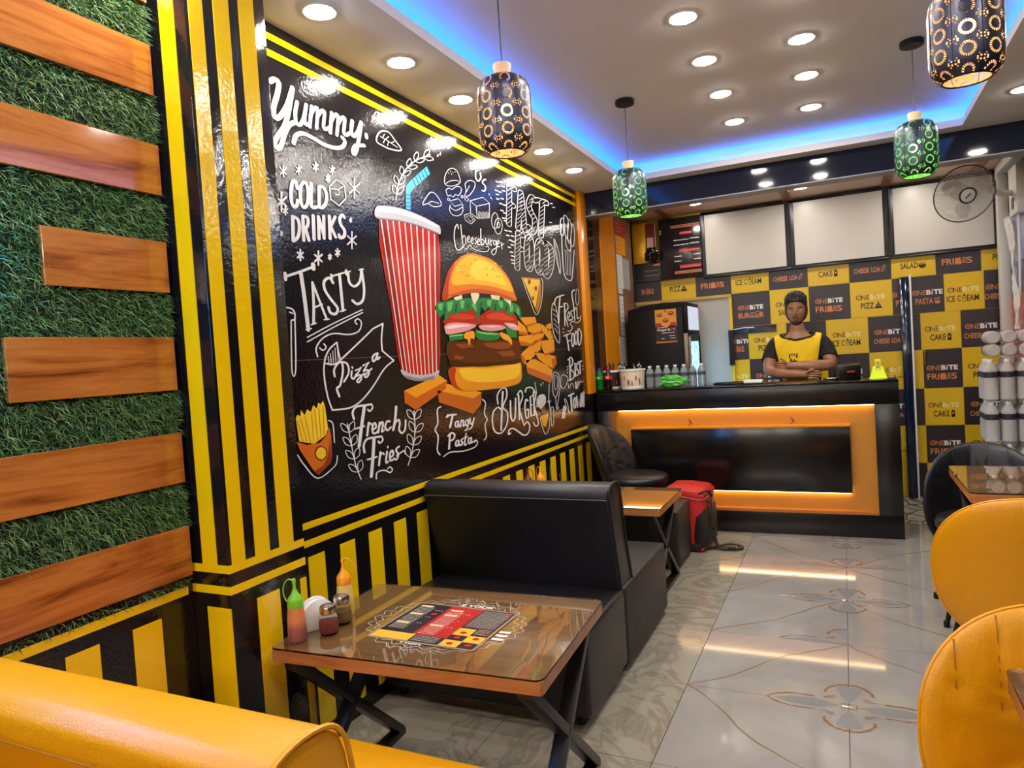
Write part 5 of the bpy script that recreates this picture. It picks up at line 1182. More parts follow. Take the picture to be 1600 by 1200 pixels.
'laurel': [[3.9,639,0,[2299,926,2269,997,2251,1086,2238,1163]],[3.1,633,0,[2285,959,2315,974,2311,1004,2284,992,2285,959]],[3.1,640,0,[2285,959,2245,971,2226,999,2261,990,2285,959]],[3.1,636,0,[2266,1015,2299,1027,2301,1056,2271,1046,2266,1015]],[3.1,643,0,[2266,1015,2228,1029,2214,1057,2248,1046,2266,1015]],[3.1,638,0,[2254,1070,2288,1083,2290,1112,2260,1101,2254,1070]],[3.1,645,0,[2254,1070,2217,1083,2204,1111,2236,1101,2254,1070]],[3.1,640,0,[2245,1125,2278,1138,2281,1166,2251,1156,2245,1125]],[3.0,647,0,[2245,1125,2208,1138,2196,1166,2228,1156,2245,1125]],[4.4,562,0,[2642,928,2685,992,2717,1076,2719,1168]],[3.5,561,0,[2663,959,2715,957,2744,983,2698,985,2663,959]],[3.5,568,0,[2663,959,2628,985,2637,1015,2668,994,2663,959]],[3.5,557,0,[2692,1012,2744,1015,2767,1044,2721,1041,2692,1012]],[3.5,564,0,[2692,1012,2653,1035,2654,1067,2690,1048,2692,1012]],[3.6,554,0,[2714,1068,2766,1072,2789,1101,2743,1098,2714,1068]],[3.5,561,0,[2714,1068,2674,1091,2676,1123,2712,1104,2714,1068]],[3.6,554,0,[2718,1127,2767,1138,2778,1170,2735,1161,2718,1127]],[3.5,561,0,[2718,1127,2672,1145,2663,1177,2704,1163,2718,1127]]],
'tangy_pasta': [[8.7,510,0,[3007,1110,3045,1116,3103,1112]],[10.6,510,0,[3068,1112,3033,1055]],[7.7,515,0,[3019,1120,3010,1108]],[7.8,502,0,[3118,1077,3094,1074,3088,1055,3107,1051,3122,1075,3116,1049,3131,1054]],[7.9,498,0,[3150,1077,3138,1045]],[8.0,495,0,[3144,1064,3166,1076,3174,1069,3166,1046,3183,1050]],[8.0,490,0,[3224,1074,3198,1068,3195,1048,3216,1046,3230,1073,3209,1027,3183,1022]],[8.1,485,0,[3247,1077,3246,1049,3272,1052,3292,1077,3260,1031,3229,1022]],[9.6,514,0,[3029,1023,3010,950]],[8.7,511,0,[3009,1014,3041,1025,3074,1013,3060,992,3025,988]],[7.8,504,0,[3109,979,3085,976,3078,958,3097,953,3113,977,3107,952,3122,956]],[7.9,499,0,[3153,981,3136,973,3151,960,3133,950,3118,958]],[8.0,493,0,[3193,1003,3169,949,3190,948]],[6.0,493,0,[3166,984,3207,984]],[8.1,487,0,[3244,975,3218,973,3212,953,3232,948,3248,973,3242,947,3258,951]],[8.2,481,0,[3279,948,3293,953]],[6.0,494,0,[2955,919,3021,931,3157,917,3275,920,3313,941,3289,957,3271,951]]],
'brace': [[6.5,528,0,[2958,1165,2924,1153,2920,1089,2891,1059,2915,1024,2899,960,2921,933]],[6.2,467,0,[3400,1166,3434,1142,3411,1087,3441,1051,3410,1024,3420,962,3391,943]]],
'burger_word': [[10.2,444,0,[3660,1189,3634,1097,3607,972]],[8.3,446,0,[3587,1125,3586,1175,3646,1210,3705,1204,3707,1157,3647,1101,3702,1065,3687,998,3609,956,3528,972,3500,1028,3521,1085,3585,1106,3616,1090]],[9.6,430,0,[3755,1129,3746,1039,3768,1008,3803,1026,3829,1138]],[9.7,422,0,[3873,1154,3865,1006]],[7.8,419,0,[3855,1157,3910,1181,3932,1140,3876,1080,3902,1004,3929,961]],[9.0,412,0,[4006,1109,3977,1118,3955,1068,3965,1007,4000,1009,4007,1053,3982,1053]],[9.1,407,0,[4049,1131,4040,1009]],[7.1,405,0,[4049,1129,4085,1136]],[7.1,405,0,[4045,1075,4076,1077]],[7.1,406,0,[4040,1009,4076,1014]],[10.2,402,0,[4104,1157,4096,1009]],[8.1,403,0,[3975,1166,4003,1190,4090,1183,4137,1134,4102,1080,4131,1000,4149,946,4101,939,4069,966]],[8.7,423,0,[3727,939,3700,936,3713,961,3771,962,3844,932,3915,903,3984,909,4011,952,3976,980,3945,969]]],
'cheeseburger': [[5.1,486,0,[3256,2078,3249,2100,3218,2072,3205,2013,3221,1968,3259,1969,3311,2001]],[5.1,481,0,[3284,2103,3291,2003]],[4.3,478,0,[3291,2032,3314,2050,3327,2040,3326,2007]],[4.3,473,0,[3347,2032,3370,2042,3368,2054,3348,2041,3349,2020,3375,2024]],[4.4,468,0,[3390,2031,3414,2040,3411,2052,3391,2039,3392,2019,3418,2022]],[4.5,460,0,[3464,2033,3489,2043,3486,2055,3466,2042,3467,2021,3494,2024]],[4.7,435,0,[3712,2052,3739,2062,3736,2075,3713,2061,3714,2039,3744,2042]],[4.4,463,0,[3456,2056,3436,2045,3453,2033,3433,2018]],[5.4,455,0,[3514,2114,3506,2029,3533,2030,3547,2050,3517,2055]],[4.6,449,0,[3565,2067,3565,2038,3589,2037,3601,2069,3605,2035]],[4.6,445,0,[3626,2069,3628,2033]],[4.6,443,0,[3628,2056,3654,2069]],[4.7,440,0,[3699,2069,3674,2068,3659,2047,3683,2043,3704,2069,3691,2008,3650,1982,3632,2002,3709,2034]],[4.8,431,0,[3767,2068,3774,2029]],[4.8,429,0,[3772,2053,3801,2064]],[3.6,462,0,[3292,1986,3329,1979,3369,2007,3389,1997,3436,1987,3531,1987,3592,2002,3591,2025,3562,2016]]],
'burger_drawing': [[3.4,488,1,[3146,2290,3159,2341,3213,2382,3277,2387,3310,2347,3296,2321,3214,2292]],[2.5,488,0,[3156,2293,3201,2315,3270,2333,3300,2328]],[3.3,492,0,[3190,2356,3195,2353]],[3.4,490,0,[3211,2369,3216,2365]],[3.4,487,0,[3234,2367,3239,2364]],[3.4,484,0,[3259,2377,3264,2374]],[3.4,489,0,[3220,2357,3224,2354]],[3.4,488,1,[3155,2263,3186,2276,3215,2275,3251,2294,3287,2304,3317,2301,3311,2280,3276,2253,3253,2257,3220,2237,3191,2241,3167,2232,3154,2249]],[3.3,495,1,[3173,2223,3185,2219,3171,2210,3159,2214]],[3.4,477,1,[3322,2263,3336,2259,3321,2250,3307,2254]],[3.4,485,3,[3187,2211,3278,2239,3320,2217,3231,2190]],[3.4,485,0,[3185,2191,3177,2157,3219,2141,3280,2152,3318,2180,3319,2214]],[3.4,486,0,[3183,2178,3240,2170,3318,2202]],[3.5,469,0,[3353,2243,3351,2266,3370,2299,3364,2334,3421,2363,3477,2363,3473,2336,3439,2304,3399,2277,3365,2264,3392,2254,3365,2239]],[2.6,469,0,[3372,2291,3414,2334]],[3.6,455,3,[3408,2250,3565,2297,3643,2278,3631,2192,3479,2167,3404,2185]],[3.6,457,2,[3408,2250,3477,2232,3643,2276]],[3.6,460,0,[3477,2232,3479,2167]],[2.2,458,0,[3496,2175,3504,2210]],[2.3,456,0,[3511,2177,3519,2209]],[2.3,454,0,[3527,2180,3535,2207]],[2.3,453,0,[3543,2182,3551,2217]],[2.3,451,0,[3559,2184,3567,2216]],[2.3,449,0,[3575,2187,3582,2215]],[2.3,448,0,[3591,2189,3600,2225]],[2.3,446,0,[3607,2192,3616,2224]],[2.3,445,0,[3623,2194,3631,2223]],[3.5,470,3,[3329,2160,3393,2180,3455,2154,3403,2124,3340,2134]],[2.6,469,3,[3350,2157,3391,2167,3431,2151,3398,2136]],[3.8,437,1,[3745,2192,3732,2163,3707,2142,3679,2139,3660,2153,3656,2180,3669,2209,3694,2229,3722,2233,3741,2218]],[3.8,433,1,[3795,2168,3780,2138,3751,2117,3719,2113,3696,2127,3691,2154,3706,2183,3735,2204,3767,2208,3790,2193]],[3.8,433,1,[3763,2171,3758,2160,3747,2152,3735,2151,3726,2156,3724,2166,3729,2176,3740,2184,3752,2185,3761,2180]],[7.2,455,0,[3498,2438,3492,2395,3516,2378,3554,2402,3551,2432]],[7.3,448,0,[3617,2406,3593,2401,3571,2380,3604,2366,3592,2339,3560,2333]],[5.6,443,0,[3643,2331,3650,2325]],[3.7,440,0,[3661,2316,3680,2306]]],
'lemon_drawing': [[4.0,517,1,[2917,2145,2947,2181,3002,2221,3055,2215,3096,2176,3023,2154,2967,2159]],[3.2,515,0,[2967,2159,3005,2176,3072,2178]]],
'fast_food': [[34.4,418,2,[3930,2424,3914,2315,3892,2195]],[34.8,413,2,[3930,2422,4005,2427]],[34.6,415,2,[3914,2315,3972,2319]],[35.5,405,2,[4026,2190,4070,2321,4100,2421]],[35.9,401,2,[4100,2421,4117,2309,4123,2190]],[35.7,403,2,[4058,2274,4117,2276]],[36.9,390,0,[4323,2413,4277,2426,4216,2366,4250,2320,4302,2281,4280,2210,4204,2187,4193,2218]],[38.3,375,2,[4378,2423,4526,2431]],[38.1,378,2,[4447,2405,4418,2293,4391,2191]],[35.0,411,2,[4021,2156,3995,2052,3973,1936]],[35.4,406,2,[4020,2154,4088,2153]],[35.3,408,2,[4001,2061,4059,2061]],[36.3,396,0,[4219,2054,4209,2014,4194,1979,4176,1955,4158,1945,4143,1952,4132,1973,4128,2005,4131,2045,4140,2085,4155,2120,4173,2144,4191,2154,4207,2148,4218,2128,4222,2095,4219,2055]],[37.6,383,0,[4396,2049,4385,2008,4369,1972,4349,1948,4328,1938,4311,1944,4298,1966,4293,1999,4296,2038,4306,2079,4322,2114,4342,2139,4362,2150,4380,2144,4393,2123,4398,2090,4396,2049]],[38.6,373,0,[4474,2149,4551,2126,4562,2049,4506,1956,4432,1924,4456,2039,4474,2149]]],
'fast_food_core': [[25.6,418,2,[3930,2424,3914,2315,3892,2195]],[25.9,413,2,[3930,2422,4005,2427]],[25.7,415,2,[3914,2315,3972,2319]],[26.4,405,2,[4026,2190,4070,2321,4100,2421]],[26.6,401,2,[4100,2421,4117,2309,4123,2190]],[26.5,403,2,[4058,2274,4117,2276]],[27.4,390,0,[4323,2413,4277,2426,4216,2366,4250,2320,4302,2281,4280,2210,4204,2187,4193,2218]],[28.5,375,2,[4378,2423,4526,2431]],[28.3,378,2,[4447,2405,4418,2293,4391,2191]],[26.0,411,2,[4021,2156,3995,2052,3973,1936]],[26.3,406,2,[4020,2154,4088,2153]],[26.2,408,2,[4001,2061,4059,2061]],[27.0,396,0,[4219,2054,4209,2014,4194,1979,4176,1955,4158,1945,4143,1952,4132,1973,4128,2005,4131,2045,4140,2085,4155,2120,4173,2144,4191,2154,4207,2148,4218,2128,4222,2095,4219,2055]],[27.9,383,0,[4396,2049,4385,2008,4369,1972,4349,1948,4328,1938,4311,1944,4298,1966,4293,1999,4296,2038,4306,2079,4322,2114,4342,2139,4362,2150,4380,2144,4393,2123,4398,2090,4396,2049]],[28.7,373,0,[4474,2149,4551,2126,4562,2049,4506,1956,4432,1924,4456,2039,4474,2149]]],
'fast_food_hatch': [[2.2,417,0,[3901,2397,3956,2424]],[2.2,417,0,[3897,2369,3952,2397]],[2.2,417,0,[3893,2342,3947,2369]],[2.2,418,0,[3889,2315,3943,2342]],[2.2,418,0,[3885,2289,3939,2316]],[2.2,418,0,[3881,2266,3934,2292]],[2.2,419,0,[3876,2242,3930,2268]],[2.2,419,0,[3872,2218,3925,2244]],[2.2,420,0,[3867,2194,3921,2220]],[2.2,413,0,[3940,2410,3995,2438]],[2.2,415,0,[3916,2303,3970,2330]],[2.2,408,0,[4002,2190,4059,2216]],[2.2,407,0,[4011,2216,4067,2242]],[2.2,406,0,[4019,2242,4076,2268]],[2.2,406,0,[4028,2268,4085,2295]],[2.2,405,0,[4037,2294,4094,2322]],[2.2,404,0,[4045,2320,4102,2347]],[2.2,404,0,[4052,2345,4110,2373]],[2.2,403,0,[4060,2370,4118,2398]],[2.2,402,0,[4067,2395,4125,2423]],[2.2,402,0,[4072,2396,4131,2425]],[2.2,402,0,[4076,2374,4134,2402]],[2.3,401,0,[4079,2351,4138,2379]],[2.3,401,0,[4083,2329,4141,2357]],[2.3,401,0,[4086,2306,4144,2334]],[2.3,401,0,[4088,2283,4147,2311]],[2.3,401,0,[4090,2260,4148,2287]],[2.3,400,0,[4091,2236,4150,2263]],[2.3,400,0,[4092,2212,4151,2239]],[2.3,400,0,[4093,2189,4152,2215]],[2.2,403,0,[4058,2262,4116,2289]],[2.3,386,0,[4269,2405,4332,2435]],[2.3,389,0,[4231,2396,4293,2426]],[2.3,392,0,[4201,2366,4262,2395]],[2.3,392,0,[4194,2340,4255,2369]],[2.3,391,0,[4211,2317,4273,2346]],[2.3,389,0,[4232,2296,4294,2324]],[2.3,387,0,[4258,2277,4321,2305]],[2.3,387,0,[4265,2249,4328,2277]],[2.3,388,0,[4255,2214,4317,2241]],[2.3,391,0,[4211,2185,4273,2212]],[2.3,394,0,[4168,2189,4229,2216]],[2.4,378,0,[4382,2410,4448,2441]],[2.4,373,0,[4454,2414,4522,2445]],[2.4,376,0,[4411,2376,4477,2406]],[2.4,377,0,[4404,2348,4470,2378]],[2.4,377,0,[4396,2320,4462,2350]],[2.4,378,0,[4389,2292,4455,2322]],[2.4,378,0,[4382,2266,4448,2295]],[2.4,379,0,[4375,2240,4441,2269]],[2.4,379,0,[4368,2215,4434,2243]],[2.4,380,0,[4362,2189,4427,2217]],[2.2,409,0,[3989,2131,4046,2156]],[2.2,409,0,[3983,2105,4039,2130]],[2.2,410,0,[3977,2079,4033,2103]],[2.2,411,0,[3971,2053,4027,2077]],[2.2,411,0,[3965,2028,4021,2052]],[2.2,411,0,[3961,2005,4017,2029]],[2.2,412,0,[3956,1982,4012,2006]],[2.2,412,0,[3952,1959,4008,1982]],[2.2,412,0,[3948,1936,4003,1959]],[2.2,406,0,[4025,2141,4083,2166]],[2.2,408,0,[4002,2049,4059,2073]],[2.3,393,0,[4184,2022,4245,2047]],[2.3,394,0,[4172,1984,4232,2009]],[2.3,395,0,[4155,1955,4216,1979]],[2.3,397,0,[4138,1938,4198,1962]],[2.3,398,0,[4121,1937,4181,1960]],[2.3,399,0,[4108,1951,4167,1974]],[2.3,400,0,[4101,1977,4160,2001]],[2.3,400,0,[4100,2013,4159,2037]],[2.3,399,0,[4106,2052,4165,2077]],[2.3,398,0,[4118,2089,4177,2115]],[2.3,397,0,[4134,2119,4194,2145]],[2.3,396,0,[4152,2136,4212,2162]],[2.3,394,0,[4169,2138,4229,2165]],[2.3,393,0,[4182,2125,4243,2151]],[2.3,393,0,[4189,2098,4251,2124]],[2.3,393,0,[4190,2062,4251,2087]],[2.4,380,0,[4358,2015,4423,2041]],[2.4,381,0,[4345,1977,4410,2002]],[2.4,382,0,[4327,1948,4391,1972]],[2.4,384,0,[4307,1931,4371,1955]],[2.3,385,0,[4288,1929,4352,1953]],[2.3,386,0,[4273,1943,4336,1967]],[2.3,387,0,[4264,1970,4327,1995]],[2.3,387,0,[4263,2006,4326,2031]],[2.3,386,0,[4269,2046,4332,2071]],[2.3,385,0,[4282,2083,4346,2110]],[2.4,384,0,[4300,2113,4364,2140]],[2.4,383,0,[4320,2131,4384,2158]],[2.4,381,0,[4339,2133,4404,2160]],[2.4,380,0,[4354,2120,4419,2147]],[2.4,379,0,[4363,2093,4429,2120]],[2.4,379,0,[4365,2056,4430,2083]],[2.4,371,0,[4478,2124,4547,2151]],[2.5,368,0,[4519,2099,4588,2127]],[2.5,368,0,[4522,2074,4592,2101]],[2.5,368,0,[4526,2049,4596,2076]],[2.5,368,0,[4518,2020,4588,2047]],[2.4,370,0,[4500,1989,4569,2016]],[2.4,371,0,[4481,1959,4550,1984]],[2.4,374,0,[4435,1927,4502,1952]],[2.4,377,0,[4402,1926,4468,1951]],[2.4,376,0,[4408,1954,4474,1980]],[2.4,376,0,[4414,1983,4480,2008]],[2.4,375,0,[4420,2011,4487,2037]],[2.4,375,0,[4425,2039,4492,2066]],[2.4,375,0,[4429,2067,4496,2094]],[2.4,374,0,[4434,2094,4501,2121]],[2.4,374,0,[4438,2122,4506,2149]]],
'dash': [[7.6,431,0,[3751,2422,3781,2426]],[7.7,427,0,[3801,2430,3832,2434]],[7.6,430,0,[3762,2399,3792,2402]],[7.7,424,0,[3824,2409,3855,2413]],[7.6,433,0,[3732,2368,3762,2370]],[7.7,429,0,[3779,2367,3809,2370]],[7.8,424,0,[3829,2384,3860,2387]],[7.6,432,0,[3742,2346,3772,2349]],[7.7,426,0,[3802,2333,3833,2336]],[7.6,432,0,[3742,2321,3772,2323]],[7.7,428,0,[3782,2300,3812,2302]],[7.8,424,0,[3830,2300,3861,2303]],[7.7,427,0,[3791,2261,3822,2263]],[7.7,424,0,[3827,2252,3858,2254]],[7.7,426,0,[3807,2219,3838,2221]],[7.8,424,0,[3829,2205,3860,2207]],[7.8,424,0,[3829,2148,3860,2149]],[7.8,419,0,[3885,2151,3917,2152]],[7.8,422,0,[3852,2122,3883,2123]],[7.9,416,0,[3916,2126,3948,2127]],[7.8,419,0,[3884,2097,3916,2098]],[7.9,416,0,[3922,2094,3955,2095]],[7.8,421,0,[3864,2052,3895,2052]],[7.9,417,0,[3907,2071,3940,2072]],[7.8,419,0,[3887,2025,3919,2026]],[7.9,417,0,[3902,2003,3934,2003]],[7.9,418,0,[3893,1977,3926,1978]],[7.9,417,0,[3902,1959,3934,1959]],[4.5,364,0,[4600,2440,4642,2444]],[4.5,361,0,[4639,2421,4682,2424]],[4.5,366,0,[4566,2304,4608,2307]],[4.5,362,0,[4631,2263,4674,2266]]],
'fries_drawing': [[7.1,347,0,[4787,2250,4779,2129,4794,1955,4929,1930,4979,2020,5032,2163]],[5.8,352,1,[4785,2353,4763,2258,4818,2249,4849,2351,4830,2372]],[5.9,347,1,[4855,2387,4851,2288,4888,2234,4941,2347,4910,2399]],[6.0,343,1,[4946,2377,4908,2237,4950,2207,5004,2321,4991,2366]],[6.1,339,1,[5015,2346,4971,2209,5023,2192,5059,2280,5051,2351]],[5.9,345,1,[4871,2232,4871,2174,4940,2146,4964,2208]],[3.5,350,0,[4840,2147,4834,1960]],[3.5,348,0,[4880,2151,4864,1963]],[3.6,346,0,[4921,2156,4895,1965]],[3.6,344,0,[4962,2161,4926,1968]],[4.6,360,1,[4629,2199,4697,2131,4724,2031,4706,1959,4657,2036,4629,2123]],[3.4,361,0,[4638,2180,4702,1972]]],
'fresh_food': [[7.9,363,0,[4558,1733,4602,1783,4757,1812]],[9.1,362,0,[4679,1798,4645,1709,4622,1609]],[6.9,360,0,[4640,1717,4724,1730]],[8.1,356,0,[4759,1747,4738,1590]],[7.0,353,0,[4739,1746,4805,1754,4826,1721,4760,1678,4803,1586]],[7.0,350,0,[4807,1647,4857,1667,4841,1695,4805,1659,4824,1631,4872,1639]],[7.1,346,0,[4924,1705,4882,1696,4890,1668,4914,1650,4871,1632]],[8.4,343,0,[4993,1863,4926,1835,4949,1732,4953,1634]],[7.3,340,0,[4959,1708,5012,1732,5012,1652,5056,1658]],[6.0,344,0,[5087,1673,5074,1637,4992,1616,4903,1626,4853,1608,4889,1583,4858,1557,4784,1551]],[9.3,354,0,[4760,1528,4793,1412]],[7.0,353,0,[4726,1514,4855,1540]],[7.0,352,0,[4771,1477,4845,1486]],[8.3,347,1,[4913,1487,4901,1454,4881,1438,4864,1447,4858,1475,4866,1510,4885,1534,4904,1534,4914,1510]],[8.4,343,1,[4986,1502,4973,1469,4952,1453,4935,1461,4929,1491,4937,1526,4956,1549,4976,1550,4987,1526]],[8.5,338,1,[5012,1570,5078,1541,5060,1480,5004,1449]],[4.6,358,0,[4721,1565,4694,1571]],[4.6,358,0,[4724,1545,4686,1541]],[4.6,358,0,[4727,1526,4694,1514]],[4.5,368,1,[4529,1742,4490,1648,4513,1538,4598,1466,4625,1516,4613,1629,4585,1718]],[3.3,368,0,[4523,1704,4592,1684]],[3.3,368,0,[4527,1671,4595,1646]],[3.4,368,0,[4530,1638,4597,1608]],[3.4,367,0,[4533,1605,4600,1570]],[3.4,367,0,[4537,1572,4603,1532]],[3.6,338,1,[5029,1867,5000,1782,5029,1747,5073,1797,5071,1864]]],
'best_in_town': [[10.5,353,0,[4794,1342,4782,1200]],[9.4,351,0,[4761,1343,4830,1360,4857,1319,4796,1279,4871,1245,4844,1205,4755,1195]],[9.5,346,0,[4903,1313,4894,1218]],[7.1,345,0,[4903,1310,4942,1312]],[7.1,345,0,[4895,1265,4934,1267]],[7.1,346,0,[4887,1221,4926,1222]],[8.4,343,0,[4993,1305,4951,1306,4932,1278,4969,1250,4943,1223,4902,1227]],[9.7,340,0,[4967,1320,5054,1327]],[9.7,340,0,[5010,1319,5001,1229]],[8.3,347,0,[4893,1177,4888,1128]],[7.2,345,2,[4912,1124,4914,1174,4933,1127,4946,1179]],[4.7,353,0,[4731,1171,4745,1137,4790,1167,4830,1165,4839,1138]],[4.8,340,0,[4965,1147,4992,1179,5025,1165,5063,1175]],[4.6,356,0,[4760,1299,4733,1293]],[4.6,356,0,[4750,1280,4723,1273]],[4.6,356,0,[4747,1260,4732,1249]],[4.9,336,0,[5054,1285,5077,1292]],[4.9,336,0,[5057,1263,5080,1265]],[12.8,354,0,[4730,1085,4831,1094]],[13.9,354,0,[4776,1084,4776,972]],[10.6,349,1,[4870,1022,4859,998,4842,987,4827,995,4822,1017,4828,1043,4844,1060,4860,1059,4870,1040]],[9.6,344,2,[4895,1070,4900,982,4941,1050,4957,981,4996,1080]],[10.9,340,0,[4993,985,5007,1084]],[10.9,339,0,[5010,1079,5038,996]],[11.0,338,0,[5039,981,5055,1090]]],
'cutlery_drawing': [[4.4,373,1,[4468,1266,4561,1243,4539,1149,4482,1097,4436,1123,4440,1199]],[4.5,362,1,[4622,1240,4738,1211,4637,1142,4587,1179]],[4.3,379,1,[4375,1019,4423,1025,4412,928,4374,908]],[4.6,360,1,[4644,1073,4695,1035,4715,964,4666,1014]],[4.3,382,0,[4375,1192,4352,1086,4370,987]],[4.3,382,0,[4329,1082,4354,1066,4385,1079]],[4.4,372,0,[4476,1098,4485,1008,4523,1022]],[4.4,370,0,[4587,1179,4535,1093,4486,1014]],[4.5,365,0,[4569,1001,4626,990]],[4.5,365,0,[4577,977,4632,966]],[4.5,365,0,[4580,954,4635,945]],[4.1,399,0,[4134,1217,4154,1143]],[4.2,392,0,[4224,1201,4241,1188]],[4.2,389,0,[4261,1210,4270,1198]],[3.4,366,0,[4565,939,4617,1025]],[3.4,365,0,[4574,938,4626,1024]],[3.4,365,0,[4583,937,4635,1023]],[3.4,364,0,[4592,936,4645,1022]],[3.4,363,0,[4601,935,4654,1021]],[3.4,363,0,[4611,934,4663,1020]],[3.4,362,0,[4620,933,4673,1020]],[3.3,372,1,[4476,1241,4534,1227,4517,1161,4470,1153]]],
'ice_cream_drawing': [[6.3,392,0,[4147,1102,4199,1127,4269,1126,4298,1101]],[6.3,392,0,[4145,1088,4196,1111,4267,1112,4296,1090]],[6.3,392,0,[4143,1074,4193,1094,4264,1097,4295,1080]],[6.3,392,0,[4140,1059,4191,1078,4262,1082,4293,1069]],[4.2,389,0,[4189,984,4207,929,4260,865,4328,905,4344,968]]],
'pizza_outline': [[4.2,391,0,[4036,1879,4118,1771,4224,1656,4322,1729,4371,1859,4355,1901]]],
'fries_box_outline': [[4.3,681,0,[1946,1080,1977,1038,2043,978,2136,1004,2157,1023,2162,1045]],[4.4,665,0,[2128,1187,2150,1170,2151,1098]]],
}
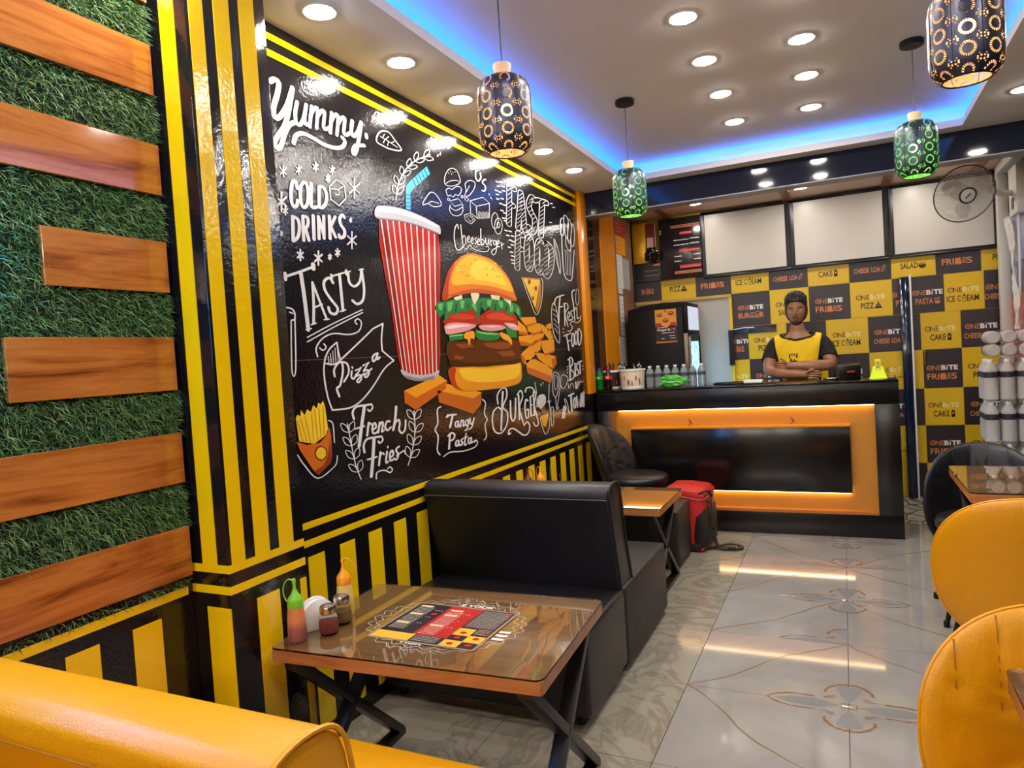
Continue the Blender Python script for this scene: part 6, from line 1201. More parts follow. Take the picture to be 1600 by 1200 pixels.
PICS = [["cup_picture","c22418",0,[2548,2019,2796,2045,3045,2018,3010,1657,2962,1334,2792,1312,2647,1346,2594,1640]],["cup_picture","8e1410",1,[2548,2019,2601,2025,2692,1335,2647,1346,2594,1640]],["cup_picture","9c1812",1,[3009,2023,3045,2018,3010,1657,2962,1334,2931,1326]],["cup_picture","e8d8cc",2,[2560,2024,2569,2025,2660,1340,2653,1340]],["cup_picture","e8d8cc",2,[2605,2029,2614,2030,2688,1331,2681,1331]],["cup_picture","e8d8cc",2,[2651,2033,2661,2034,2717,1323,2710,1324]],["cup_picture","e8d8cc",2,[2698,2035,2708,2036,2747,1317,2740,1318]],["cup_picture","e8d8cc",2,[2746,2036,2756,2037,2777,1313,2770,1313]],["cup_picture","e8d8cc",2,[2795,2035,2805,2037,2809,1311,2801,1311]],["cup_picture","e8d8cc",2,[2845,2033,2856,2035,2841,1311,2833,1312]],["cup_picture","e8d8cc",2,[2897,2029,2908,2031,2874,1314,2866,1314]],["cup_picture","e8d8cc",2,[2949,2024,2961,2025,2908,1318,2899,1318]],["cup_picture","e8d8cc",2,[3003,2017,3015,2018,2942,1324,2934,1324]],["cup_picture","c9c2c6",3,[2534,2071,2575,2083,2678,2095,2802,2095,2935,2084,3030,2070,3066,2061,3067,2026,3033,2023,2877,2034,2701,2034,2553,2021,2519,2035]],["cup_picture","efe9ea",4,[2539,2067,2677,2089,2802,2089,2934,2078,3035,2063,3030,2053,2881,2065,2705,2066,2543,2051]],["cup_picture","8d8790",4,[2524,2031,2554,2028,2702,2040,2878,2041,3034,2029,3033,2023,2877,2034,2701,2034,2553,2021,2519,2035]],["cup_picture","bdb4ba",3,[2637,1363,2709,1341,2805,1329,2899,1332,2964,1346,2951,1320,2905,1304,2785,1301,2690,1317,2646,1339]],["cup_picture","8a828a",4,[2649,1337,2786,1312,2925,1321,2905,1304,2785,1301,2690,1317]],["straw_picture","2fb4e6",0,[2775,2179,2768,2101,2808,2102,2817,2182,2853,2214,3006,2311,2978,2342,2820,2240,2785,2212]],["straw_picture","123a5a",1,[2841,2251,2847,2255,2871,2227,2864,2223]],["straw_picture","123a5a",1,[2868,2269,2874,2272,2898,2244,2891,2241]],["straw_picture","123a5a",1,[2895,2286,2901,2290,2926,2261,2919,2258]],["straw_picture","123a5a",1,[2923,2304,2929,2308,2954,2279,2947,2275]],["straw_picture","123a5a",1,[2951,2322,2957,2326,2983,2297,2975,2293]],["straw_picture","123a5a",1,[2979,2340,2985,2344,3011,2315,3004,2311]],["straw_picture","123a5a",1,[2775,2170,2817,2175,2817,2172,2775,2167]],["straw_picture","123a5a",1,[2773,2152,2815,2157,2815,2154,2773,2149]],["straw_picture","123a5a",1,[2771,2134,2813,2139,2812,2136,2770,2131]],["straw_picture","123a5a",1,[2768,2116,2810,2120,2810,2118,2768,2113]],["burger_picture","e0761a",0,[3043,1715,3076,1782,3138,1861,3246,1924,3362,1960,3489,1963,3645,1950,3781,1899,3862,1844,3915,1770,3928,1731,3740,1738,3617,1753,3347,1745,3172,1722,3064,1691]],["burger_picture","f6b41c",1,[3236,1900,3361,1950,3487,1952,3643,1935,3763,1890,3843,1835,3880,1783,3623,1798,3354,1794,3165,1775,3159,1827]],["burger_picture","fad23a",2,[3407,1916,3531,1935,3672,1905,3766,1852,3796,1817,3587,1824,3410,1826,3356,1863]],["burger_picture","b63414",1,[3043,1715,3076,1782,3138,1861,3195,1896,3139,1825,3111,1758,3105,1712,3064,1691]],["burger_picture","c85016",2,[3106,1719,3350,1766,3619,1772,3929,1739,3740,1738,3617,1753,3347,1745,3172,1722]],["burger_picture","fbe08a",3,[3333,1847,3344,1851,3348,1847,3338,1843]],["burger_picture","7a3a10",3,[3325,1842,3336,1846,3340,1841,3330,1837]],["burger_picture","fbe08a",3,[3473,1894,3484,1899,3489,1894,3479,1890]],["burger_picture","7a3a10",3,[3622,1899,3634,1903,3639,1899,3628,1894]],["burger_picture","fbe08a",3,[3379,1912,3390,1916,3394,1912,3384,1908]],["burger_picture","7a3a10",3,[3266,1844,3276,1848,3280,1844,3271,1840]],["burger_picture","fbe08a",3,[3454,1930,3465,1935,3470,1930,3459,1926]],["burger_picture","7a3a10",3,[3689,1919,3701,1924,3707,1919,3695,1914]],["burger_picture","fbe08a",3,[3438,1915,3449,1920,3454,1916,3443,1911]],["burger_picture","7a3a10",3,[3547,1895,3559,1899,3564,1895,3553,1891]],["burger_picture","fbe08a",3,[3536,1923,3547,1927,3552,1923,3541,1918]],["burger_picture","7a3a10",3,[3372,1905,3383,1909,3387,1905,3377,1901]],["burger_picture","fbe08a",3,[3395,1919,3406,1923,3410,1919,3400,1915]],["burger_picture","7a3a10",3,[3304,1834,3315,1838,3319,1834,3309,1829]],["burger_picture","fbe08a",3,[3736,1926,3749,1930,3754,1926,3742,1921]],["burger_picture","7a3a10",3,[3244,1882,3255,1886,3259,1882,3249,1878]],["burger_picture","fbe08a",3,[3583,1876,3594,1881,3599,1876,3588,1872]],["burger_picture","7a3a10",3,[3240,1852,3250,1856,3254,1852,3245,1847]],["burger_picture","fbe08a",3,[3230,1855,3240,1859,3245,1855,3235,1850]],["burger_picture","7a3a10",3,[3548,1859,3559,1864,3564,1859,3553,1855]],["burger_picture","fbe08a",3,[3353,1856,3363,1860,3368,1856,3358,1852]],["burger_picture","7a3a10",3,[3675,1861,3687,1865,3693,1861,3681,1856]],["burger_picture","fbe08a",3,[3231,1858,3241,1862,3245,1858,3236,1854]],["burger_picture","7a3a10",3,[3746,1906,3758,1911,3764,1906,3752,1902]],["burger_picture","fbe08a",3,[3648,1895,3660,1900,3666,1895,3654,1891]],["burger_picture","7a3a10",3,[3625,1902,3637,1906,3642,1902,3631,1897]],["burger_picture","fbe08a",3,[3248,1892,3258,1896,3262,1892,3253,1888]],["burger_picture","7a3a10",3,[3286,1887,3296,1891,3301,1887,3291,1883]],["burger_picture","fbe08a",3,[3733,1885,3746,1890,3751,1885,3739,1881]],["burger_picture","7a3a10",3,[3650,1894,3662,1898,3667,1894,3655,1889]],["burger_picture","fbe08a",3,[3548,1875,3559,1879,3564,1875,3553,1870]],["burger_picture","7a3a10",3,[3707,1861,3720,1865,3725,1860,3713,1856]],["burger_picture","fbe08a",3,[3660,1936,3672,1940,3678,1936,3666,1931]],["burger_picture","7a3a10",3,[3414,1932,3424,1936,3429,1932,3419,1927]],["burger_picture","b4261a",0,[3047,1574,3059,1602,3161,1646,3335,1656,3442,1629,3585,1674,3730,1670,3883,1651,3924,1613,3901,1586,3717,1576,3552,1580,3416,1578,3236,1575]],["burger_picture","d8452a",1,[3519,1631,3664,1652,3824,1632,3877,1610,3679,1608,3536,1612]],["burger_picture","d03c22",1,[3108,1612,3226,1630,3349,1625,3365,1608,3188,1599]],["burger_picture","1e7a44",2,[2965,1647,2992,1680,3054,1686,3169,1704,3344,1719,3494,1727,3676,1733,3871,1719,3972,1694,3984,1620,3929,1643,3889,1659,3830,1633,3772,1658,3709,1670,3647,1652,3584,1668,3529,1669,3495,1650,3467,1672,3437,1645,3418,1593,3400,1623,3370,1648,3317,1658,3266,1639,3215,1646,3174,1620,3130,1635,3092,1609,3052,1598,3046,1624,3005,1604,2986,1630]],["burger_picture","66b860",3,[2998,1672,3046,1680,3030,1641,3000,1648]],["burger_picture","66b860",3,[3085,1684,3151,1693,3122,1645,3089,1635]],["burger_picture","66b860",3,[3219,1698,3271,1702,3251,1657,3224,1660]],["burger_picture","66b860",3,[3339,1687,3395,1692,3399,1645,3368,1662]],["burger_picture","66b860",3,[3532,1717,3592,1720,3566,1680,3531,1686]],["burger_picture","66b860",3,[3674,1719,3737,1718,3732,1679,3690,1683]],["burger_picture","66b860",3,[3824,1707,3879,1700,3863,1665,3828,1659]],["burger_picture","66b860",3,[3917,1692,3958,1683,3962,1644,3930,1653]],["burger_picture","0e4a2a",3,[3051,1658,3067,1660,3054,1610,3049,1626]],["burger_picture","0e4a2a",3,[3174,1679,3189,1682,3173,1633,3160,1638]],["burger_picture","0e4a2a",3,[3300,1685,3318,1686,3307,1661,3293,1662]],["burger_picture","0e4a2a",3,[3452,1700,3471,1701,3453,1656,3439,1659]],["burger_picture","0e4a2a",3,[3629,1699,3646,1700,3636,1662,3616,1662]],["burger_picture","0e4a2a",3,[3778,1696,3795,1693,3781,1662,3764,1663]],["burger_picture","e6e0b0",4,[3153,1710,3243,1731,3247,1709,3177,1698]],["burger_picture","e6e0b0",4,[3347,1744,3440,1747,3420,1715,3375,1686,3354,1715]],["burger_picture","e6e0b0",4,[3576,1749,3699,1749,3691,1724,3596,1725]],["burger_picture","e6e0b0",4,[3736,1737,3849,1728,3840,1696,3802,1714]],["burger_picture","e49a9c",5,[3048,1568,3153,1583,3357,1578,3373,1565,3269,1540,3154,1527,3064,1522,3045,1544]],["burger_picture","e49a9c",5,[3415,1571,3572,1580,3727,1575,3740,1558,3586,1542,3453,1548]],["burger_picture","e49a9c",5,[3736,1592,3879,1589,3941,1568,3919,1549,3802,1563]],["burger_picture","f4d4d0",6,[3069,1562,3185,1574,3323,1569,3200,1559,3076,1549]],["burger_picture","f4d4d0",6,[3442,1566,3571,1573,3698,1569,3569,1562]],["burger_picture","f4d4d0",6,[3762,1587,3864,1583,3913,1568,3822,1575]],["burger_picture","1f7d3c",4,[3076,1519,3238,1527,3229,1497,3085,1488]],["burger_picture","1f7d3c",4,[3375,1553,3411,1541,3651,1533,3646,1496,3503,1489,3376,1504]],["burger_picture","1f7d3c",4,[3742,1572,3905,1550,3898,1503,3772,1509]],["burger_picture","8ad070",5,[3089,1515,3229,1524,3225,1517,3091,1509]],["burger_picture","8ad070",5,[3392,1540,3505,1532,3646,1528,3641,1522,3504,1523,3400,1532]],["burger_picture","5c2612",3,[3049,1457,3083,1488,3224,1485,3405,1497,3599,1487,3837,1496,3941,1474,3946,1416,3922,1352,3683,1345,3293,1350,3093,1358,3069,1388,3048,1424]],["burger_picture","8a4420",4,[3138,1473,3310,1476,3343,1454,3202,1447]],["burger_picture","8a4420",4,[3458,1474,3702,1477,3833,1469,3740,1439,3532,1447]],["burger_picture","8a4420",4,[3131,1415,3230,1405,3194,1389,3112,1399]],["burger_picture","8a4420",4,[3610,1423,3827,1428,3868,1398,3690,1393]],["burger_picture","3a160a",4,[3079,1392,3296,1370,3686,1365,3926,1377,3922,1352,3683,1345,3293,1350,3093,1358]],["burger_picture","f0a030",6,[3251,1531,3348,1540,3349,1497,3310,1500,3290,1461,3270,1495,3240,1501]],["burger_picture","f0a030",6,[3668,1535,3757,1524,3819,1496,3818,1461,3773,1484,3693,1500]],["burger_picture","e8921e",3,[3065,1351,3206,1355,3478,1343,3816,1355,3928,1359,3942,1298,3919,1239,3795,1217,3460,1215,3189,1229,3096,1256,3060,1296]],["burger_picture","f8c032",4,[3188,1346,3477,1332,3814,1342,3911,1344,3917,1289,3801,1256,3466,1256,3247,1277,3177,1314]],["burger_picture","b43c14",4,[3065,1351,3130,1350,3115,1301,3134,1257,3189,1229,3096,1256,3060,1296]],["fries_picture","ee9a24",0,[3950,1630,4206,1640,4227,1604,4040,1584]],["fries_picture","c4621a",1,[4040,1584,4227,1604,4209,1594,4062,1571]],["fries_picture","ee9a24",0,[4065,1588,4274,1600,4316,1556,4163,1534,4071,1548]],["fries_picture","c4621a",1,[4071,1548,4163,1534,4316,1556,4303,1539,4155,1518]],["fries_picture","ee9a24",0,[4288,1600,4480,1549,4519,1498,4424,1490,4307,1548]],["fries_picture","c4621a",1,[4480,1549,4519,1498,4489,1496,4456,1544]],["fries_picture","ee9a24",0,[4377,1589,4478,1606,4484,1571,4419,1551]],["fries_picture","ee9a24",0,[3928,1612,4038,1576,4080,1526,3935,1533]],["fries_picture","c4621a",1,[3937,1545,4069,1536,4080,1520,3934,1523]],["fries_picture","ee9a24",0,[3928,1513,4157,1526,4347,1537,4332,1514,4127,1466,3933,1486]],["fries_picture","c4621a",1,[3933,1486,4127,1466,4332,1514,4318,1499,4129,1448,3928,1456]],["fries_picture","ee9a24",0,[3951,1404,4176,1484,4284,1492,4263,1429,4001,1333,3945,1362]],["fries_picture","c4621a",1,[3951,1404,4007,1375,4001,1333,3945,1362]],["fries_picture","ee9a24",0,[4283,1484,4512,1494,4512,1419,4335,1396,4281,1440]],["fries_picture","c4621a",1,[4281,1440,4335,1396,4512,1419,4509,1406,4332,1381]],["fries_picture","ee9a24",0,[4165,1412,4528,1376,4538,1325,4454,1284,4216,1367]],["fries_picture","c4621a",1,[4528,1376,4538,1325,4454,1284,4453,1352]],["fries_picture","ee9a24",0,[4018,1365,4163,1366,4456,1295,4410,1195,4029,1279]],["fries_picture","c4621a",1,[4012,1325,4418,1244,4410,1195,4029,1279]],["fries_picture","ee9a24",0,[2650,1265,2961,1322,3034,1289,3018,1250,2736,1170,2649,1210]],["fries_picture","c4621a",1,[2650,1265,2743,1227,3026,1288,3018,1250,2736,1170,2649,1210]],["fries_picture","ee9a24",0,[2942,1264,3028,1275,3395,1206,3381,1141,3287,1098,2943,1189]],["fries_picture","c4621a",1,[2940,1247,3294,1180,3394,1203,3381,1141,3287,1098,2943,1189]],["pizza_picture","efc23a",0,[4048,1880,4329,1891,4224,1685]],["pizza_picture","b8742c",0,[4329,1891,4345,1836,4313,1739,4248,1671,4216,1687]],["pizza_picture","c07a30",1,[4037,1885,4338,1897,4331,1888,4050,1876]],["pizza_picture","a82818",2,[4170,1864,4163,1853,4147,1846,4131,1847,4121,1855,4123,1867,4136,1877,4153,1880,4166,1875]],["pizza_picture","a82818",2,[4270,1829,4263,1818,4248,1812,4232,1813,4223,1821,4225,1832,4237,1841,4253,1844,4266,1839]],["pizza_picture","a82818",2,[4207,1761,4202,1752,4190,1747,4177,1748,4170,1755,4172,1764,4181,1771,4194,1773,4204,1769]],["fries_box_picture","f2cc2e",0,[1950,1214,1961,1226,1974,1218,1981,1241,1997,1220,2013,1241,2031,1229,2048,1254,2065,1238,2076,1260,2089,1253,2103,1265,2112,1244,2118,1185,2120,1156,2104,1132,2037,1109,1959,1128]],["fries_box_picture","c8801e",1,[1972,1211,1976,1211,2002,1120,1998,1120]],["fries_box_picture","c8801e",1,[1996,1216,2000,1216,2021,1116,2016,1116]],["fries_box_picture","c8801e",1,[2033,1227,2037,1227,2037,1112,2033,1113]],["fries_box_picture","c8801e",1,[2050,1236,2055,1236,2060,1113,2056,1114]],["fries_box_picture","c8801e",1,[2074,1241,2079,1241,2078,1120,2074,1121]],["fries_box_picture","c8801e",1,[2099,1246,2103,1246,2097,1129,2092,1129]],["fries_box_picture","c8801e",1,[1955,1203,1959,1203,1980,1124,1976,1125]],["fries_box_picture","cf6a20",2,[1945,1129,1997,1110,2069,1109,2106,1131,2127,1162,2134,1128,2129,1043,2116,1021,2047,989,2018,1016,1959,1096]],["fries_box_picture","8e3a14",3,[2124,1111,2129,1043,2116,1021,2047,989,2025,1007,2080,1021,2106,1054]],["fries_box_picture","5a2410",3,[2105,1064,2100,1052,2089,1044,2074,1041,2058,1044,2045,1052,2037,1063,2035,1075,2040,1086,2051,1094,2066,1097,2082,1094,2095,1086,2104,1074]],["fries_box_picture","eec030",4,[2098,1065,2094,1055,2085,1048,2073,1045,2060,1048,2049,1054,2042,1064,2041,1074,2046,1083,2055,1090,2067,1092,2080,1090,2091,1083,2097,1074]],["ice_cream_picture","e8a428",0,[4193,994,4332,997,4300,940,4268,914,4226,927]],["ice_cream_picture","d9d2cc",0,[4157,1096,4204,1127,4275,1128,4298,1101,4280,1060,4206,1037,4156,1060]],["ice_cream_picture","7a3a20",1,[4200,1037,4279,1054,4284,1011,4216,1002]]]
def unpack(a): return [(a[i]/1000, a[i+1]/1000) for i in range(0, len(a), 2)]
mural = thing('mural', 'black glossy mural wall with burger, red striped cup, fries and white lettering', 'mural', (WX, 3.54, .83))
INKM = gloss_print('white mural ink', srgb(226, 222, 220), .2); COREM = BLACKG
def stroke(mb, w, a, closed, pts, x):
    straight = closed > 1; closed = closed % 2
    """ribbon of even apparent width: the lettering is stretched along the wall by 1/a"""
    a /= 1000; w /= 1000
    P = [Vector((p[0]*a, p[1])) for p in pts]
    if len(P) > 2 and not straight: P = spline(P, 4 if len(P) < 9 else 3, bool(closed))
    if closed: P.append(P[0].copy())
    n = len(P); vs = []
    for i, p in enumerate(P):
        if closed and i in (0, n-1): t = P[1]-P[-2]
        else: t = P[min(i+1, n-1)]-P[max(i-1, 0)]
        if t.length < 1e-9: t = Vector((1, 0))
        t.normalize(); nn = Vector((-t.y, t.x))*w/2
        for q in (p+nn, p-nn): vs.append((x+i*1e-5, q.x/a, q.y))
    mb.add(vs, [(2*i, 2*i+1, 2*i+3, 2*i+2) for i in range(n-1)])
    if not closed and w > .004:
        for p, q in ((P[0], P[1]), (P[-1], P[-2])):
            d = (p-q).normalized(); b = Vector((-d.y, d.x)); k = 5
            mb.add([(x, (p+(b*cos(pi*i/k)+d*sin(pi*i/k))*w/2).x/a, (p+(b*cos(pi*i/k)+d*sin(pi*i/k))*w/2).y) for i in range(k+1)], [tuple(range(k+1))])
for word, sts in INK.items():
    m = MB(); lv = {'fast_food_core': .0032, 'fast_food_hatch': .0038}.get(word, .0026)
    for k_, (w_, a_, c_, p_) in enumerate(sts): stroke(m, w_, a_, c_, unpack(p_), WX+lv+(0 if len(sts) > 40 else k_*1.5e-5))
    nm_ = 'lettering' if word in ('yummy', 'cold_drinks', 'tasty', 'pizza', 'french_fries', 'tangy_pasta', 'burger_word', 'cheeseburger', 'fast_food', 'fast_food_core', 'fast_food_hatch', 'fresh_food', 'best_in_town') else 'line_drawing'
    me = m.v; off = mural.location
    vv = [(x-off.x, y-off.y, z-off.z) for x, y, z in m.v]; me = bpy.data.meshes.new(nm_); me.from_pydata(vv, [], m.f); me.materials.append(COREM if word.endswith('core') else INKM)
    link(nm_, me, mural)['kind'] = 'stuff'
cols = {}
byname = {}
for nm_, c_, lv, p_ in PICS: byname.setdefault(nm_, []).append((c_, lv, unpack(p_)))
for nm_, L_ in byname.items():
    vs = []; fs = []; mi = []; mats = []
    for c_, lv, P in L_:
        if nm_ == 'burger_picture' and len(P) >= 5 or nm_ == 'cup_picture' and len(P) > 6: P = [tuple(q) for q in spline(P, 3, True)]
        if c_ not in cols: cols[c_] = gloss_print('mural paint '+c_, srgb(int(c_[:2], 16), int(c_[2:4], 16), int(c_[4:], 16)), .2)
        if c_ not in mats: mats.append(c_)
        b = len(vs); vs += [(.0026+.00035*lv, y-3.54, z-.83) for y, z in P]; fs.append(tuple(range(b, b+len(P)))); mi.append(mats.index(c_))
    me = bpy.data.meshes.new('picture'); me.from_pydata(vs, [], fs)
    for c_ in mats: me.materials.append(cols[c_])
    me.polygons.foreach_set('material_index', mi); o = link({'cup_picture': 'cup_picture', 'straw_picture': 'straw_picture', 'burger_picture': 'burger_picture', 'fries_picture': 'fries_picture', 'pizza_picture': 'pizza_picture', 'fries_box_picture': 'fries_box_picture', 'ice_cream_picture': 'ice_cream_picture'}[nm_], me, mural); o['kind'] = 'stuff'

# ================================================================== MAN BEHIND THE COUNTER
from mathutils.bvhtree import BVHTree
SKIN = N('brown skin'); SKIN.b.inputs['Roughness'].default_value = .42; SKIN.b.inputs['Subsurface Weight'].default_value = .12; SKIN.b.inputs['Subsurface Radius'].default_value = (.012, .005, .003)
_f = SKIN.noise(SKIN.coord(), 14, 4, .6); SKIN.l(SKIN.ramp(_f, [(.3, srgb(150, 102, 74)), (.7, srgb(174, 124, 92))]), SKIN.b.inputs['Base Color']); SKIN = SKIN.m
HAIRM = M('black hair', srgb(16, 14, 16), .45, bump=(180, .5)); STUB = M('dark short beard', srgb(92, 60, 45), .8, bump=(260, .4), var=(90, .35))
SHY = M('yellow cotton', srgb(244, 200, 14), .75, bump=(40, .12)); SHB = M('black cotton', srgb(22, 19, 21), .8, bump=(40, .12)); TRS = M('dark trousers', srgb(30, 32, 40), .8)
PX_, PY_ = -.318, 6.00
man = thing('person', 'young man in yellow and black T-shirt with arms crossed behind the counter', 'person', (PX_, PY_, 0))
def skinmesh(V, E, sub, root=0):
    """V: name -> (co, rx, ry); grows one continuous skin over the edges"""
    names = list(V); me = bpy.data.meshes.new('tmp'); me.from_pydata([V[n][0] for n in names], [(names.index(a), names.index(b)) for a, b in E], [])
    o = bpy.data.objects.new('tmp', me); COL.objects.link(o)
    o.modifiers.new('s', 'SKIN'); sv = me.skin_vertices[0].data
    for i, n in enumerate(names): sv[i].radius = (V[n][1], V[n][2]); sv[i].use_root = (i == root)
    m = o.modifiers.new('u', 'SUBSURF'); m.levels = sub; m.render_levels = sub
    dg = bpy.context.evaluated_depsgraph_get(); r = bpy.data.meshes.new_from_object(o.evaluated_get(dg))
    bpy.data.objects.remove(o); bpy.data.meshes.remove(me); return r
sh = {}
BODY = {'pelvis': ((0, .03, .95), .155, .115), 'waist': ((0, .02, 1.08), .150, .115), 'chest': ((0, .01, 1.26), .168, .118), 'upper': ((0, .015, 1.375), .125, .085), 'nb': ((0, .006, 1.425), .070, .064), 'neck': ((0, .0, 1.465), .054, .056), 'skull': ((0, -.012, 1.53), .058, .062),
        'shA': ((-.165, .01, 1.360), .056, .056), 'uaA': ((-.205, -.02, 1.27), .060, .060), 'elA': ((-.222, -.10, 1.150), .047, .047), 'faA': ((-.12, -.175, 1.132), .047, .045), 'wrA': ((.045, -.215, 1.118), .028, .026), 'paA': ((.085, -.218, 1.118), .034, .022),
        'shB': ((.165, .01, 1.362), .056, .056), 'uaB': ((.212, -.02, 1.28), .060, .060), 'elB': ((.240, -.095, 1.175), .047, .047), 'faB': ((.14, -.180, 1.178), .047, .045), 'wrB': ((-.035, -.205, 1.190), .028, .027), 'paB': ((-.085, -.195, 1.190), .034, .022),
        'hiA': ((-.09, .03, .88), .085, .085), 'knA': ((-.10, .02, .50), .058, .058), 'anA': ((-.10, .05, .10), .038, .038), 'toA': ((-.11, -.12, .04), .036, .03),
        'hiB': ((.09, .03, .88), .085, .085), 'knB': ((.10, .02, .50), .058, .058), 'anB': ((.10, .05, .10), .038, .038), 'toB': ((.11, -.12, .04), .036, .03)}
EDG = [('pelvis', 'waist'), ('waist', 'chest'), ('chest', 'upper'), ('upper', 'nb'), ('nb', 'neck'), ('neck', 'skull')]
for s_ in 'AB': EDG += [('upper', 'sh'+s_), ('sh'+s_, 'ua'+s_), ('ua'+s_, 'el'+s_), ('el'+s_, 'fa'+s_), ('fa'+s_, 'wr'+s_), ('wr'+s_, 'pa'+s_), ('pelvis', 'hi'+s_), ('hi'+s_, 'kn'+s_), ('kn'+s_, 'an'+s_), ('an'+s_, 'to'+s_)]
bme = skinmesh(BODY, EDG, 3)
bmv = [tuple(v.co) for v in bme.vertices]; bmf = [tuple(p.vertices) for p in bme.polygons]; bpy.data.meshes.remove(bme)
fm = MB(); fm.add(bmv, bmf)
nb = len(fm.f)
def finger(base, d1, d2, L, r):
    base = Vector(base); d1 = Vector(d1).normalized(); d2 = Vector(d2).normalized()
    p = [base-d1*.02, base, base+d1*L*.42, base+(d1*.42+(d1+d2).normalized()*.30)*L, base+(d1*.42+(d1+d2).normalized()*.30+d2*.28)*L]
    q = spline(p, 3); n = len(q); rr_ = [r*(1-.22*i/n) for i in range(n)]; e = (q[-1]-q[-2]).normalized()
    q += [q[-1]+e*r*.55, q[-1]+e*r*.78]; rr_ += [r*.6, r*.2]
    fm.tube(q, rr_, 10)
# his right hand lies on the left forearm side, fingers forward and slightly curled
for k in range(4): finger((.105-.002*k, -.222, 1.138-.0175*k), (1, -.10, .02), (.8, .35, -.25), [.060, .068, .064, .052][k], [.0088, .0092, .0088, .0078][k])
finger((.075, -.235, 1.132), (.7, -.35, .5), (1, .1, .25), .050, .0098)
# his left hand rests over the right upper arm
for k in range(4): finger((-.102+.002*k, -.190, 1.212-.0175*k), (-1, .12, .10), (-.7, .55, -.2), [.060, .068, .064, .052][k], [.0088, .0092, .0088, .0078][k])
finger((-.075, -.212, 1.212), (-.6, -.25, .75), (-.8, .1, .5), .050, .0098)
body = fm.mesh('body', [SKIN, TRS], smooth=True, sharp=180)
for p in body.polygons:
    if p.center.z < 1.03 and abs(p.center.x) < .2 and p.center.y > -.15: p.material_index = 1
link('body', body, man)
# shirt: own skin, a little larger, cut cleanly at neckline, sleeves and hem
TV = {k: (BODY[k][0], BODY[k][1]*1.07+.006, BODY[k][2]*1.07+.006) for k in ('pelvis', 'waist', 'chest')}
TV['nb'] = ((0, .004, 1.430), .084, .080); TV['upper'] = ((0, .015, 1.365), .128, .094)
for k in 'AB': TV['sh'+k] = (BODY['sh'+k][0], .071, .071)
tme = skinmesh(TV, [('pelvis', 'waist'), ('waist', 'chest'), ('chest', 'upper'), ('upper', 'nb'), ('upper', 'shA'), ('upper', 'shB')], 3)
bm = bmesh.new(); bm.from_mesh(tme); bpy.data.meshes.remove(tme)
def cut(co, no, clear=False, test=None, b=None):
    b = b or bm; g = [f for f in b.faces if test is None or test(f.calc_center_median())]
    es = {e for f in g for e in f.edges}; vs = {v for f in g for v in f.verts}
    bmesh.ops.bisect_plane(b, geom=g+list(es)+list(vs), plane_co=co, plane_no=no, clear_outer=clear, dist=1e-5)
cut((0, 0, .90), (0, 0, -1), True)
for s_, k in ((-1, 'A'), (1, 'B')):
    sv_ = {'a': ((s_*.085, .012, 1.378), .074, .076), 'b': (BODY['sh'+k][0], .080, .079), 'c': (BODY['ua'+k][0], .072, .072), 'd': (BODY['el'+k][0], .064, .064)}
    q = skinmesh(sv_, [('a', 'b'), ('b', 'c'), ('c', 'd')], 3); b2 = bmesh.new(); b2.from_mesh(q)
    cut((s_*.218, -.05, 1.232), (s_*.08, -.55, -.95), True, None, b2); b2.to_mesh(q); b2.free()
    n0 = len(bm.faces); bm.from_mesh(q); bpy.data.meshes.remove(q)
# round neckline: an ellipse seen from above, its raw edge covered by the collar
bmesh.ops.subdivide_edges(bm, edges=[e for e in bm.edges if all(v.co.z > 1.36 and abs(v.co.x) < .12 for v in e.verts)], cuts=1, use_grid_fill=True)
def zneck(x, y): return 1.430-.046*(-y/max(1e-6, sqrt(x*x+y*y)))
bmesh.ops.delete(bm, geom=[f for f in bm.faces if (lambda c: c.z > zneck(c.x, c.y) and sqrt(c.x*c.x+c.y*c.y) < .135)(f.calc_center_median())], context='FACES')
for s_ in (-1, 1): cut((s_*.172, 0, 1.40), (s_, 0, -.16), False)
cols_i = []
for f in bm.faces:
    c = f.calc_center_median(); s_ = 1 if c.x > 0 else -1
    f.material_index = 1 if (c-Vector((s_*.172, 0, 1.40))).dot(Vector((s_, 0, -.16))) > 0 else 0; f.smooth = True
bins = {}
for e in bm.edges:
    if len(e.link_faces) == 1 and e.verts[0].co.z > 1.38:
        for v in e.verts:
            r_ = sqrt(v.co.x**2+v.co.y**2)
            if r_ < .13: bins.setdefault(int((atan2(v.co.y, v.co.x)+pi)/(2*pi)*30) % 30, []).append(v.co.copy())
neck_ring = [sum(b, Vector())/len(b) for k_, b in sorted(bins.items())]
# soft folds
for v in bm.verts:
    d = .004*sin(v.co.x*48+v.co.z*22)+.003*sin(v.co.z*60-v.co.x*70); v.co.y += -d if v.co.y < 0 else d*.3
bmesh.ops.solidify(bm, geom=bm.faces[:], thickness=.003)
sm_ = bpy.data.meshes.new('shirt'); bm.to_mesh(sm_); tree = BVHTree.FromBMesh(bm)
bound = [(v.co.copy()) for v in bm.verts]; bm.free()
sm_.materials.append(SHY); sm_.materials.append(SHB); link('shirt', sm_, man)
# collar binding on the neckline
ring = neck_ring
if len(ring) > 8: MB().tube(spline(ring, 3, True), .0085, 8, closed=True).build('collar', SHB, man, smooth=True)
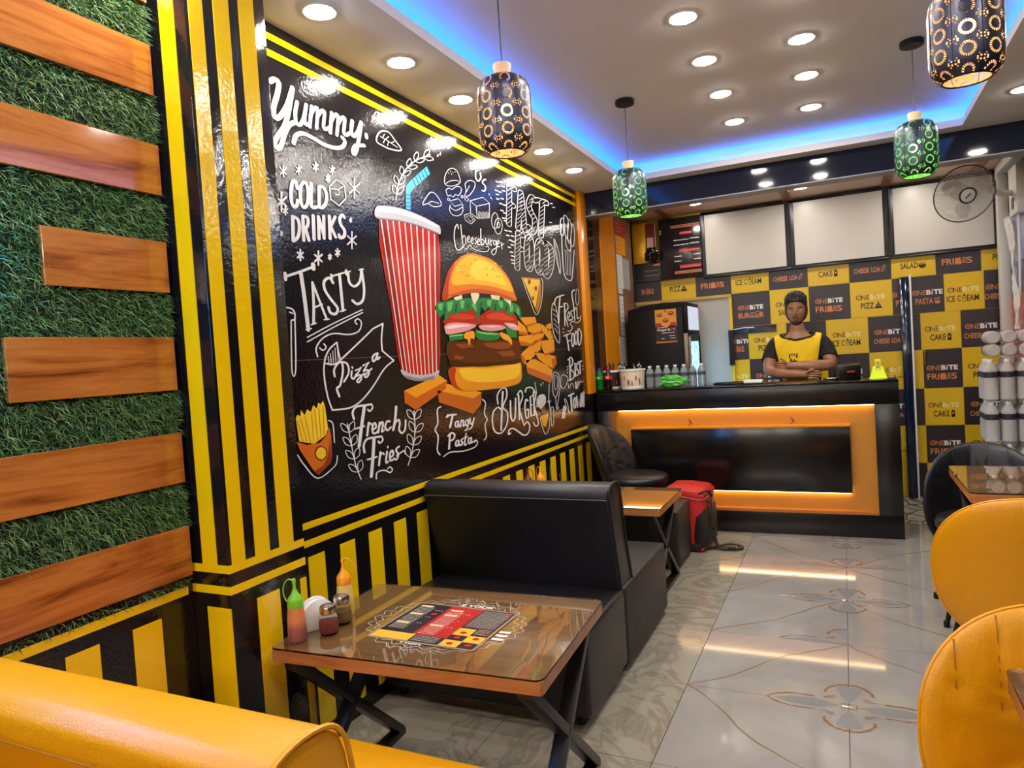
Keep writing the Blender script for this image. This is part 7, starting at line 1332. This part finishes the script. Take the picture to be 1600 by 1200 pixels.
# chest print
m = MB()
def proj_print(x0, x1, z0, z1):
    vs = []
    for x, z in ((x0, z0), (x1, z0), (x1, z1), (x0, z1)):
        h = tree.ray_cast(Vector((x, -.6, z)), Vector((0, 1, 0))); vs.append((x, (h[0].y if h[0] else -.12)-.0025, z))
    m.add(vs, [(0, 1, 2, 3)])
ex, ez = -.062, 1.232
for k in range(4): proj_print(ex+.018*k, ex+.009+.018*k, ez+.026, ez+.046)
proj_print(ex, ex+.063, ez+.010, ez+.026); proj_print(ex+.006, ex+.063, ez-.022, ez-.010); proj_print(ex+.006, ex+.020, ez-.022, ez+.006); proj_print(ex+.034, ex+.042, ez-.012, ez+.002)
m.build('chest_print', M('dark brown chest print', srgb(50, 30, 24), .7), man)['kind'] = 'stuff'
# ---- head
HC_ = Vector((0, -.022, 1.612))
def sm(a, b, t): t = max(0, min(1, (t-a)/(b-a))); return t*t*(3-2*t)
def headp(x, y, z, off=0):
    """unit direction -> head surface; front is -y"""
    f = max(0, -y); g = lambda cx, cz, sx, sz: math.exp(-((x-cx)/sx)**2-((z-cz)/sz)**2)*sm(.15, .6, f)
    rx, ry, rz = .079, .096, .124
    jx = 1-.24*sm(.1, 1.0, -z); jy = 1-.04*sm(.3, 1, -z)*(1 if y < 0 else 3.2)
    X = x*rx*jx; Y = y*ry*jy; Zz = z*rz
    if z < -.35 and y > 0: Y *= 1-.35*sm(.35, .9, -z)
    d = 0
    d += .024*math.exp(-(x/.15)**2)*sm(.30, -.08, z)*sm(-.40, -.22, z)*sm(.5, .8, f)       # nose
    d += .006*(g(.17, -.22, .08, .08)+g(-.17, -.22, .08, .08))                              # nostrils
    d -= .013*(g(.36, .06, .17, .11)+g(-.36, .06, .17, .11))                                 # sockets
    d += .007*(g(.34, .24, .30, .08)+g(-.34, .24, .30, .08))                                 # brow
    d += .006*(g(.55, -.16, .2, .18)+g(-.55, -.16, .2, .18))                                 # cheekbones
    d += .007*g(0, -.46, .26, .10) - .003*g(0, -.475, .24, .018) + .008*g(0, -.80, .25, .14)  # lips, chin
    v = Vector((X, Y-d, Zz)); 
    if off: v += Vector((x, y, z)).normalized()*off
    return v+HC_
def headgrid(nu, nv): 
    return [[(sin(pi*i/nv)*sin(2*pi*j/nu), -sin(pi*i/nv)*cos(2*pi*j/nu), cos(pi*i/nv)) for j in range(nu)] for i in range(nv+1)]
NU, NV = 96, 64; G_ = headgrid(NU, NV)
def headshell(name, mat, test, off):
    vs = []; idx = {}; fs = []
    for i in range(NV):
        for j in range(NU):
            q = [(i, j), (i+1, j), (i+1, (j+1) % NU), (i, (j+1) % NU)]; c = Vector([sum(G_[a][b][k] for a, b in q)/4 for k in range(3)])
            if not test(c): continue
            ff = []
            for a in q:
                if a not in idx:
                    g = Vector(G_[a[0]][a[1]]); idx[a] = len(vs); vs.append(tuple(headp(*g, off(g) if callable(off) else off)))
                ff.append(idx[a])
            fs.append(tuple(ff))
    m = MB(); m.add(vs, fs); return m.build(name, mat, man, smooth=True, sharp=180)
headshell('head', SKIN, lambda c: True, 0)
def hairline(c):
    front = sm(.2, .8, -c.y); side = abs(c.x)
    lim = -.30*(1-front)+.50*front if c.y < .1 else -.55
    if side > .62 and c.y < .1 and c.y > -.55: lim = -.12
    return c.z > lim
def hoff(g):
    top = sm(.25, .9, g.z); n_ = .5+.5*sin(g.x*23+g.y*9)*cos(g.y*17-g.x*5)
    return .006+.016*top+.008*top*n_+.006*sm(.2, .6, g.z)+.005*sm(.0, .5, -g.y)*top*(1+sin(g.x*31))
headshell('hair', HAIRM, hairline, hoff)
m = MB(); rg = random.Random(2)                        # ragged fringe and tufts
for k in range(70):
    a = rg.uniform(-1.5, 1.5); el = rg.uniform(.66, 1.3); g = Vector((sin(a)*cos(el), -cos(a)*cos(el), sin(el))); p = headp(*g, hoff(g)*.8)
    d = Vector((rg.uniform(-.4, .6)+g.x*.5, -.25, rg.uniform(.0, .6))).normalized(); m.tube([p-g*.004, p+d*.008+g*.002, p+d*.014+g*.002], [.0035, .0026, .0006], 5)
m.build('hair_tuft', HAIRM, man, smooth=True)['kind'] = 'stuff'
headshell('beard', STUB, lambda c: c.y < .0 and ((c.z < -.68 and c.y < -.05) or (abs(c.x) > .52 and -.9 < c.z < -.10 and abs(c.x) > .86+.50*(c.z+.10)) or (-.412 < c.z < -.372 and abs(c.x) < .30-.0*c.x) or (abs(c.x) < .07 and -.70 < c.z < -.60)), .0014)
EYEW = M('eye white', srgb(220, 210, 200), .25); IRIS = M('dark iris', srgb(26, 16, 12), .15); LIPS = M('brown lips', srgb(122, 72, 62), .45); BROWM = M('black eyebrow', srgb(20, 16, 15), .7)
for s_ in (-1, 1):
    e = headp(s_*.35, -.93, .05); e = Vector((s_*.0295, e.y+.0105, e.z))
    m = MB(); m.ball(tuple(e), .0125, 14, 10); eb = m.build('eye', EYEW, man, smooth=True)
    MB().ball((e.x, e.y-.0085, e.z-.001), .0074, 10, 8, (1, .75, 1)).build('iris', IRIS, man, smooth=True)
    MB().tube(spline([(e.x-.014, e.y-.007, e.z+.002), (e.x-.006, e.y-.0122, e.z+.0058), (e.x+.005, e.y-.0122, e.z+.0060), (e.x+.014, e.y-.007, e.z+.001)], 4), .0036, 6).build('eyelid', SKIN, man, smooth=True)
    MB().tube(spline([(e.x-.013, e.y-.007, e.z-.004), (e.x, e.y-.0112, e.z-.0085), (e.x+.013, e.y-.007, e.z-.004)], 4), .0032, 6).build('eyelid', SKIN, man, smooth=True)
    MB().tube(spline([(e.x-s_*.014, e.y-.012, e.z+.0125), (e.x, e.y-.0145, e.z+.0155), (e.x+s_*.012, e.y-.0115, e.z+.0150), (e.x+s_*.022, e.y-.003, e.z+.0105)], 4), [.0050]*9+[.0036]*4, 6).build('eyebrow', BROWM, man, smooth=True)
    m = MB(); c = HC_+Vector((s_*.076, .006, -.006)); m.ball((0, 0, 0), 1, 14, 10, (.0075, .017, .031)); m.v = [tuple(Matrix.Rotation(s_*.35, 3, 'Z') @ Vector(v)+c) for v in m.v]; m.build('ear', SKIN, man, smooth=True)
    m = MB(); m.tube([(c.x+s_*.006+.0*k, c.y-.010+.012*cos(a), c.z+.021*sin(a)) for k, a in enumerate([-1.6+.4*i for i in range(10)])], .0025, 6); m.build('ear_rim', SKIN, man, smooth=True)
l0 = headp(0, -.88, -.47)
MB().tube(spline([(-.024, l0.y+.010, l0.z+.001), (-.012, l0.y+.0015, l0.z+.0045), (0, l0.y-.0005, l0.z+.0035), (.012, l0.y+.0015, l0.z+.0045), (.024, l0.y+.010, l0.z+.001)], 4), [.0012]+[.0034]*15+[.0012], 8).build('upper_lip', LIPS, man, smooth=True)
MB().tube(spline([(-.022, l0.y+.009, l0.z-.001), (-.010, l0.y+.0010, l0.z-.0052), (0, l0.y-.0005, l0.z-.0062), (.010, l0.y+.0010, l0.z-.0052), (.022, l0.y+.009, l0.z-.001)], 4), [.0012]+[.0040]*15+[.0012], 8).build('lower_lip', LIPS, man, smooth=True)
man.rotation_euler = (0, 0, -.03)

# ================================================================== SUB-PARTS (thing > part > sub-part)
SUB = {'person': {'head': ('eye', 'iris', 'eyelid', 'eyebrow', 'ear', 'ear_rim', 'upper_lip', 'lower_lip', 'beard'), 'hair': ('hair_tuft',), 'shirt': ('collar', 'chest_print')},
       'chair': {'backrest': ('piping', 'seam', 'back_bracket')}, 'sofa': {'backrest': ('piping', 'seam', 'stitch'), 'seat': ('seat_seam',)}, 'pendant_lamp': {'lamp_shade': ('seam', 'rim'), 'socket': ('bulb',)},
       'squeeze_bottle': {'cap': ('nozzle_plug', 'cap_strap')}, 'spice_shaker': {'spice_fill': ('spice_flakes',)}, 'menu_sheet': {'lamination': ('print',)}, 'poster': {'sheet': ('print', 'pale_corner', 'edge_strip')},
       'paper_sheet': {'sheet': ('print', 'ink_block')}, 'menu_board': {'panel': ('print', 'headline_bar')}, 'wall_fan': {'cage_ring': ('cage_wire',), 'badge': ('badge_ring', 'badge_mark'), 'wall_box': ('switch_panel',)},
       'delivery_bag': {'bag_body': ('side_panel', 'base_panel', 'front_strip', 'zip_panel', 'zip_puller'), 'shoulder_strap': ('buckle', 'buckle_bar'), 'bag_lid': ('piping',)},
       'fridge': {'sign_box': ('sign_face',), 'door_frame': ('glass_pane', 'handle')}, 'counter': {'orange_panel': ('light_strip', 'loose_wire')}, 'block_seat': {'seat': ('seam',)}, 'billing_machine': {'keypad': ('keys',), 'housing': ('red_mark',)},
       'card_stand': {'card': ('print',)}, 'soda_bottle': {'bottle_label': ('print',)}, 'paper_tub': {'tub_body': ('print',)}}
kids = {}
for o in bpy.data.objects:
    if o.parent: kids.setdefault(o.parent, []).append(o)
base = lambda o: o.name.split('.')[0]
for root in list(bpy.data.objects):
    if root.parent or base(root) not in SUB or root not in kids: continue
    for part, subs in SUB[base(root)].items():
        ps = [k for k in kids[root] if base(k) == part]
        if not ps: continue
        for k in kids[root]:
            if base(k) in subs: k.parent = ps[0]
